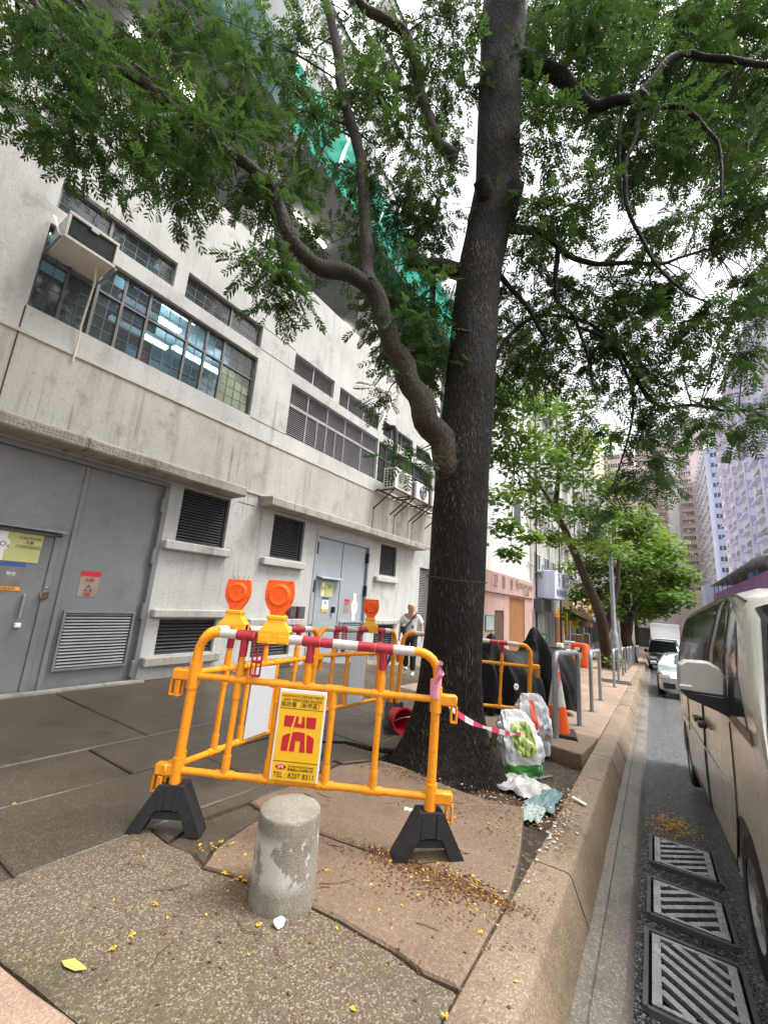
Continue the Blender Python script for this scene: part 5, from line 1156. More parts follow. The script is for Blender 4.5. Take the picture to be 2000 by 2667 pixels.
for (x, y, Y, r_) in [(1300, 1290, 15, .9), (1340, 1200, 16, 1.0), (1400, 1180, 17, 1.1), (1320, 1370, 15, .7), (1290, 1180, 16, .8), (1370, 1280, 17, 1.0), (1440, 1240, 18, 1.1), (1500, 1200, 19, 1.2), (1420, 1330, 18, .9), (1460, 1150, 19, 1.2), (1540, 1260, 20, 1.2), (1500, 1330, 20, 1.1), (1570, 1340, 21, 1.2), (1350, 1130, 16, 1.0), (1280, 1090, 15, .9), (1480, 1060, 19, 1.2), (1550, 1150, 20, 1.3), (1400, 1060, 17, 1.1), (1610, 1270, 21, 1.0), (1440, 1400, 19, .6), (1330, 1440, 15, .45), (1380, 1400, 16, .5), (1520, 1410, 21, .9), (1590, 1430, 22, 1.0), (1300, 1010, 16, .9), (1350, 1030, 17, 1.0)]:
    bl2.append((Y_(x, y, Y), r_, int(185*r_)+70))
street_tree('leaning street tree with fresh green leaves, first beyond the orange bin', b2, [([b2-Vector((0, 0, .1)), Y_(1578, 1690, Yb), Y_(1563, 1610, Yb-.3), Y_(1520, 1500, Yb-.8), Y_(1480, 1400, Yb-1.6), Y_(1447, 1330, Yb-2.4), Y_(1455, 1250, Yb-3), Y_(1470, 1150, Yb-3)], [.42, .27, .24, .2, .17, .15, .10, .05]), ([Y_(1575, 1650, Yb), Y_(1600, 1560, Yb), Y_(1610, 1470, Yb), Y_(1600, 1380, Yb)], [.2, .13, .09, .04]), ([Y_(1447, 1330, Yb-2.4), Y_(1400, 1260, Yb-4), Y_(1340, 1200, Yb-6)], [.1, .06, .03])], bl2, .24, 3)
b3 = G(1640, 1724); Yb = b3.y; bl3 = []
for (x, y, r_) in [(1560, 1420, 2.0), (1620, 1390, 2.1), (1680, 1400, 2.0), (1520, 1480, 1.8), (1590, 1480, 2.0), (1650, 1460, 2.0), (1710, 1470, 1.9), (1740, 1530, 1.6), (1690, 1530, 1.8), (1640, 1530, 1.7), (1560, 1540, 1.6), (1520, 1550, 1.4), (1750, 1560, 1.2), (1700, 1580, 1.2), (1720, 1430, 1.6), (1640, 1350, 1.8), (1590, 1590, 1.1), (1770, 1500, 1.1), (1500, 1600, 1.0), (1670, 1600, 1.0)]:
    bl3.append((Y_(x, y, Yb+rnd.uniform(-2.5, 2.5)), r_, int(200*r_)))
street_tree('forked street tree with a wide round crown standing behind the lamp post', b3, [([b3-Vector((0, 0, .1)), Y_(1636, 1690, Yb), Y_(1628, 1640, Yb), Y_(1626, 1590, Yb), Y_(1630, 1540, Yb), Y_(1610, 1460, Yb)], [.5, .36, .3, .25, .2, .08]), ([Y_(1634, 1660, Yb), Y_(1645, 1600, Yb), Y_(1665, 1565, Yb), Y_(1700, 1550, Yb)], [.25, .2, .15, .06]), ([Y_(1628, 1620, Yb), Y_(1600, 1560, Yb), Y_(1580, 1510, Yb)], [.2, .14, .06])], bl3, .40, 5, grp='street trees along the kerb')
b4 = Vector((-2.3, 58, gz(-2.3, 58))); street_tree('distant street tree half hidden behind the wide crown', b4, [([b4, b4+Vector((.2, 0, 3)), b4+Vector((0, 0, 6))], [.3, .2, .1])], [(b4+Vector((rnd.uniform(-2.5, 2.5), rnd.uniform(-2, 2), rnd.uniform(4.5, 7.5))), 1.5, 180) for _ in range(12)], .45, 9)
# ---------------------------------------------------------------- fallen petals, leaves and grit (uncountable)
def litter(name, mat, n, spots, size, seed, flat=.6, dz=.004, thick=None):
    rr = random.Random(seed); mb = MB()
    for _ in range(n):
        cx_, cy_, sx_, sy_ = rr.choice(spots); x = rr.gauss(cx_, sx_); y = rr.gauss(cy_, sy_)
        if x > kx(y)+.2 or x < -6.6: continue
        s = size*rr.uniform(.5, 1.4); a = rr.uniform(0, 6.28); z = SURF(x, y)+dz; c, q = math.cos(a)*s, math.sin(a)*s
        h1, h2 = rr.uniform(0, flat)*s, rr.uniform(0, flat)*s
        mb.add([(x-c, y-q, z), (x+q*.5, y-c*.5, z+h1), (x+c, y+q, z+.2*h2), (x-q*.5, y+c*.5, z+h2)], [(0, 1, 2, 3)])
    o = mb.part(name, mat); o['kind'] = 'stuff'; return o
def SURF(x, y):
    z = gz(x, y)
    if x > kx(y): return sl_(y)+.004
    if 2.5 < y < 3.6 and x > -2.45: z += max(0, (y-2.45)/1.2)*max(0, (x+2.45)/1.6)*.115
    elif 5.5 < y < 7.2 and x > -1.83: z += max(0, (7.2-y)/1.4)*.07
    elif 3.6 < y < 5.5 and x > -2.3: z -= .07
    return z
pit = [(-1.5, 4.0, .25, .2), (-1.2, 4.0, .2, .25), (-1.0, 4.0, .16, .35), (-2.05, 3.7, .25, .15), (-1.9, 3.6, .3, .1), (-.75, 3.9, .06, .4), (-1.4, 5.0, .3, .3)]
pile = [(-1.2, 2.42, .18, .06), (-1.0, 2.42, .12, .05), (-1.35, 2.40, .12, .05), (-.85, 2.46, .10, .03), (-1.15, 2.30, .2, .1)]
wide = [(-1.2, 2.1, .35, .3), (-1.5, 3.0, .5, .3), (-2.0, 2.4, .4, .4), (-1.1, 3.1, .25, .25), (-1.7, 1.4, .5, .4), (-.6, 3, .05, 1.2)]
tag(litter('fallen_petals', M_PETAL, 420, pile*3+pit+pit+[(-1.9, 3.9, .35, .3), (-2.15, 1.75, .06, .03), (-1.85, 1.68, .05, .02)], .010, 11), 'yellow petals fallen by the barrier foot and tree pit', 'petals')
tag(litter('scattered_petals', M_PETAL, 80, wide, .011, 12), 'single yellow petals strewn over the pavement slabs', 'petals')
tag(litter('dry_litter', M_DRY, 7500, pile*6+pit*5+wide, .009, 13), 'brown withered flowers and leaf litter on the pavement and soil', 'leaf litter')
tag(litter('pale_debris', plain('debris_pale', (.50,.47,.42), .7, 0, .3, 50), 260, [(-.85, 3.85, .15, .3), (-1.35, 3.75, .3, .08), (-1.0, 4.3, .2, .25), (-.7, 3.3, .03, .3)], .013, 14), 'pale plastic and plaster scraps round the tree pit', 'debris')
def stick(P, r_): 
    mb = MB(); mb.tube([(x, y, SURF(x, y)+.008) for x, y in P], r_, 5); return mb
rr = random.Random(21); mb = MB()
for _ in range(60):
    x, y = rr.gauss(-1.5, .5), rr.gauss(2.7, .7)
    if x > -.75: continue
    a = rr.uniform(0, 6.28); l = rr.uniform(.03, .10); c = rr.uniform(-1, 1); mb.tube([(x, y, SURF(x, y)+.006), (x+l*math.cos(a), y+l*math.sin(a), SURF(x, y)+.010), (x+l*math.cos(a)+l*math.cos(a+c), y+l*math.sin(a)+l*math.sin(a+c), SURF(x, y)+.006)], .0018, 4)
o = mb.part('fallen_stalks', M_DEB); o['kind'] = 'stuff'; tag(o, 'thin dark stalks scattered over the slabs under the tree', 'stalks')
root = MB(); root.tube([(-2.2, 3.95, -.13), (-2.5, 3.75, -.11), (-2.75, 3.7, -.10), (-3.0, 3.55, -.12)], [.03, .022, .016, .008], 8); root.part('surface_root', M_BARK, tree, Vector((0, 0, 0))-TB)
def flower(px, py, lab):
    p = G(px, py); t = thing('fallen_flower', lab, 'flower', (p.x, p.y, SURF(p.x, p.y)+.003), rnd.uniform(0, 6), 'yellow flowers dropped on the slabs')
    mb = MB()
    for k in range(5):
        q_ = rnd.uniform(.6, 1.4); a = k*1.257+rnd.uniform(-.6, .6); c, s = math.cos(a), math.sin(a); mb.add([(0, 0, .002), (.010*c-.005*s, .010*s+.005*c, .007), (.015*c*q_, .015*s*q_, .003), (.010*c+.005*s, .010*s-.005*c, .007)], [(0, 1, 2, 3)])
    mb.part('petals', M_PETAL, t)
for (x, y), l in zip([(584, 2278), (575, 2195), (1253, 2433), (404, 2358), (345, 2440), (295, 2475), (38, 2097), (675, 2413), (850, 2270), (1160, 2650), (604, 2200), (990, 2207)], ['beside the crack left of the bollard', 'behind the bollard on its left', 'beside the kerb joint', 'on the grey slab left of the bollard', 'low on the grey slab', 'lowest on the left of the grey slab', 'alone on the dark paving at the left edge', 'against the foot of the bollard', 'right of the bollard', 'in the kerb joint at the bottom edge', 'just left of the bollard top', 'left of the right barrier foot']): flower(x, y, 'yellow flower lying '+l)
p = G(190, 2520); t = thing('fallen_leaf', 'single pale green leaf lying on the grey slab', 'leaf', (p.x, p.y, gz(p.x, p.y)+.004), R(15))
mb = MB(); mb.add([(-.06, 0, 0), (-.02, .018, .008), (.03, .014, .006), (.07, 0, .012), (.03, -.014, .004), (-.02, -.018, .006), (0, 0, .002)], [(0, 6, 1), (1, 6, 2), (2, 6, 3), (3, 6, 4), (4, 6, 5), (5, 6, 0)]); mb.part('blade', plain('pale_leaf', (.35,.40,.10), .5, 0, .2, 30), t)
p = G(727, 2413); t = thing('paper_scrap', 'crumpled white tissue at the foot of the bollard', 'paper', (p.x, p.y, gz(p.x, p.y)+.015)); bm = bmesh.new(); bmesh.ops.create_icosphere(bm, subdivisions=3, radius=.022)
for v in bm.verts: v.co *= 1+.5*mnoise.noise(v.co*60); v.co.z *= .7
me = bpy.data.meshes.new('ball'); bm.to_mesh(me); bm.free(); me.materials.append(M_SIGNW); link('tissue', me, t)
p = G(1063, 2123); t = thing('paper_scrap', 'small white paper scrap left of the right barrier foot', 'paper', (p.x, p.y, SURF(p.x, p.y)+.006), R(30)); MB().add([(-.03, -.02, 0), (.03, -.02, .006), (.032, .02, .002), (-.028, .02, .012)], [(0, 1, 2, 3)]).part('scrap', M_SIGNW, t)
p = G(1542, 2100, 0); t = thing('plaster_scrap', 'broken white batten lying on the kerb edge', 'debris', (kx(4.2)+.10, 4.2, sl_(4.2)+.008), R(-35)); MB().bbox(-.07, .07, -.015, .015, 0, .014, .003).part('piece', M_SIGNW, t)
p = G(1720, 2125, RDZ); mbp = MB(); rr = random.Random(5)
for _ in range(260):
    x, y = rr.gauss(.0, .09), rr.gauss(5.25, .16)
    if x < kx(y)+.53: continue
    s = rr.uniform(.006, .018); a = rr.uniform(0, 6.28); z = sl_(y)+RDZ+.012+rr.uniform(0, .012); c, q = math.cos(a)*s, math.sin(a)*s; mbp.add([(x-c, y-q, z), (x+q*.5, y-c*.5, z+.006), (x+c, y+q, z), (x-q*.5, y+c*.5, z+.004)], [(0, 1, 2, 3)])
o = mbp.part('gutter_litter', M_PETAL); o['kind'] = 'stuff'; tag(o, 'heap of yellow petals in the gutter above the gratings', 'petals')
# ---------------------------------------------------------------- vehicles: lofted bodies with cut wheel arches
def lerp(tab, s, c):
    if s <= tab[0][0]: return tab[0][c]
    for a, b in zip(tab, tab[1:]):
        if s <= b[0]: f = (s-a[0])/(b[0]-a[0]); return a[c]+(b[c]-a[c])*f
    return tab[-1][c]
class Loft:
    # prof(s) -> list of (w,z) from sill to roof centre; x forward along s
    def __init__(self, tab, prof, stations): self.tab = tab; self.prof = prof; self.st = stations
    def row(self, s): return self.prof(s, lambda c: lerp(self.tab, s, c))
    def surf(self, s, v):
        P = self.row(s); n = len(P)-1; i = min(int(v), n-1); f = v-i; return Vector((P[i][0]+(P[i+1][0]-P[i][0])*f, s, P[i][1]+(P[i+1][1]-P[i][1])*f))
    def body(self):
        mb = MB(); R_ = []
        for s in self.st:
            P = self.row(s); ring = [(-w, s, z) for w, z in P]+[(w, s, z) for w, z in P[::-1][1:]]; R_.append(ring)
        n = len(R_[0])
        for r_ in R_: mb.v += r_
        for i in range(len(R_)-1):
            for k in range(n): mb.f.append((i*n+k, i*n+(k+1) % n, (i+1)*n+(k+1) % n, (i+1)*n+k)); mb.m.append(0)
        mb.f += [tuple(range(n))[::-1], tuple((len(R_)-1)*n+k for k in range(n))]; mb.m += [0, 0]; return mb
    def patch(self, side, poly, off=.004, n=10):
        # poly: list of (s_bottom, v_bottom, s_top, v_top) columns; skin on the side surface
        mb = MB(); rows = len(poly)
        for sb, vb, st_, vt in poly:
            for j in range(n+1):
                s = sb+(st_-sb)*j/n; v = vb+(vt-vb)*j/n; p = self.surf(s, v); e = .01
                a = self.surf(s+e, v)-self.surf(s-e, v); b = self.surf(s, min(v+e, 99))-self.surf(s, v-e); nn = b.cross(a); nn = nn.normalized() if nn.length > 1e-9 else Vector((1, 0, 0))
                if nn.x < 0: nn = -nn
                p = p+nn*off; mb.v.append((side*p.x, p.y, p.z))
        for i in range(rows-1):
            for j in range(n): mb.f.append((i*(n+1)+j, (i+1)*(n+1)+j, (i+1)*(n+1)+j+1, i*(n+1)+j+1)); mb.m.append(0)
        return mb
def cut_arches(o, wheels, r_, width):
    dg = bpy.context.evaluated_depsgraph_get()
    for (y, z) in wheels:
        for sx in (-1, 1):
            mb = MB(); n = 28; mb.v = []
            pl = [(y+r_*math.cos(2*math.pi*k/n), z+r_*math.sin(2*math.pi*k/n)) for k in range(n)]
            mb.prism(pl, 0, sx*(width-.30), sx*(width+.3)); c = mb.part('cut', M_TRIM)
            md = o.modifiers.new('b', 'BOOLEAN'); md.operation = 'DIFFERENCE'; md.object = c; md.solver = 'EXACT'
            par = o.parent; c.parent = par
            dg = bpy.context.evaluated_depsgraph_get(); dg.update(); me = bpy.data.meshes.new_from_object(o.evaluated_get(dg)); o.modifiers.clear(); old = o.data; o.data = me; bpy.data.objects.remove(c)
def wheel(parent, x, y, r_, w, s):
    mb = MB(); mb.lathe([(r_*.62, -w/2), (r_*.93, -w/2), (r_, -w/2+.02), (r_, w/2-.02), (r_*.93, w/2), (r_*.62, w/2)], 30, cap=False); o = mb.part('tyre', M_TYRE, parent, (x, y, r_), smooth=40); o.rotation_euler = (0, R(90), 0)
    mb = MB(); mb.lathe([(r_*.62, w/2-.005), (r_*.58, w/2-.03), (r_*.2, w/2-.045), (.0, w/2-.03)], 24, cap=False)
    mb.lathe([(r_*.62, -w/2+.005), (r_*.58, -w/2+.03), (r_*.2, -w/2+.045), (.0, -w/2+.03)], 24, cap=False)
    for k in range(6):
        a = k*math.pi/3
        for q in (-1, 1): mb.prism([(.03*math.cos(a+.5), .03*math.sin(a+.5)), (r_*.6*math.cos(a+.12), r_*.6*math.sin(a+.12)), (r_*.6*math.cos(a-.12), r_*.6*math.sin(a-.12)), (.03*math.cos(a-.5), .03*math.sin(a-.5))], 2, q*(w/2-.03)-.006, q*(w/2-.03)+.006)
    o2 = mb.part('rim', M_RIM, o, smooth=40); return o
# --- the van: nose towards the camera; local y runs rearward from the nose
vy0 = 2.08
van = thing('van', 'pale beige van with its white door mirror, parked nose towards us beside the kerb', 'van', (1.322, vy0, sl_(vy0)+RDZ+.02), rot=(math.atan(-.047), 0, R(1.9)))
VT = [(0, .72, .55, .95), (.10, .84, .60, .98), (.35, .90, .62, 1.06), (.55, .925, .80, 1.13), (1.35, .935, .90, 1.93), (1.55, .935, .90, 2.04), (1.9, .94, .90, 2.12), (2.6, .94, .90, 2.155), (5.4, .94, .90, 2.15), (5.75, .925, .88, 2.10), (5.95, .88, .84, 1.92)]
def vprof(s, g_):
    w, wt, top = g_(1), g_(2), g_(3)
    zb = min(1.24, top-.06)                       # belt
    k = max(0, min(1, (top-1.12)/.8))
    wr = w-(.155)*k                                # roof side inset
    return [(w*.90, .27), (w*.985, .30), (w*.995, .45), (w*1.0, .72), (w*.992, .90 if zb > .95 else zb-.08), (w*.985, zb), (w-.05*k, zb+(top-zb)*.42), (wr+.02*k, zb+(top-zb)*.80), (wr-.03*k, top-.075*max(k, .3)), (wr-.16*max(k, .2), top-.018*max(k, .3)), (w*.35, top-.002), (0, top)]
vst = sorted({0, .05, .1, .2, .35, .45, .55, .75, .95, 1.15, 1.35, 1.45, 1.55, 1.7, 1.9, 2.2, 2.6, 3.0, 3.5, 4.0, 4.5, 5.0, 5.4, 5.6, 5.75, 5.86, 5.95})
vl = Loft(VT, vprof, vst)
vb = vl.body().part('body', M_VAN, van, smooth=42)
cut_arches(vb, [(1.28, .33), (4.85, .33)], .40, .94); shade(vb.data, 38)
for y in (1.28, 4.85):
    for sx in (-1, 1): wheel(van, sx*.82, y, .33, .21, sx)
for y in (1.28, 4.85): MB().box(-.72, .72, y-.42, y+.42, .25, .80).part('wheel_well', M_TRIM, van)
def both(nm, m, poly, off, n=8):
    for sd in (-1, 1): vl.patch(sd, poly, off, n).part(nm, m, van, smooth=60)
both('side_window', M_VGL, [(1.62, 5.12, 1.78, 6.4), (1.75, 5.12, 1.95, 7.4), (1.95, 5.12, 2.05, 7.62), (2.16, 5.12, 2.14, 7.66)], .004)
both('side_window', M_VGL, [(2.42, 5.12, 2.40, 7.66), (3.9, 5.12, 3.9, 7.66), (4.3, 5.12, 4.3, 7.66)], .004); both('side_window', M_VGL, [(4.38, 5.12, 4.38, 7.66), (5.2, 5.12, 5.2, 7.66), (5.55, 5.2, 5.45, 7.5)], .004)
both('quarter_window', M_VGL, [(.98, 5.05, 1.0, 5.12), (1.25, 5.07, 1.3, 6.0), (1.52, 5.08, 1.62, 6.9)], .004)
both('window_trim', M_TRIM, [(.85, 4.80, .92, 5.02), (1.6, 4.97, 1.6, 5.12), (5.5, 4.97, 5.5, 5.12)], .006, 3); both('visor', M_VGL, [(1.72, 6.9, 1.84, 7.5), (1.95, 7.55, 2.0, 7.75), (2.16, 7.5, 2.14, 7.74)], .022, 4); both('pillar_trim', M_TRIM, [(1.62, 5.1, 1.70, 6.2), (1.70, 5.1, 1.79, 6.3)], .006, 6)
both('roof_gutter', M_TRIM, [(1.75, 7.98, 1.75, 8.06), (2.3, 7.98, 2.3, 8.06), (5.4, 7.98, 5.4, 8.06)], .004, 2)
def lines(nm, m, pts, r_, n=14):
    for sd in (-1, 1):
        P = []
        for (s0, v0), (s1, v1) in zip(pts, pts[1:]):
            for k in range(n): f = k/n; p = vl.surf(s0+(s1-s0)*f, v0+(v1-v0)*f); P.append((sd*p.x, p.y, p.z))
        p = vl.surf(*pts[-1]); P.append((sd*p.x, p.y, p.z)); MB().tube(P, r_, 6).part(nm, m, van, smooth=60)
for q in ([(1.76, 1.2), (1.46, 3.0), (1.50, 4.9)], [(2.79, .9), (2.78, 3), (2.80, 5.0)], [(2.88, .9), (2.86, 3), (2.87, 5.0)], [(4.22, 3.0), (4.28, 5.0)]): lines('door_seam', M_TRIM, q, .0075)
lines('window_seal', M_TRIM, [(1.60, 5.06), (5.5, 5.06), (5.48, 7.74), (2.1, 7.74), (1.93, 7.5), (1.60, 5.06)], .011); lines('window_seal', M_TRIM, [(2.16, 5.1), (2.14, 7.7)], .010, 8); lines('window_seal', M_TRIM, [(2.42, 5.1), (2.40, 7.7)], .010, 8)
lines('roof_gutter', M_TRIM, [(1.60, 8.0), (2.2, 8.05), (5.4, 8.05)], .010); lines('sill_line', M_TRIM, [(1.72, 1.1), (4.42, 1.1)], .010); lines('swage_line', M_VAN, [(1.7, 3.45), (4.9, 3.45)], .010)
both('crease', M_VAN, [(1.7, 3.35, 1.7, 3.5), (5.0, 3.35, 5.0, 3.5)], .006, 3); both('sill_strip', M_TRIM, [(1.75, .6, 1.75, 1.3), (4.4, .6, 4.4, 1.3)], .004, 4)
for y in (2.66, 2.98):
    for sd in (-1, 1): MB().bbox(sd*.965-.03, sd*.965+.03, y-.08, y+.08, .985, 1.03, .008).part('door_handle', M_TRIM, van)
# windscreen, two halves following the body
for sd in (-1, 1): vl.patch(sd, [(.60, v, 1.46, v) for v in (8.34, 8.7, 9.0, 9.5, 10.0, 10.5, 11.0)], .005, 14).part('windscreen', M_VGL, van, smooth=60)
for sd in (-1, 1):
    vl.patch(sd, [(.60, v, 1.46, v) for v in (8.12, 8.22, 8.34)], .006, 14).part('pillar_seal', M_TRIM, van, smooth=60)
MB().tube([(-.5, .58, 1.17), (.1, .56, 1.19), (.6, .62, 1.2)], .010, 5).part('wiper', M_TRIM, van); MB().prism([(1.75, 2.12), (2.05, 2.22), (2.2, 2.21), (2.25, 2.14)], 0, .0, .10).part('aerial', M_TRIM, van)
for sd in (-1, 1): MB().bbox(sd*.62-.2, sd*.62+.2, -.01, .12, .66, .86, .03).part('headlamp', M_LAMP, van)
MB().bbox(-.45, .45, -.02, .02, .45, .62, .01).part('grille', M_TRIM, van); MB().bbox(-.26, .26, -.03, -.01, .42, .53, .006).part('plate', M_PLATE, van)
# door mirrors: boxy shells on black feet
for sd in (-1, 1):
    mr = MB(); x0 = sd*.995
    pr = [(.0, 1.10), (.01, 1.36), (.035, 1.405), (.21, 1.43), (.245, 1.41), (.255, 1.10)]
    shell = MB(); 
    A_ = [(sd*.965, .0), (sd*.965, .15)]
    sec = [(0.0, .86, 1.0), (.04, 1.0, 1.06), (.12, 1.0, 1.08), (.165, .93, 1.0)]
    ol = [(.925, 1.325), (.915, 1.47), (.945, 1.53), (1.0, 1.56), (1.13, 1.555), (1.17, 1.525), (1.18, 1.355), (1.165, 1.33)]
    cx_, cz_ = 1.05, 1.44
    for dy, kx_, _ in sec: shell.v += [(sd*(cx_+(x-cx_)*kx_), 1.50+dy, cz_+(z-cz_)*kx_) for x, z in ol]
    m_ = len(ol)
    for i in range(3):
        for k in range(m_): shell.f.append((i*m_+k, i*m_+(k+1) % m_, (i+1)*m_+(k+1) % m_, (i+1)*m_+k)); shell.m.append(0)
    shell.f += [tuple(range(m_))[::-1], tuple(3*m_+k for k in range(m_))]; shell.m += [0, 0]
    mo = shell.part('mirror', M_VANW, van, smooth=35); MB().bbox(min(sd*.94, sd*1.168), max(sd*.94, sd*1.168), 1.496, 1.60, 1.345, 1.362, .004).part('mirror_band', M_TRIM, mo); MB().bbox(min(sd*1.10, sd*1.172), max(sd*1.10, sd*1.172), 1.494, 1.56, 1.375, 1.392, .004).part('indicator', M_LAMP, mo)
    MB().prism([(sd*.86, 1.20), (sd*.88, 1.32), (sd*.94, 1.345), (sd*1.16, 1.337), (sd*1.12, 1.305), (sd*.98, 1.255)], 1, 1.505, 1.66).part('mirror_foot', M_TRIM, mo); MB().bbox(min(sd*.96, sd*1.15), max(sd*.96, sd*1.15), 1.664, 1.672, 1.36, 1.52, .002).part('mirror_glass', M_CHROME, mo)
# --- silver coupe
cy0 = 16.9; car = thing('car', 'silver blue sports saloon parked behind the van with its headlamps towards us', 'car', (.92+kx(cy0)+.79, cy0, sl_(cy0)+RDZ+.02), rot=(math.atan(-.047), 0, R(.6)))
CT = [(0, .60, 0, .62), (.12, .80, 0, .70), (.4, .90, 0, .78), (1.0, .925, 0, .90), (1.45, .93, 0, .97), (2.15, .93, 0, 1.33), (2.6, .93, 0, 1.40), (3.1, .93, 0, 1.38), (3.9, .92, 0, 1.14), (4.3, .90, 0, 1.05), (4.65, .80, 0, .95)]
def cprof(s, g_):
    w, top = g_(1), g_(3); zb = min(.92, top-.03); k = max(0, min(1, (top-.95)/.4))
    return [(w*.9, .17), (w*.98, .22), (w*1.0, .45), (w*.985, .62 if zb > .7 else zb-.06), (w*.96, zb), (w*.96-.10*k, zb+(top-zb)*.45), (w*.96-.22*k, zb+(top-zb)*.86), (w*.96-.36*k-.05, top-.01), (w*.3, top), (0, top)]
cl_ = Loft(CT, cprof, sorted({0, .06, .12, .25, .4, .7, 1.0, 1.25, 1.45, 1.7, 1.95, 2.15, 2.35, 2.6, 2.85, 3.1, 3.5, 3.9, 4.1, 4.3, 4.5, 4.65}))
cb = cl_.body().part('body', M_SILV, car, smooth=42); cut_arches(cb, [(.85, .33), (3.65, .33)], .375, .93); shade(cb.data, 38)
for y in (.85, 3.65):
    MB().box(-.7, .7, y-.38, y+.38, .2, .72).part('wheel_well', M_TRIM, car)
    for sx in (-1, 1): wheel(car, sx*.82, y, .33, .22, sx)
for sd in (-1, 1):
    cl_.patch(sd, [(1.65, 4.1, 1.9, 4.6), (2.0, 4.1, 2.2, 5.7), (2.5, 4.1, 2.5, 5.9), (3.1, 4.1, 3.1, 5.9), (3.6, 4.3, 3.5, 5.2)], .004).part('side_window', M_VGL, car, smooth=60)
    MB().prism([(sd*.55, .58), (sd*.84, .60), (sd*.88, .67), (sd*.60, .70)], 1, .04, .20).part('headlamp', M_LAMP, car); MB().bbox(sd*1.02-.10, sd*1.02+.10, 1.55, 1.70, .92, 1.04, .03).part('mirror', M_SILV, car)
    cl_.patch(sd, [(2.35, 1.2, 2.4, 4.0), (2.36, 1.2, 2.41, 4.0)], .002, 8).part('door_seam', M_TRIM, car)
    MB().bbox(sd*.62-.17, sd*.62+.17, -.01, .1, .28, .46, .02).part('air_intake', M_TRIM, car)
mb = MB()
for i in range(9):
    f = i/8; s = 1.50+.66*f; top = lerp(CT, s, 3)
    for j in range(9): u = -1+2*j/8; mb.v.append((u*(.72-.12*f), s+.06*u*u, top+.008))
for i in range(8):
    for j in range(8): mb.f.append((i*9+j, i*9+j+1, (i+1)*9+j+1, (i+1)*9+j)); mb.m.append(0)
mb.part('windscreen', M_VGL, car, smooth=60)
for s_ in (-.13, .13): MB().bbox(s_-.11, s_+.11, -.02, .05, .42, .66, .03).part('grille', M_TRIM, car)
MB().bbox(-.26, .26, -.03, -.01, .30, .40, .005).part('plate', M_PLATE, car)
# --- black people carrier and white box truck
def boxcar(name, label, y0, x, L_, w, h, paint, hood, group=None):
    t = thing(name, label, 'car', (kx(y0)+x, y0, sl_(y0)+RDZ+.02), rot=(math.atan(-.047), 0, R(.6)))
    T = [(0, w*.8, 0, .75), (.1, w*.93, 0, .95), (hood, w, 0, 1.05), (hood+.9, w, 0, h-.08), (hood+1.3, w, 0, h), (L_-.3, w, 0, h-.02), (L_, w*.92, 0, h-.25)]
    def pf(s, g_):
        w_, top = g_(1), g_(3); zb = min(1.05, top-.04); k = max(0, min(1, (top-1.05)/.7)); return [(w_*.95, .28), (w_, .34), (w_, .7), (w_*.985, zb), (w_-.12*k, zb+(top-zb)*.85), (w_-.22*k, top-.01), (w_*.3, top), (0, top)]
    l = Loft(T, pf, sorted({0, .05, .1, hood*.5, hood, hood+.45, hood+.9, hood+1.3, 2.6, 3.2, L_-.3, L_})); b = l.body().part('body', paint, t, smooth=42)
    for y in (.85, L_-.85):
        for sx in (-1, 1): wheel(t, sx*(w-.10), y, .35, .22, sx)
    for sd in (-1, 1):
        l.patch(sd, [(hood+.45, 3.1, hood+.9, 3.9), (hood+1.3, 3.1, hood+1.3, 3.95), (L_-.4, 3.1, L_-.4, 3.95)], .006).part('side_window', M_VGL, t)
        MB().bbox(sd*w*.7-.17, sd*w*.7+.17, -.01, .1, .68, .82, .03).part('headlamp', M_LAMP, t); MB().bbox(sd*(w+.12)-.10, sd*(w+.12)+.10, hood+.4, hood+.52, 1.05, 1.25, .03).part('mirror', paint, t)
    mb = MB(); mb.quad((-w*.82, hood+.06, 1.10), (w*.82, hood+.06, 1.10), (w*.72, hood+.86, h-.11), (-w*.72, hood+.86, h-.11)); o = mb.part('windscreen', M_VGL, t, (0, -.03, .015))
    MB().bbox(-w*.5, w*.5, -.02, .06, .55, .75, .02).part('grille', M_CHROME, t); MB().bbox(-.26, .26, -.03, -.01, .40, .52, .005).part('plate', M_PLATE, t); return t
boxcar('car', 'black people carrier parked behind the silver car', 33.0, 1.35, 4.7, .92, 1.95, M_BLKP, .9)
tk = thing('box_truck', 'white box truck standing far down the street behind the black car', 'truck', (kx(45)+1.72, 45, sl_(45)+RDZ), rot=(math.atan(-.047), 0, R(.6)))
MB().bbox(-1.1, 1.1, 1.6, 7.2, .95, 3.45, .05).part('cargo_box', M_WBOX, tk); MB().bbox(-1.14, 1.14, 1.55, 1.66, 3.3, 3.5, .02).part('box_rim', M_PALE, tk)
MB().prism([(.0, .5), (.0, 1.35), (.35, 2.15), (1.5, 2.2), (1.5, .5)], 0, -.95, .95).part('cab', M_WBOX, tk); mb = MB(); mb.quad((-.85, -.01, 1.38), (.85, -.01, 1.38), (.80, .33, 2.12), (-.80, .33, 2.12)); mb.part('windscreen', M_VGL, tk, (0, -.012, .01))
for sd in (-1, 1): MB().bbox(sd*.7-.14, sd*.7+.14, -.03, .05, .75, .92, .02).part('headlamp', M_LAMP, tk)
for y in (.8, 5.6):
    for sx in (-1, 1): wheel(tk, sx*.85, y, .42, .24, sx)

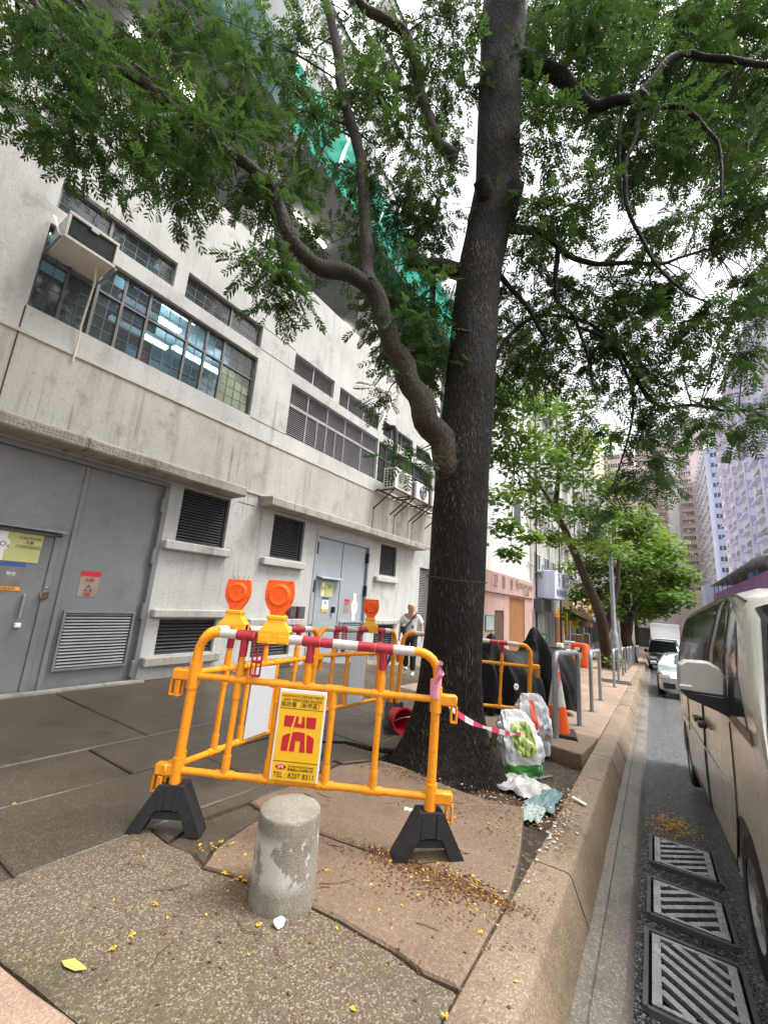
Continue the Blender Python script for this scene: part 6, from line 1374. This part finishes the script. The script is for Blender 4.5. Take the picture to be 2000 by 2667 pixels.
# ---------------------------------------------------------------- people
def skin_mesh(name, verts, edges, radii, mat, parent, sub=2, loc=(0,0,0)):
    me = bpy.data.meshes.new(name); me.from_pydata(verts, edges, []); o = bpy.data.objects.new(name, me); COL.objects.link(o)
    md = o.modifiers.new('s', 'SKIN'); md.use_smooth_shade = True; md.branch_smoothing = .6; sv = me.skin_vertices[0].data
    for i, r_ in enumerate(radii): sv[i].radius = r_ if isinstance(r_, tuple) else (r_, r_)
    sv[0].use_root = True; ms = o.modifiers.new('b', 'SUBSURF'); ms.levels = sub; ms.render_levels = sub
    dg = bpy.context.evaluated_depsgraph_get(); dg.update(); m2 = bpy.data.meshes.new_from_object(o.evaluated_get(dg)); bpy.data.objects.remove(o)
    m2.materials.clear(); m2.materials.append(mat); m2.polygons.foreach_set('use_smooth', [True]*len(m2.polygons)); return link(name, m2, parent, loc)
def person(label, loc, rz, scale, shirt, trou, umbrella=False, skin=M_SKIN):
    t = thing('person', label, 'person', loc, rz); t.scale = (scale,)*3
    # faces -y; x is the person's left; mid-stride
    J = dict(pel=(0, .0, .93), spine=(0, .01, 1.10), chest=(0, .0, 1.30), neck=(0, -.01, 1.46), head0=(0, -.03, 1.54), head=(0, -.035, 1.61), crown=(0, -.03, 1.70),
        shL=(.17, .0, 1.40), elL=(.27, .07, 1.15), wrL=(.30, -.02, .93), shR=(-.17, .0, 1.40), elR=(-.25, .03, 1.13), wrR=(-.26, -.10, .91),
        hiL=(.09, 0, .88), knL=(.11, -.14, .50), anL=(.11, -.12, .10), hiR=(-.09, 0, .88), knR=(-.10, .04, .48), anR=(-.10, .24, .14))
    ks = list(J); ix = {k: i for i, k in enumerate(ks)}
    E_ = [('pel','spine'),('spine','chest'),('chest','neck'),('neck','head0'),('head0','head'),('head','crown'),('chest','shL'),('shL','elL'),('elL','wrL'),('chest','shR'),('shR','elR'),('elR','wrR'),('pel','hiL'),('hiL','knL'),('knL','anL'),('pel','hiR'),('hiR','knR'),('knR','anR')]
    rad = dict(pel=(.145,.11), spine=(.14,.105), chest=(.155,.115), neck=.065, head0=(.095,.105), head=(.115,.13), crown=(.085,.10), shL=.062, elL=.043, wrL=.029, shR=.062, elR=.043, wrR=.029, hiL=.085, knL=.058, anL=.04, hiR=.085, knR=.058, anR=.04)
    body = skin_mesh('body', [J[k] for k in ks], [(ix[a], ix[b]) for a, b in E_], [rad[k] for k in ks], skin, t)
    def sub(nm, keys, ed, rd, mat, extra=None):
        JJ = dict(J); JJ.update(extra or {}); kk = keys; ii = {k: i for i, k in enumerate(kk)}; return skin_mesh(nm, [JJ[k] for k in kk], [(ii[a], ii[b]) for a, b in ed], [rd[k] for k in kk], mat, t)
    sub('t_shirt', ['spine', 'hem', 'chest', 'collar', 'shL', 'slL', 'shR', 'slR'], [('spine','hem'),('spine','chest'),('chest','collar'),('chest','shL'),('shL','slL'),('chest','shR'),('shR','slR')], dict(spine=(.185,.145), hem=(.185,.145), chest=(.185,.14), collar=(.075,.075), shL=.085, slL=.083, shR=.085, slR=.083), shirt, dict(hem=(0, .0, .88), collar=(0, -.005, 1.44), slL=(.255, .055, 1.19), slR=(-.24, .02, 1.17)))
    sub('trousers', ['pel', 'hiL', 'knL', 'cuL', 'hiR', 'knR', 'cuR'], [('pel','hiL'),('hiL','knL'),('knL','cuL'),('pel','hiR'),('hiR','knR'),('knR','cuR')], dict(pel=(.16,.125), hiL=.105, knL=.085, cuL=.075, hiR=.105, knR=.085, cuR=.075), trou, dict(cuL=(.11, -.12, .11), cuR=(-.10, .22, .16)))
    for k, dz, pt in (('anL', 0, -.0), ('anR', .03, .35)):
        a = Vector(J[k]); o = skin_mesh('shoe', [(0, .05, 0), (0, -.05, -.01), (0, -.16, -.02)], [(0, 1), (1, 2)], [(.048, .05), (.05, .042), (.042, .03)], M_SHOE, t, 1, a+Vector((0, 0, -.045))); o.rotation_euler = (-pt, 0, 0)
    for sd, k in ((1, 'wrL'), (-1, 'wrR')):      # hands: palm with five fingers
        w = Vector(J[k]); V_ = [(0, 0, .0), (0, -.01, -.06)]; Ed = [(0, 1)]; rd = [(.022, .03), (.016, .038)]
        for f, (dy, l) in enumerate(((-.032, .062), (-.011, .072), (.011, .068), (.031, .052))):
            i = len(V_); V_ += [(0, dy-.01, -.085), (-sd*.012, dy-.012, -.085-l*.5), (-sd*.03, dy-.012, -.085-l*.8)]; Ed += [(1, i), (i, i+1), (i+1, i+2)]; rd += [.009, .0085, .007]
        i = len(V_); V_ += [(-sd*.01, -.045, -.035), (-sd*.02, -.06, -.07)]; Ed += [(0, i), (i, i+1)]; rd += [.011, .009]
        skin_mesh('hand', V_, Ed, rd, skin, t, 1, w)
    # face: nose, ears, eyes, mouth, glasses
    h = Vector((0, -.035, 1.615))
    for nm, mt, p, s in (('nose', skin, (0, -.122, -.005), (.014, .022, .022)), ('ear', skin, (.080, .0, .0), (.012, .02, .03)), ('ear', skin, (-.080, .0, .0), (.012, .02, .03)), ('eye', M_TRIM, (.030, -.106, .022), (.012, .006, .006)), ('eye', M_TRIM, (-.030, -.106, .022), (.012, .006, .006)), ('mouth', plain('lip', (.25,.10,.08), .5), (0, -.108, -.045), (.022, .008, .006))):
        bm = bmesh.new(); bmesh.ops.create_icosphere(bm, subdivisions=2, radius=1); bmesh.ops.scale(bm, vec=s, verts=bm.verts); me = bpy.data.meshes.new(nm); bm.to_mesh(me); bm.free(); me.materials.append(mt); link(nm, me, t, h+Vector(p))
    return t
pp = person('bald person in a white T-shirt and black trousers walking with a folded umbrella', (-4.98, 8.95, gz(-4.98, 8.95)), R(22), .97, M_SHIRT, M_TROU)
hair = plain('grey_hair', (.25,.23,.21), .7)
MB().tube([(.12, -.14, 1.42), (.0, -.17, 1.25), (-.14, -.13, 1.05)], .018, 6).tube([(.12, .13, 1.42), (.0, .16, 1.25), (-.14, .12, 1.05)], .018, 6).tube([(.12, -.14, 1.42), (.13, 0, 1.47), (.12, .13, 1.42)], .018, 6).part('bag_strap', M_TRIM, pp); MB().bbox(-.23, -.10, -.20, -.12, .98, 1.14, .02).part('shoulder_bag', M_TRIM, pp)
for sx in (-1, 1): MB().tube([(sx*.030+.022*math.cos(a), -.150, 1.637+.018*math.sin(a)) for a in [2*math.pi*k/14 for k in range(14)]], .0025, 4, closed=True).part('glasses', M_TRIM, pp)
MB().prism([(.02, 1.16), (.09, 1.18), (.10, 1.11), (.05, 1.08)], 1, -.168, -.160).part('shirt_print', plain('print_olive', (.20,.19,.10), .7, 0, .5, 30), pp)
um = thing('umbrella', 'folded dark umbrella held point down by the walking person', 'umbrella', pp.matrix_basis @ Vector((-.27, -.13, .82)), R(22), rot=(R(-14), R(20), R(22)))
MB().tube([(0, 0, .05), (0, 0, -.18)], .008, 6).tube([(0, 0, .05), (.0, .02, .08), (0, .05, .07)], .012, 6).part('handle', M_TRIM, um); MB().lathe([(.02, -.10), (.055, -.16), (.04, -.5), (.018, -.70), (.006, -.78)], 12).part('canopy', plain('umbrella_cloth', (.02,.028,.024), .6, 0, .3, 20), um, smooth=50)
person('small distant person in dark clothes beside the parked vehicles', (kx(52)+.9, 52, sl_(52)+RDZ), R(10), 1.0, M_TRIM, M_TROU)
person('distant person in black standing near the second tree trunk', (-3.2, 36, gz(-3.2, 36)), R(0), 1.0, M_TROU, M_TROU)
# ---------------------------------------------------------------- buildings further down on the left
def TXL(t, s, size, m, y, z, x=.02, sx=1.0): return text(s, size, m, t, (x, y, z), RX, sx)
pk_ = thing('shop_building', 'white rendered block with a closed pink stone shopfront beyond the big tree', 'building', (WX, 0, 0))
MB().box(-9, -.02, 15.4, 27.9, -2.2, 16).part('wall', M_WHITE2, pk_)
MB().bbox(-.02, .20, 15.6, 27.7, 2.08, 3.10, .02).part('fascia', M_PINK, pk_)
for y in [15.6+k*.93 for k in range(14)]: MB().box(.2, .203, y-.006, y+.006, 2.1, 3.08).part('joint', M_RUST, pk_)
for y0, y1 in ((15.6, 20.2), (21.7, 22.6), (25.75, 27.6)): MB().bbox(-.02, .08, y0, y1, -2.2, 2.07, .01).part('pier', M_PINK, pk_)
MB().bbox(-.02, .07, 20.2, 21.7, 1.24, 2.07, .01).part('pier', M_PINK, pk_); MB().bbox(-.02, .05, 22.6, 25.75, 1.98, 2.07, .01).part('head', M_PINK, pk_)
MB().bbox(-.03, .02, 22.62, 25.73, -2.2, 1.97, .01).part('door', M_PLY, pk_); MB().bbox(-.03, .015, 20.22, 21.68, -2.2, 1.22, .01).part('door', plain('dark_board', (.09,.055,.04), .6), pk_)
MB().bbox(.08, .12, 18.8, 20.05, .28, 1.02, .01).part('notice_case', M_GREEN, pk_); MB().bbox(.12, .125, 18.9, 19.95, .34, .96, .002).part('notice_sheet', M_WINL, pk_)
mg = plain('tarnished_letters', (.20,.17,.15), .5, .3)
for y, ch in ((19.9, '卫'), (21.2, '意'), (22.6, '會'), (23.6, '所')): TXL(pk_, ch, .72, mg, y, 2.62, .215)
TXL(pk_, 'DREAMLAND', .50, mg, 25.6, 2.68, .215, 1.1); TXL(pk_, 'CLUB', .45, mg, 25.6, 2.32, .215, 1.2)
MB().box(-.02, .0, 16.2, 17.8, 5.0, 6.6).part('window', M_WINL, pk_); MB().box(-.02, .0, 23.8, 25.2, 6.2, 7.8).part('window', M_WIN, pk_)
MB().bbox(-.02, .9, 15.4, 16.9, 3.9, 4.02, .02).part('canopy', M_TRIM, pk_)
MB().tube([(.1, 27.2, 3.2), (.1, 27.2, 15)], .06, 8).tube([(.1, 26.6, 4.3), (.1, 27.4, 4.3), (.1, 27.9, 4.2)], .05, 6).part('drain_pipe', M_PIPE, pk_)
rw = thing('tenement_row', 'row of old tenements crowded with air conditioners, pipes and shop signs', 'building', (WX, 0, 0))
MB().box(-10, 0, 27.95, 120, -6, 22).part('wall', plaster('tenement_render', (.47,.46,.43), .3, .9, .8), rw)
wm = MB().box(0, .03, -.75, .75, -.6, .6).mesh('window', M_WIN); fm_ = MB(); fm_.box(.03, .06, -.8, -.72, -.65, .65).box(.03, .06, .72, .8, -.65, .65).box(.03, .06, -.03, .03, -.65, .65).box(.03, .06, -.72, .72, .58, .65).box(.03, .06, -.72, .72, -.65, -.58); fme = fm_.mesh('window_frame', M_PALE)
cg = MB(); cg.box(0, .5, -.9, .9, -.75, -.70)
for k in range(9): cg.box(.47, .5, -.9+k*.22, -.88+k*.22, -.70, -.2)
cgm = cg.mesh('window_cage', M_GALV); acm = MB().bbox(0, .55, -.38, .38, -.25, .25, .02).mesh('case', M_ACW2); acg = MB().box(.552, .56, -.3, .3, -.19, .19).mesh('grille', M_ACG); acb = MB().bar((.5, -.3, -.27), (0, -.3, -.75), .03).bar((.5, .3, -.27), (0, .3, -.75), .03).mesh('bracket', M_RUST)
q = 0
rr = random.Random(31)
for f in range(5):
    for k in range(15):
        y = 29.6+k*2.7+rr.uniform(-.2, .2); z = 4.6-k*.0+f*3.1
        wi = link('window', wm, rw, (.0, y, z)); link('window_frame', fme, wi)
        if rr.random() < .35: link('window_cage', cgm, wi)
        if rr.random() < .62 and f < 3:
            t = thing('air_conditioner', 'air conditioner on a bracket among the many on the old tenement row', 'air conditioner', (WX, y+rr.uniform(.9, 1.4), z-.4+rr.uniform(-.3, .2)), group='air conditioners on the tenement row'); link('case', acm, t); link('grille', acg, t); link('bracket', acb, t)
for k in range(7):
    y = 28.6+k*4.1; MB().tube([(.12, y, -1), (.12, y, 6), (.12, y+.15, 12), (.12, y, 20)], .055, 6).part('drain_pipe', M_PIPE if k % 2 else M_PIPEB, rw, smooth=60)
for k in range(5): MB().tube([(.3, 28.2+k*3, 3.6+rr.uniform(-.4, .5)), (.5, 30+k*3, 3.2+rr.uniform(-.3, .3)), (.3, 32+k*3.3, 3.5)], .025, 5).part('cable', M_PIPEB, rw, smooth=60)
# shopfronts under the row
def shut(y0, y1, zt, m=M_SHUT):
    zb = gz(-6.5, (y0+y1)/2); s = MB().bbox(.0, .05, y0, y1, zb, zt, .005).part('shutter', m, rw)
    n = int((zt-zb)/.16); me = MB().bbox(.05, .065, y0+.05, y1-.05, 0, .13, .004).mesh('slat', m)
    for k in range(n): link('slat', me, s, (0, 0, zb+k*.16))
shut(27.98, 30.3, 1.48); shut(31.5, 34.4, 1.22); MB().bbox(0, .5, 28.3, 31.3, 1.30, 2.15, .02).part('shutter_box', M_SLAT, rw)
MB().bbox(0, .06, 35.0, 38.2, gz(-6.5, 36), 1.0, .01).part('door', M_PLY, rw); MB().prism([(35.0, 1.0), (38.2, 1.0), (37.4, 1.6), (35.8, 1.6)], 0, .0, .06).part('door_head', M_ORP, rw)
for y0, y1 in ((39, 44), (45, 50), (51, 56), (57, 64)): MB().box(0, .02, y0, y1, gz(-6.5, y0)-1, .9).part('shop_opening', M_WIN, rw)
def sbox(label, y0, y1, z0, z1, d, face, lines, name='shop_sign', x0=.05):
    t = thing(name, label, 'sign', (WX+x0, (y0+y1)/2, (z0+z1)/2)); w, h = (y1-y0)/2, (z1-z0)/2
    MB().bbox(0, d, -w, w, -h, h, .02).part('box', face, t)
    for s, sz, y, z, m in lines: text(s, sz, m, t, (d+.012, y, z), RX)
    return t
gold = plain('gold_letters', (.28,.22,.05), .4, .5)
sbox('white box sign with two gold characters above the grey shutter', 29.0, 33.4, 2.22, 4.05, 1.15, M_BLUEW, [('多', 1.05, -.8, .35, gold), ('麗', 1.05, .8, .35, gold), ('制衣廠有限公司', .50, 0, -.5, M_INK)])
sbox('cream shop sign with faint characters past the white box sign', 37.6, 45.8, 1.5, 2.95, .9, plain('cream_sign', (.72,.62,.42), .5), [('百 貨', 1.0, 0, .15, plain('faint_print', (.55,.40,.2), .5)), ('@', .6, -.2, -.5, M_BLUEP)])
sbox('yellow ochre shop sign further along the tenement row', 47, 54, 1.2, 2.5, .8, plain('ochre_sign', (.70,.48,.12), .5), [('金記', 1.0, 0, 0, M_SIGNR)])
t = thing('banner', 'tall bright yellow banner with a column of dark characters hanging by the shops', 'banner', (-5.6, 33.2, gz(-5.6, 33.2)), R(-62)); MB().bbox(-.36, .36, -.02, .02, 1.3, 2.95, .01).part('cloth', M_BRY, t)
for k, ch in enumerate('平價時裝'): text(ch, .36, M_INK, t, (0, -.032, 2.72-k*.39), RF)
t = thing('sign_board', 'small square yellow sign on a pole right of the yellow banner', 'sign', (-5.3, 35, gz(-5.3, 35)), R(-62)); MB().bbox(-.75, .75, -.02, .02, 1.95, 2.85, .01).part('panel', M_BRY, t); MB().tube([(0, .04, 0), (0, .04, 2.0)], .03, 6).part('pole', M_GALV, t); text('出入口', .38, M_INK, t, (0, -.032, 2.55), RF); text('CAR PARK', .22, M_INK, t, (0, -.032, 2.2), RF)
t = thing('sign_board', 'small green and white board standing by the grey shutter', 'sign', (-5.9, 27.6, gz(-5.9, 27.6)), R(-60)); MB().bbox(-.5, .5, -.02, .02, .5, 1.35, .01).part('panel', M_GREEN, t); MB().bbox(-.42, .42, -.03, -.02, .6, .85, .005).part('band', M_SIGNW, t); text('停車場', .24, M_SIGNW, t, (0, -.034, 1.1), RF)
for sx in (-.4, .4): MB().tube([(sx, 0, 0), (sx, 0, .5)], .02, 6).part('leg', M_GALV, t)
t = thing('sign_board', 'pink shop board hanging past the yellow signs', 'sign', (-5.7, 45, gz(-5.7, 45)), R(-62)); MB().bbox(-1.1, 1.1, -.03, .03, 2.3, 3.3, .02).part('panel', plain('pink_board', (.62,.38,.30), .5, 0, .3, 2), t); MB().tube([(0, .05, 0), (0, .05, 2.4)], .03, 6).part('pole', M_GALV, t)
t = thing('awning', 'blue canvas awning over a far shop', 'awning', (WX, 48, .6)); MB().add([(0, -3, .9), (0, 3, .9), (1.8, 3, .1), (1.8, -3, .1)], [(0, 1, 2, 3)]).part('canvas', M_BLUET, t); MB().bar((1.8, -3, .1), (0, -3, -.2), .04).bar((1.8, 3, .1), (0, 3, -.2), .04).part('arm', M_GALV, t)
t = thing('awning', 'grey sheet awning sloping over the stalls further on', 'awning', (WX, 56, .2)); MB().add([(0, -3.5, 1.4), (0, 3.5, 1.4), (2.6, 3.5, .2), (2.6, -3.5, .2)], [(0, 1, 2, 3)]).part('sheet', M_SHUT, t); MB().bar((2.6, -3.5, .2), (2.6, -3.5, -3), .05).bar((2.6, 3.5, .2), (2.6, 3.5, -3), .05).part('post', M_GALV, t)
# parked bicycles / goods in the distance
def clutter(name, label, cat, x, y, sz, m, seed):
    r2 = random.Random(seed); t = thing(name, label, cat, (x, y, gz(x, y))); 
    for k in range(5): w, d, h = r2.uniform(.2, .5)*sz, r2.uniform(.2, .4)*sz, r2.uniform(.2, .5)*sz; cx_, cy_, cz_ = r2.uniform(-.5, .5)*sz, r2.uniform(-.4, .4)*sz, r2.uniform(0, .5)*sz; MB().bbox(cx_-w/2, cx_+w/2, cy_-d/2, cy_+d/2, cz_, cz_+h, .02).part('bundle', m[k % len(m)], t)
clutter('goods_pile', 'heap of white bundles on the pavement behind the orange bin', 'goods', -4.6, 27, 1.3, [M_SIGNW, M_PLASW, M_BACK], 1); clutter('goods_pile', 'heap of blue and grey bundles beside the far shops', 'goods', -4.2, 32, 1.5, [M_BLUET, M_BACK, M_GRP], 2); clutter('goods_pile', 'dark stacked goods before the far tenement shops', 'goods', -4.9, 38, 1.8, [M_TRIM, M_GRP, M_BRN], 3)
def bike(x, y, rz, label):
    t = thing('bicycle', label, 'bicycle', (x, y, gz(x, y)), rz, 'bicycles parked on the far pavement')
    for s in (-.52, .52):
        mb = MB(); mb.tube([(s+.33*math.cos(a), 0, .34+.33*math.sin(a)) for a in [2*math.pi*k/20 for k in range(20)]], .02, 6, closed=True)
        w_ = mb.part('wheel', M_TYRE, t, smooth=60)
    MB().tube([(-.52, 0, .34), (-.1, 0, .34), (.36, 0, .8), (-.2, 0, .82), (-.1, 0, .34)], .018, 6).tube([(-.52, 0, .34), (-.2, 0, .82)], .012, 6).tube([(.52, 0, .34), (.36, 0, .8), (.32, 0, .98)], .018, 6).part('frame', M_BLUET if rz > 1 else M_GALV, t); MB().bbox(-.34, -.1, -.06, .06, .86, .92, .02).part('saddle', M_TRIM, t); MB().tube([(.22, -.26, 1.0), (.34, 0, .98), (.22, .26, 1.0)], .014, 6).part('handlebar', M_TRIM, t)
bike(-3.9, 24.5, R(20), 'grey bicycle parked behind the orange bin'); bike(-3.6, 29.5, R(75), 'blue bicycle parked among the goods beyond the bin')
# lamp post, broom-like bundle at the tree, far poles
lp = Vector((-1.72, 22.6, gz(-1.72, 22.6))); t = thing('lamp_post', 'tall grey steel lamp post rising between the street trees', 'lamp post', lp)
MB().lathe([(.17, 0), (.17, 1.5), (.15, 1.62), (.10, 1.75), (.095, 4), (.08, 6.4), (.06, 9)], 14).part('column', M_GALV, t, smooth=40); MB().bbox(-.09, .09, -.18, -.165, .4, 1.2, .005).part('access_door', M_GALV, t)
MB().tube([(0, 0, 8.9), (.2, 0, 9.3), (1.2, 0, 9.5)], .04, 8).part('arm', M_GALV, t); MB().bbox(1.1, 1.8, -.15, .15, 9.42, 9.58, .04).part('lantern', M_PALE, t)
bb = Vector((-2.32, 23.0, gz(-2.32, 23.0))); t = thing('twig_brooms', 'bundle of brown twig brooms tied to the leaning street tree', 'broom', bb); mb = MB(); rr = random.Random(4)
for k in range(70): a = rr.uniform(-1, 1); mb.tube([(.1, 0, 1.6+rr.uniform(-.1, .1)), (-.25+a*.2, rr.uniform(-.2, .2), 2.1), (-.7+a*.65, rr.uniform(-.5, .5), 2.75+rr.uniform(-.3, .3))], .008, 4, caps=False)
o = mb.part('twigs', plain('dry_twigs', (.22,.13,.07), .8), t); MB().tube([(.15, 0, .1), (.08, 0, 1.7)], .03, 6).part('shaft', M_BARK3, t)
for i, (x, y, h) in enumerate(((-1.9, 40, 7.5), (-2.2, 52, 8.5))): t = thing('sign_pole', ('nearer' if i == 0 else 'further')+' thin grey pole far along the pavement', 'pole', (x, y, gz(x, y)), group='thin poles far along the pavement'); MB().tube([(0, 0, 0), (0, 0, h)], .06, 8).part('pole', M_GALV, t); MB().bbox(-.12, .12, -.12, .12, .8, 3.0, .02).part('wrap', M_ORP if i == 0 else M_SIGNW, t)
# weeds at the second tree
t = thing('weed', 'tuft of fresh green weeds at the foot of the leaning street tree', 'plant', (-1.75, 22.3, gz(-1.75, 22.3))); scatter('leaves', M_LEAF2, t, Vector((0, 0, 0)), [((rnd.gauss(0, .2), rnd.gauss(0, .2), rnd.uniform(.05, .6)), (rnd.gauss(0, 1), rnd.gauss(0, 1), .3), 0, .2, rnd.uniform(.4, 1)) for _ in range(90)], LT)
# ---------------------------------------------------------------- towers down the street
def tower(name, label, x0, x1, y0, y1, z0, z1, wall): 
    t = thing(name, label, 'building', (x0, y0, z0)); MB().box(0, x1-x0, 0, y1-y0, 0, z1-z0).part('wall', wall, t); return t
fh = 2.95
# purple block: street face at x=14
pt = tower('purple_tower', 'lilac apartment block with darker purple chequers over the van', 14, 40, 62, 118, -6, 47.5, M_PURP)
pd = MB().box(-.62, .02, -.9, .9, -.78, .78).mesh('dark_panel', M_PURD); pw = MB().box(-.06, .02, -2.6, 2.6, -.55, .75).mesh('window_band', M_WIN); pl = MB().box(-.75, .02, -3.1, 3.1, -.98, -.78).mesh('ledge', M_PURP); pf = MB()
for k in range(7): pf.box(-.12, -.06, -2.6+k*.86, -2.54+k*.86, -.55, .75)
pf.box(-.12, -.06, -2.6, 2.6, .02, .07); pfm = pf.mesh('window_frame', M_PALE); pb = MB().box(-.9, .02, -.9, .9, -1.3, 1.3).mesh('pier', M_PURP)
acs = MB().bbox(-.62, 0, -.4, .4, -.28, .28, .03).mesh('air_conditioner', M_PALE); pipe = MB()
rr = random.Random(8)
for f in range(17):
    z = 3.0+f*fh
    for y in (68, 79.5, 91, 102.5, 113):
        w_ = link('window_band', pw, pt, (0, y-62, z)); link('window_frame', pfm, w_); link('ledge', pl, pt, (0, y-62, z))
        if rr.random() < .75: link('air_conditioner', acs, pt, (-.05, y-62+rr.uniform(-2.4, 2.4), z-.55))
        if rr.random() < .4: link('air_conditioner', acs, pt, (-.05, y-62+rr.uniform(-2.4, 2.4), z+.2))
for y in (73.7, 85.2, 96.7, 108):
    for f in range(17): link('dark_panel', pd, pt, (0, y-62, 3.0+f*fh))
for y in (73.7, 85.2, 96.7, 108): MB().box(-.55, .0, y-62-.8, y-62+.8, 0, 53.5).part('pier', M_PURP, pt); MB().tube([(-.65, y-62-.3, 0), (-.65, y-62-.3, 53)], .1, 6).tube([(-.65, y-62+.3, 0), (-.65, y-62+.3, 53)], .08, 6).part('drain_pipe', M_PURP, pt)
rl = MB()
for k in range(24): rl.box(-.05, .0, k*2.3, k*2.3+.05, 53.5, 54.6)
rl.box(-.05, 0, 0, 55, 54.5, 54.6); rl.part('roof_rail', M_PALE, pt)
MB().box(0, 8, 0, .5, 0, 53).part('side_wall', M_PURP, pt, (0, -.51, 0))
for f in range(17): MB().box(1.5, 5, -.1, 0, 0, 1.2).part('side_window', M_WINL, pt, (0, -.52, 8.4+f*fh))
# mauve podium canopy with a white roof sheet in front of it
t = thing('market_canopy', 'mauve panelled market canopy with a white sheet roof behind the van', 'canopy', (9.0, 50, -3)); MB().box(0, 4.5, 0, 48, 7.2, 9.6).part('fascia', M_MAUVE, t); MB().add([(-.9, 0, 10.7), (4.8, 0, 11.4), (4.8, 44, 11.4), (-.9, 44, 10.7)], [(0, 1, 2, 3)]).part('roof_sheet', M_PALE, t)
for k in range(9): MB().bar((-.2, k*5.4+.5, 9.5), (-.2, k*5.4+.5, 10.8), .12).part('post', M_GRP, t)
MB().box(0, 4.5, 0, 48, -1, 7.19).part('ground_floor', M_PALE, t); MB().bbox(.1, 1.6, 10, 14, 9.6, 10.3, .1).part('blue_sheet', M_BLUET, t)
for k in range(6): MB().bbox(-.05, .0, 2+k*7, 6+k*7, 0, 4, .02).part('shop_opening', M_WIN, t)
# blue-white tower
wt = tower('white_tower', 'blue and white apartment tower between the brown and lilac blocks', 14, 34, 141, 176, -8, 50, M_BLUEW)
bw = MB().box(-.0, 5.4, -.12, 0, 0, 1.25).mesh('window_band', M_WIN); bf = MB().box(0, 20, -.06, 0, 0, 1.35).mesh('spandrel', M_BLUE2); bm_ = MB()
for k in range(8): bm_.box(k*.77, k*.77+.10, -.16, -.12, 0, 1.25)
bmm = bm_.mesh('window_frame', M_PALE)
for f in range(17):
    z = 11+f*fh
    link('spandrel', bf, wt, (.9, 0, z-1.55))
    for x in (1.1, 8.0):
        b_ = link('window_band', bw, wt, (x, 0, z)); link('window_frame', bmm, b_)
        if rr.random() < .7: link('air_conditioner', acs, wt, (x+rr.uniform(1, 4.5), -.1, z-.2)).rotation_euler = (0, 0, R(90))
    for k in range(8):
        link('window', MB().box(-.06, 0, -.9, .9, 0, 1.2).mesh('window', M_WIN) if (f == 0 and k == 0) else bpy.data.meshes['window_side'] if 'window_side' in bpy.data.meshes else MB().box(-.06, 0, -.9, .9, 0, 1.2).mesh('window_side', M_WIN), wt, (0, 2.5+k*4.2, z))
        if rr.random() < .8: link('air_conditioner', acs, wt, (-.03, 4.2+k*4.2, z+rr.uniform(-.3, .6)))
# brown block closing the view
bt = tower('brown_tower', 'brown apartment block with a pale vertical stripe closing the street', -3.5, 16.5, 176.5, 205, -9, 68, M_BROWN)
MB().box(9.0, 12.2, -1.0, 0, 0, 70).part('pale_stripe', M_PALE, bt); MB().box(12.2, 20, -.02, 0, 0, 77).part('wall', M_BROWN2, bt, (0, -.02, 0)); MB().box(15, 23, 2, 12, 77, 84).part('roof_house', M_BROWN2, bt)
wb = MB().box(0, 3.6, -.1, 0, 0, 1.2).mesh('window_band', M_WIN); wl = MB().box(-.2, 3.8, -.5, 0, -.35, -.15).mesh('ledge', M_BROWN2); wf = MB()
for k in range(6): wf.box(k*.7, k*.7+.09, -.15, -.1, 0, 1.2)
wf.box(0, 3.6, -.149, -.11, .55, .62)
wfm = wf.mesh('window_frame', M_PALE)
for f in range(25):
    z = 6+f*fh
    for x in (.6, 5.0, 13.0):
        b_ = link('window_band', wb, bt, (x, -.05, z)); link('window_frame', wfm, b_); link('ledge', wl, bt, (x, -.05, z))
        if rr.random() < .8: link('air_conditioner', acs, bt, (x+rr.uniform(.5, 3), -.12, z-.1)).rotation_euler = (0, 0, R(90))
lf = tower('brown_block', 'long reddish block with rows of windows left of the brown tower', -16, -3.6, 150, 205, -9, 55, M_BROWN2)
for f in range(20):
    for k in range(9): link('window', bpy.data.meshes['window_side'], lf, (12.47, 3+k*6, 6+f*fh))
    for k in range(3): b_ = link('window_band', wb, lf, (1+k*4, -.05, 6+f*fh)); link('window_frame', wfm, b_)
cr_t = tower('cream_tower', 'cream building with red roof characters above the street trees', -24, -12, 118, 149, -7, 52, M_CREAM)
for k, ch in enumerate('協業'): text(ch, 5.2, M_SIGNR, cr_t, (8.6, -.06, 45-k*6.5), RF)
for f in range(9):
    for k in range(2): b_ = link('window_band', wb, cr_t, (1+k*5.6, -.05, 5+f*fh)); link('window_frame', wfm, b_)
for i, (x0, x1, y, z1, m) in enumerate(((2, 11, 300, 122, M_BLUEW), (12.5, 20, 310, 126, M_WINL), (21, 30, 305, 124, M_BLUEW))):
    t = tower('glass_tower', ['left', 'middle', 'right'][i]+' of three pale glass towers far beyond the brown block', x0, x1, y, y+12, -12, z1, m)
    for f in range(28): MB().box(0, x1-x0, -.1, 0, 60+f*2.6, 60+f*2.6+1.4).part('glass_band', M_WINL, t)
ft = tower('far_building', 'low tan building with a white lettered fascia at the end of the street', -6, 9, 110, 125, -9, 8, M_BROWN2); MB().box(1, 9, -.4, 0, 8.5, 10.2).part('fascia', M_PALE, ft); MB().box(1.5, 8.5, -.05, 0, 2, 8.3).part('shop_opening', M_WIN, ft)
for k in range(4): MB().box(1+k*2, 2.2+k*2, -.06, 0, 12, 13.6).part('window', M_WIN, ft)
gb = tower('grey_hoarding', 'plain grey panelled wall beside the box truck', 8, 13.5, 100, 108, -9, 8.6, M_BLUEW)
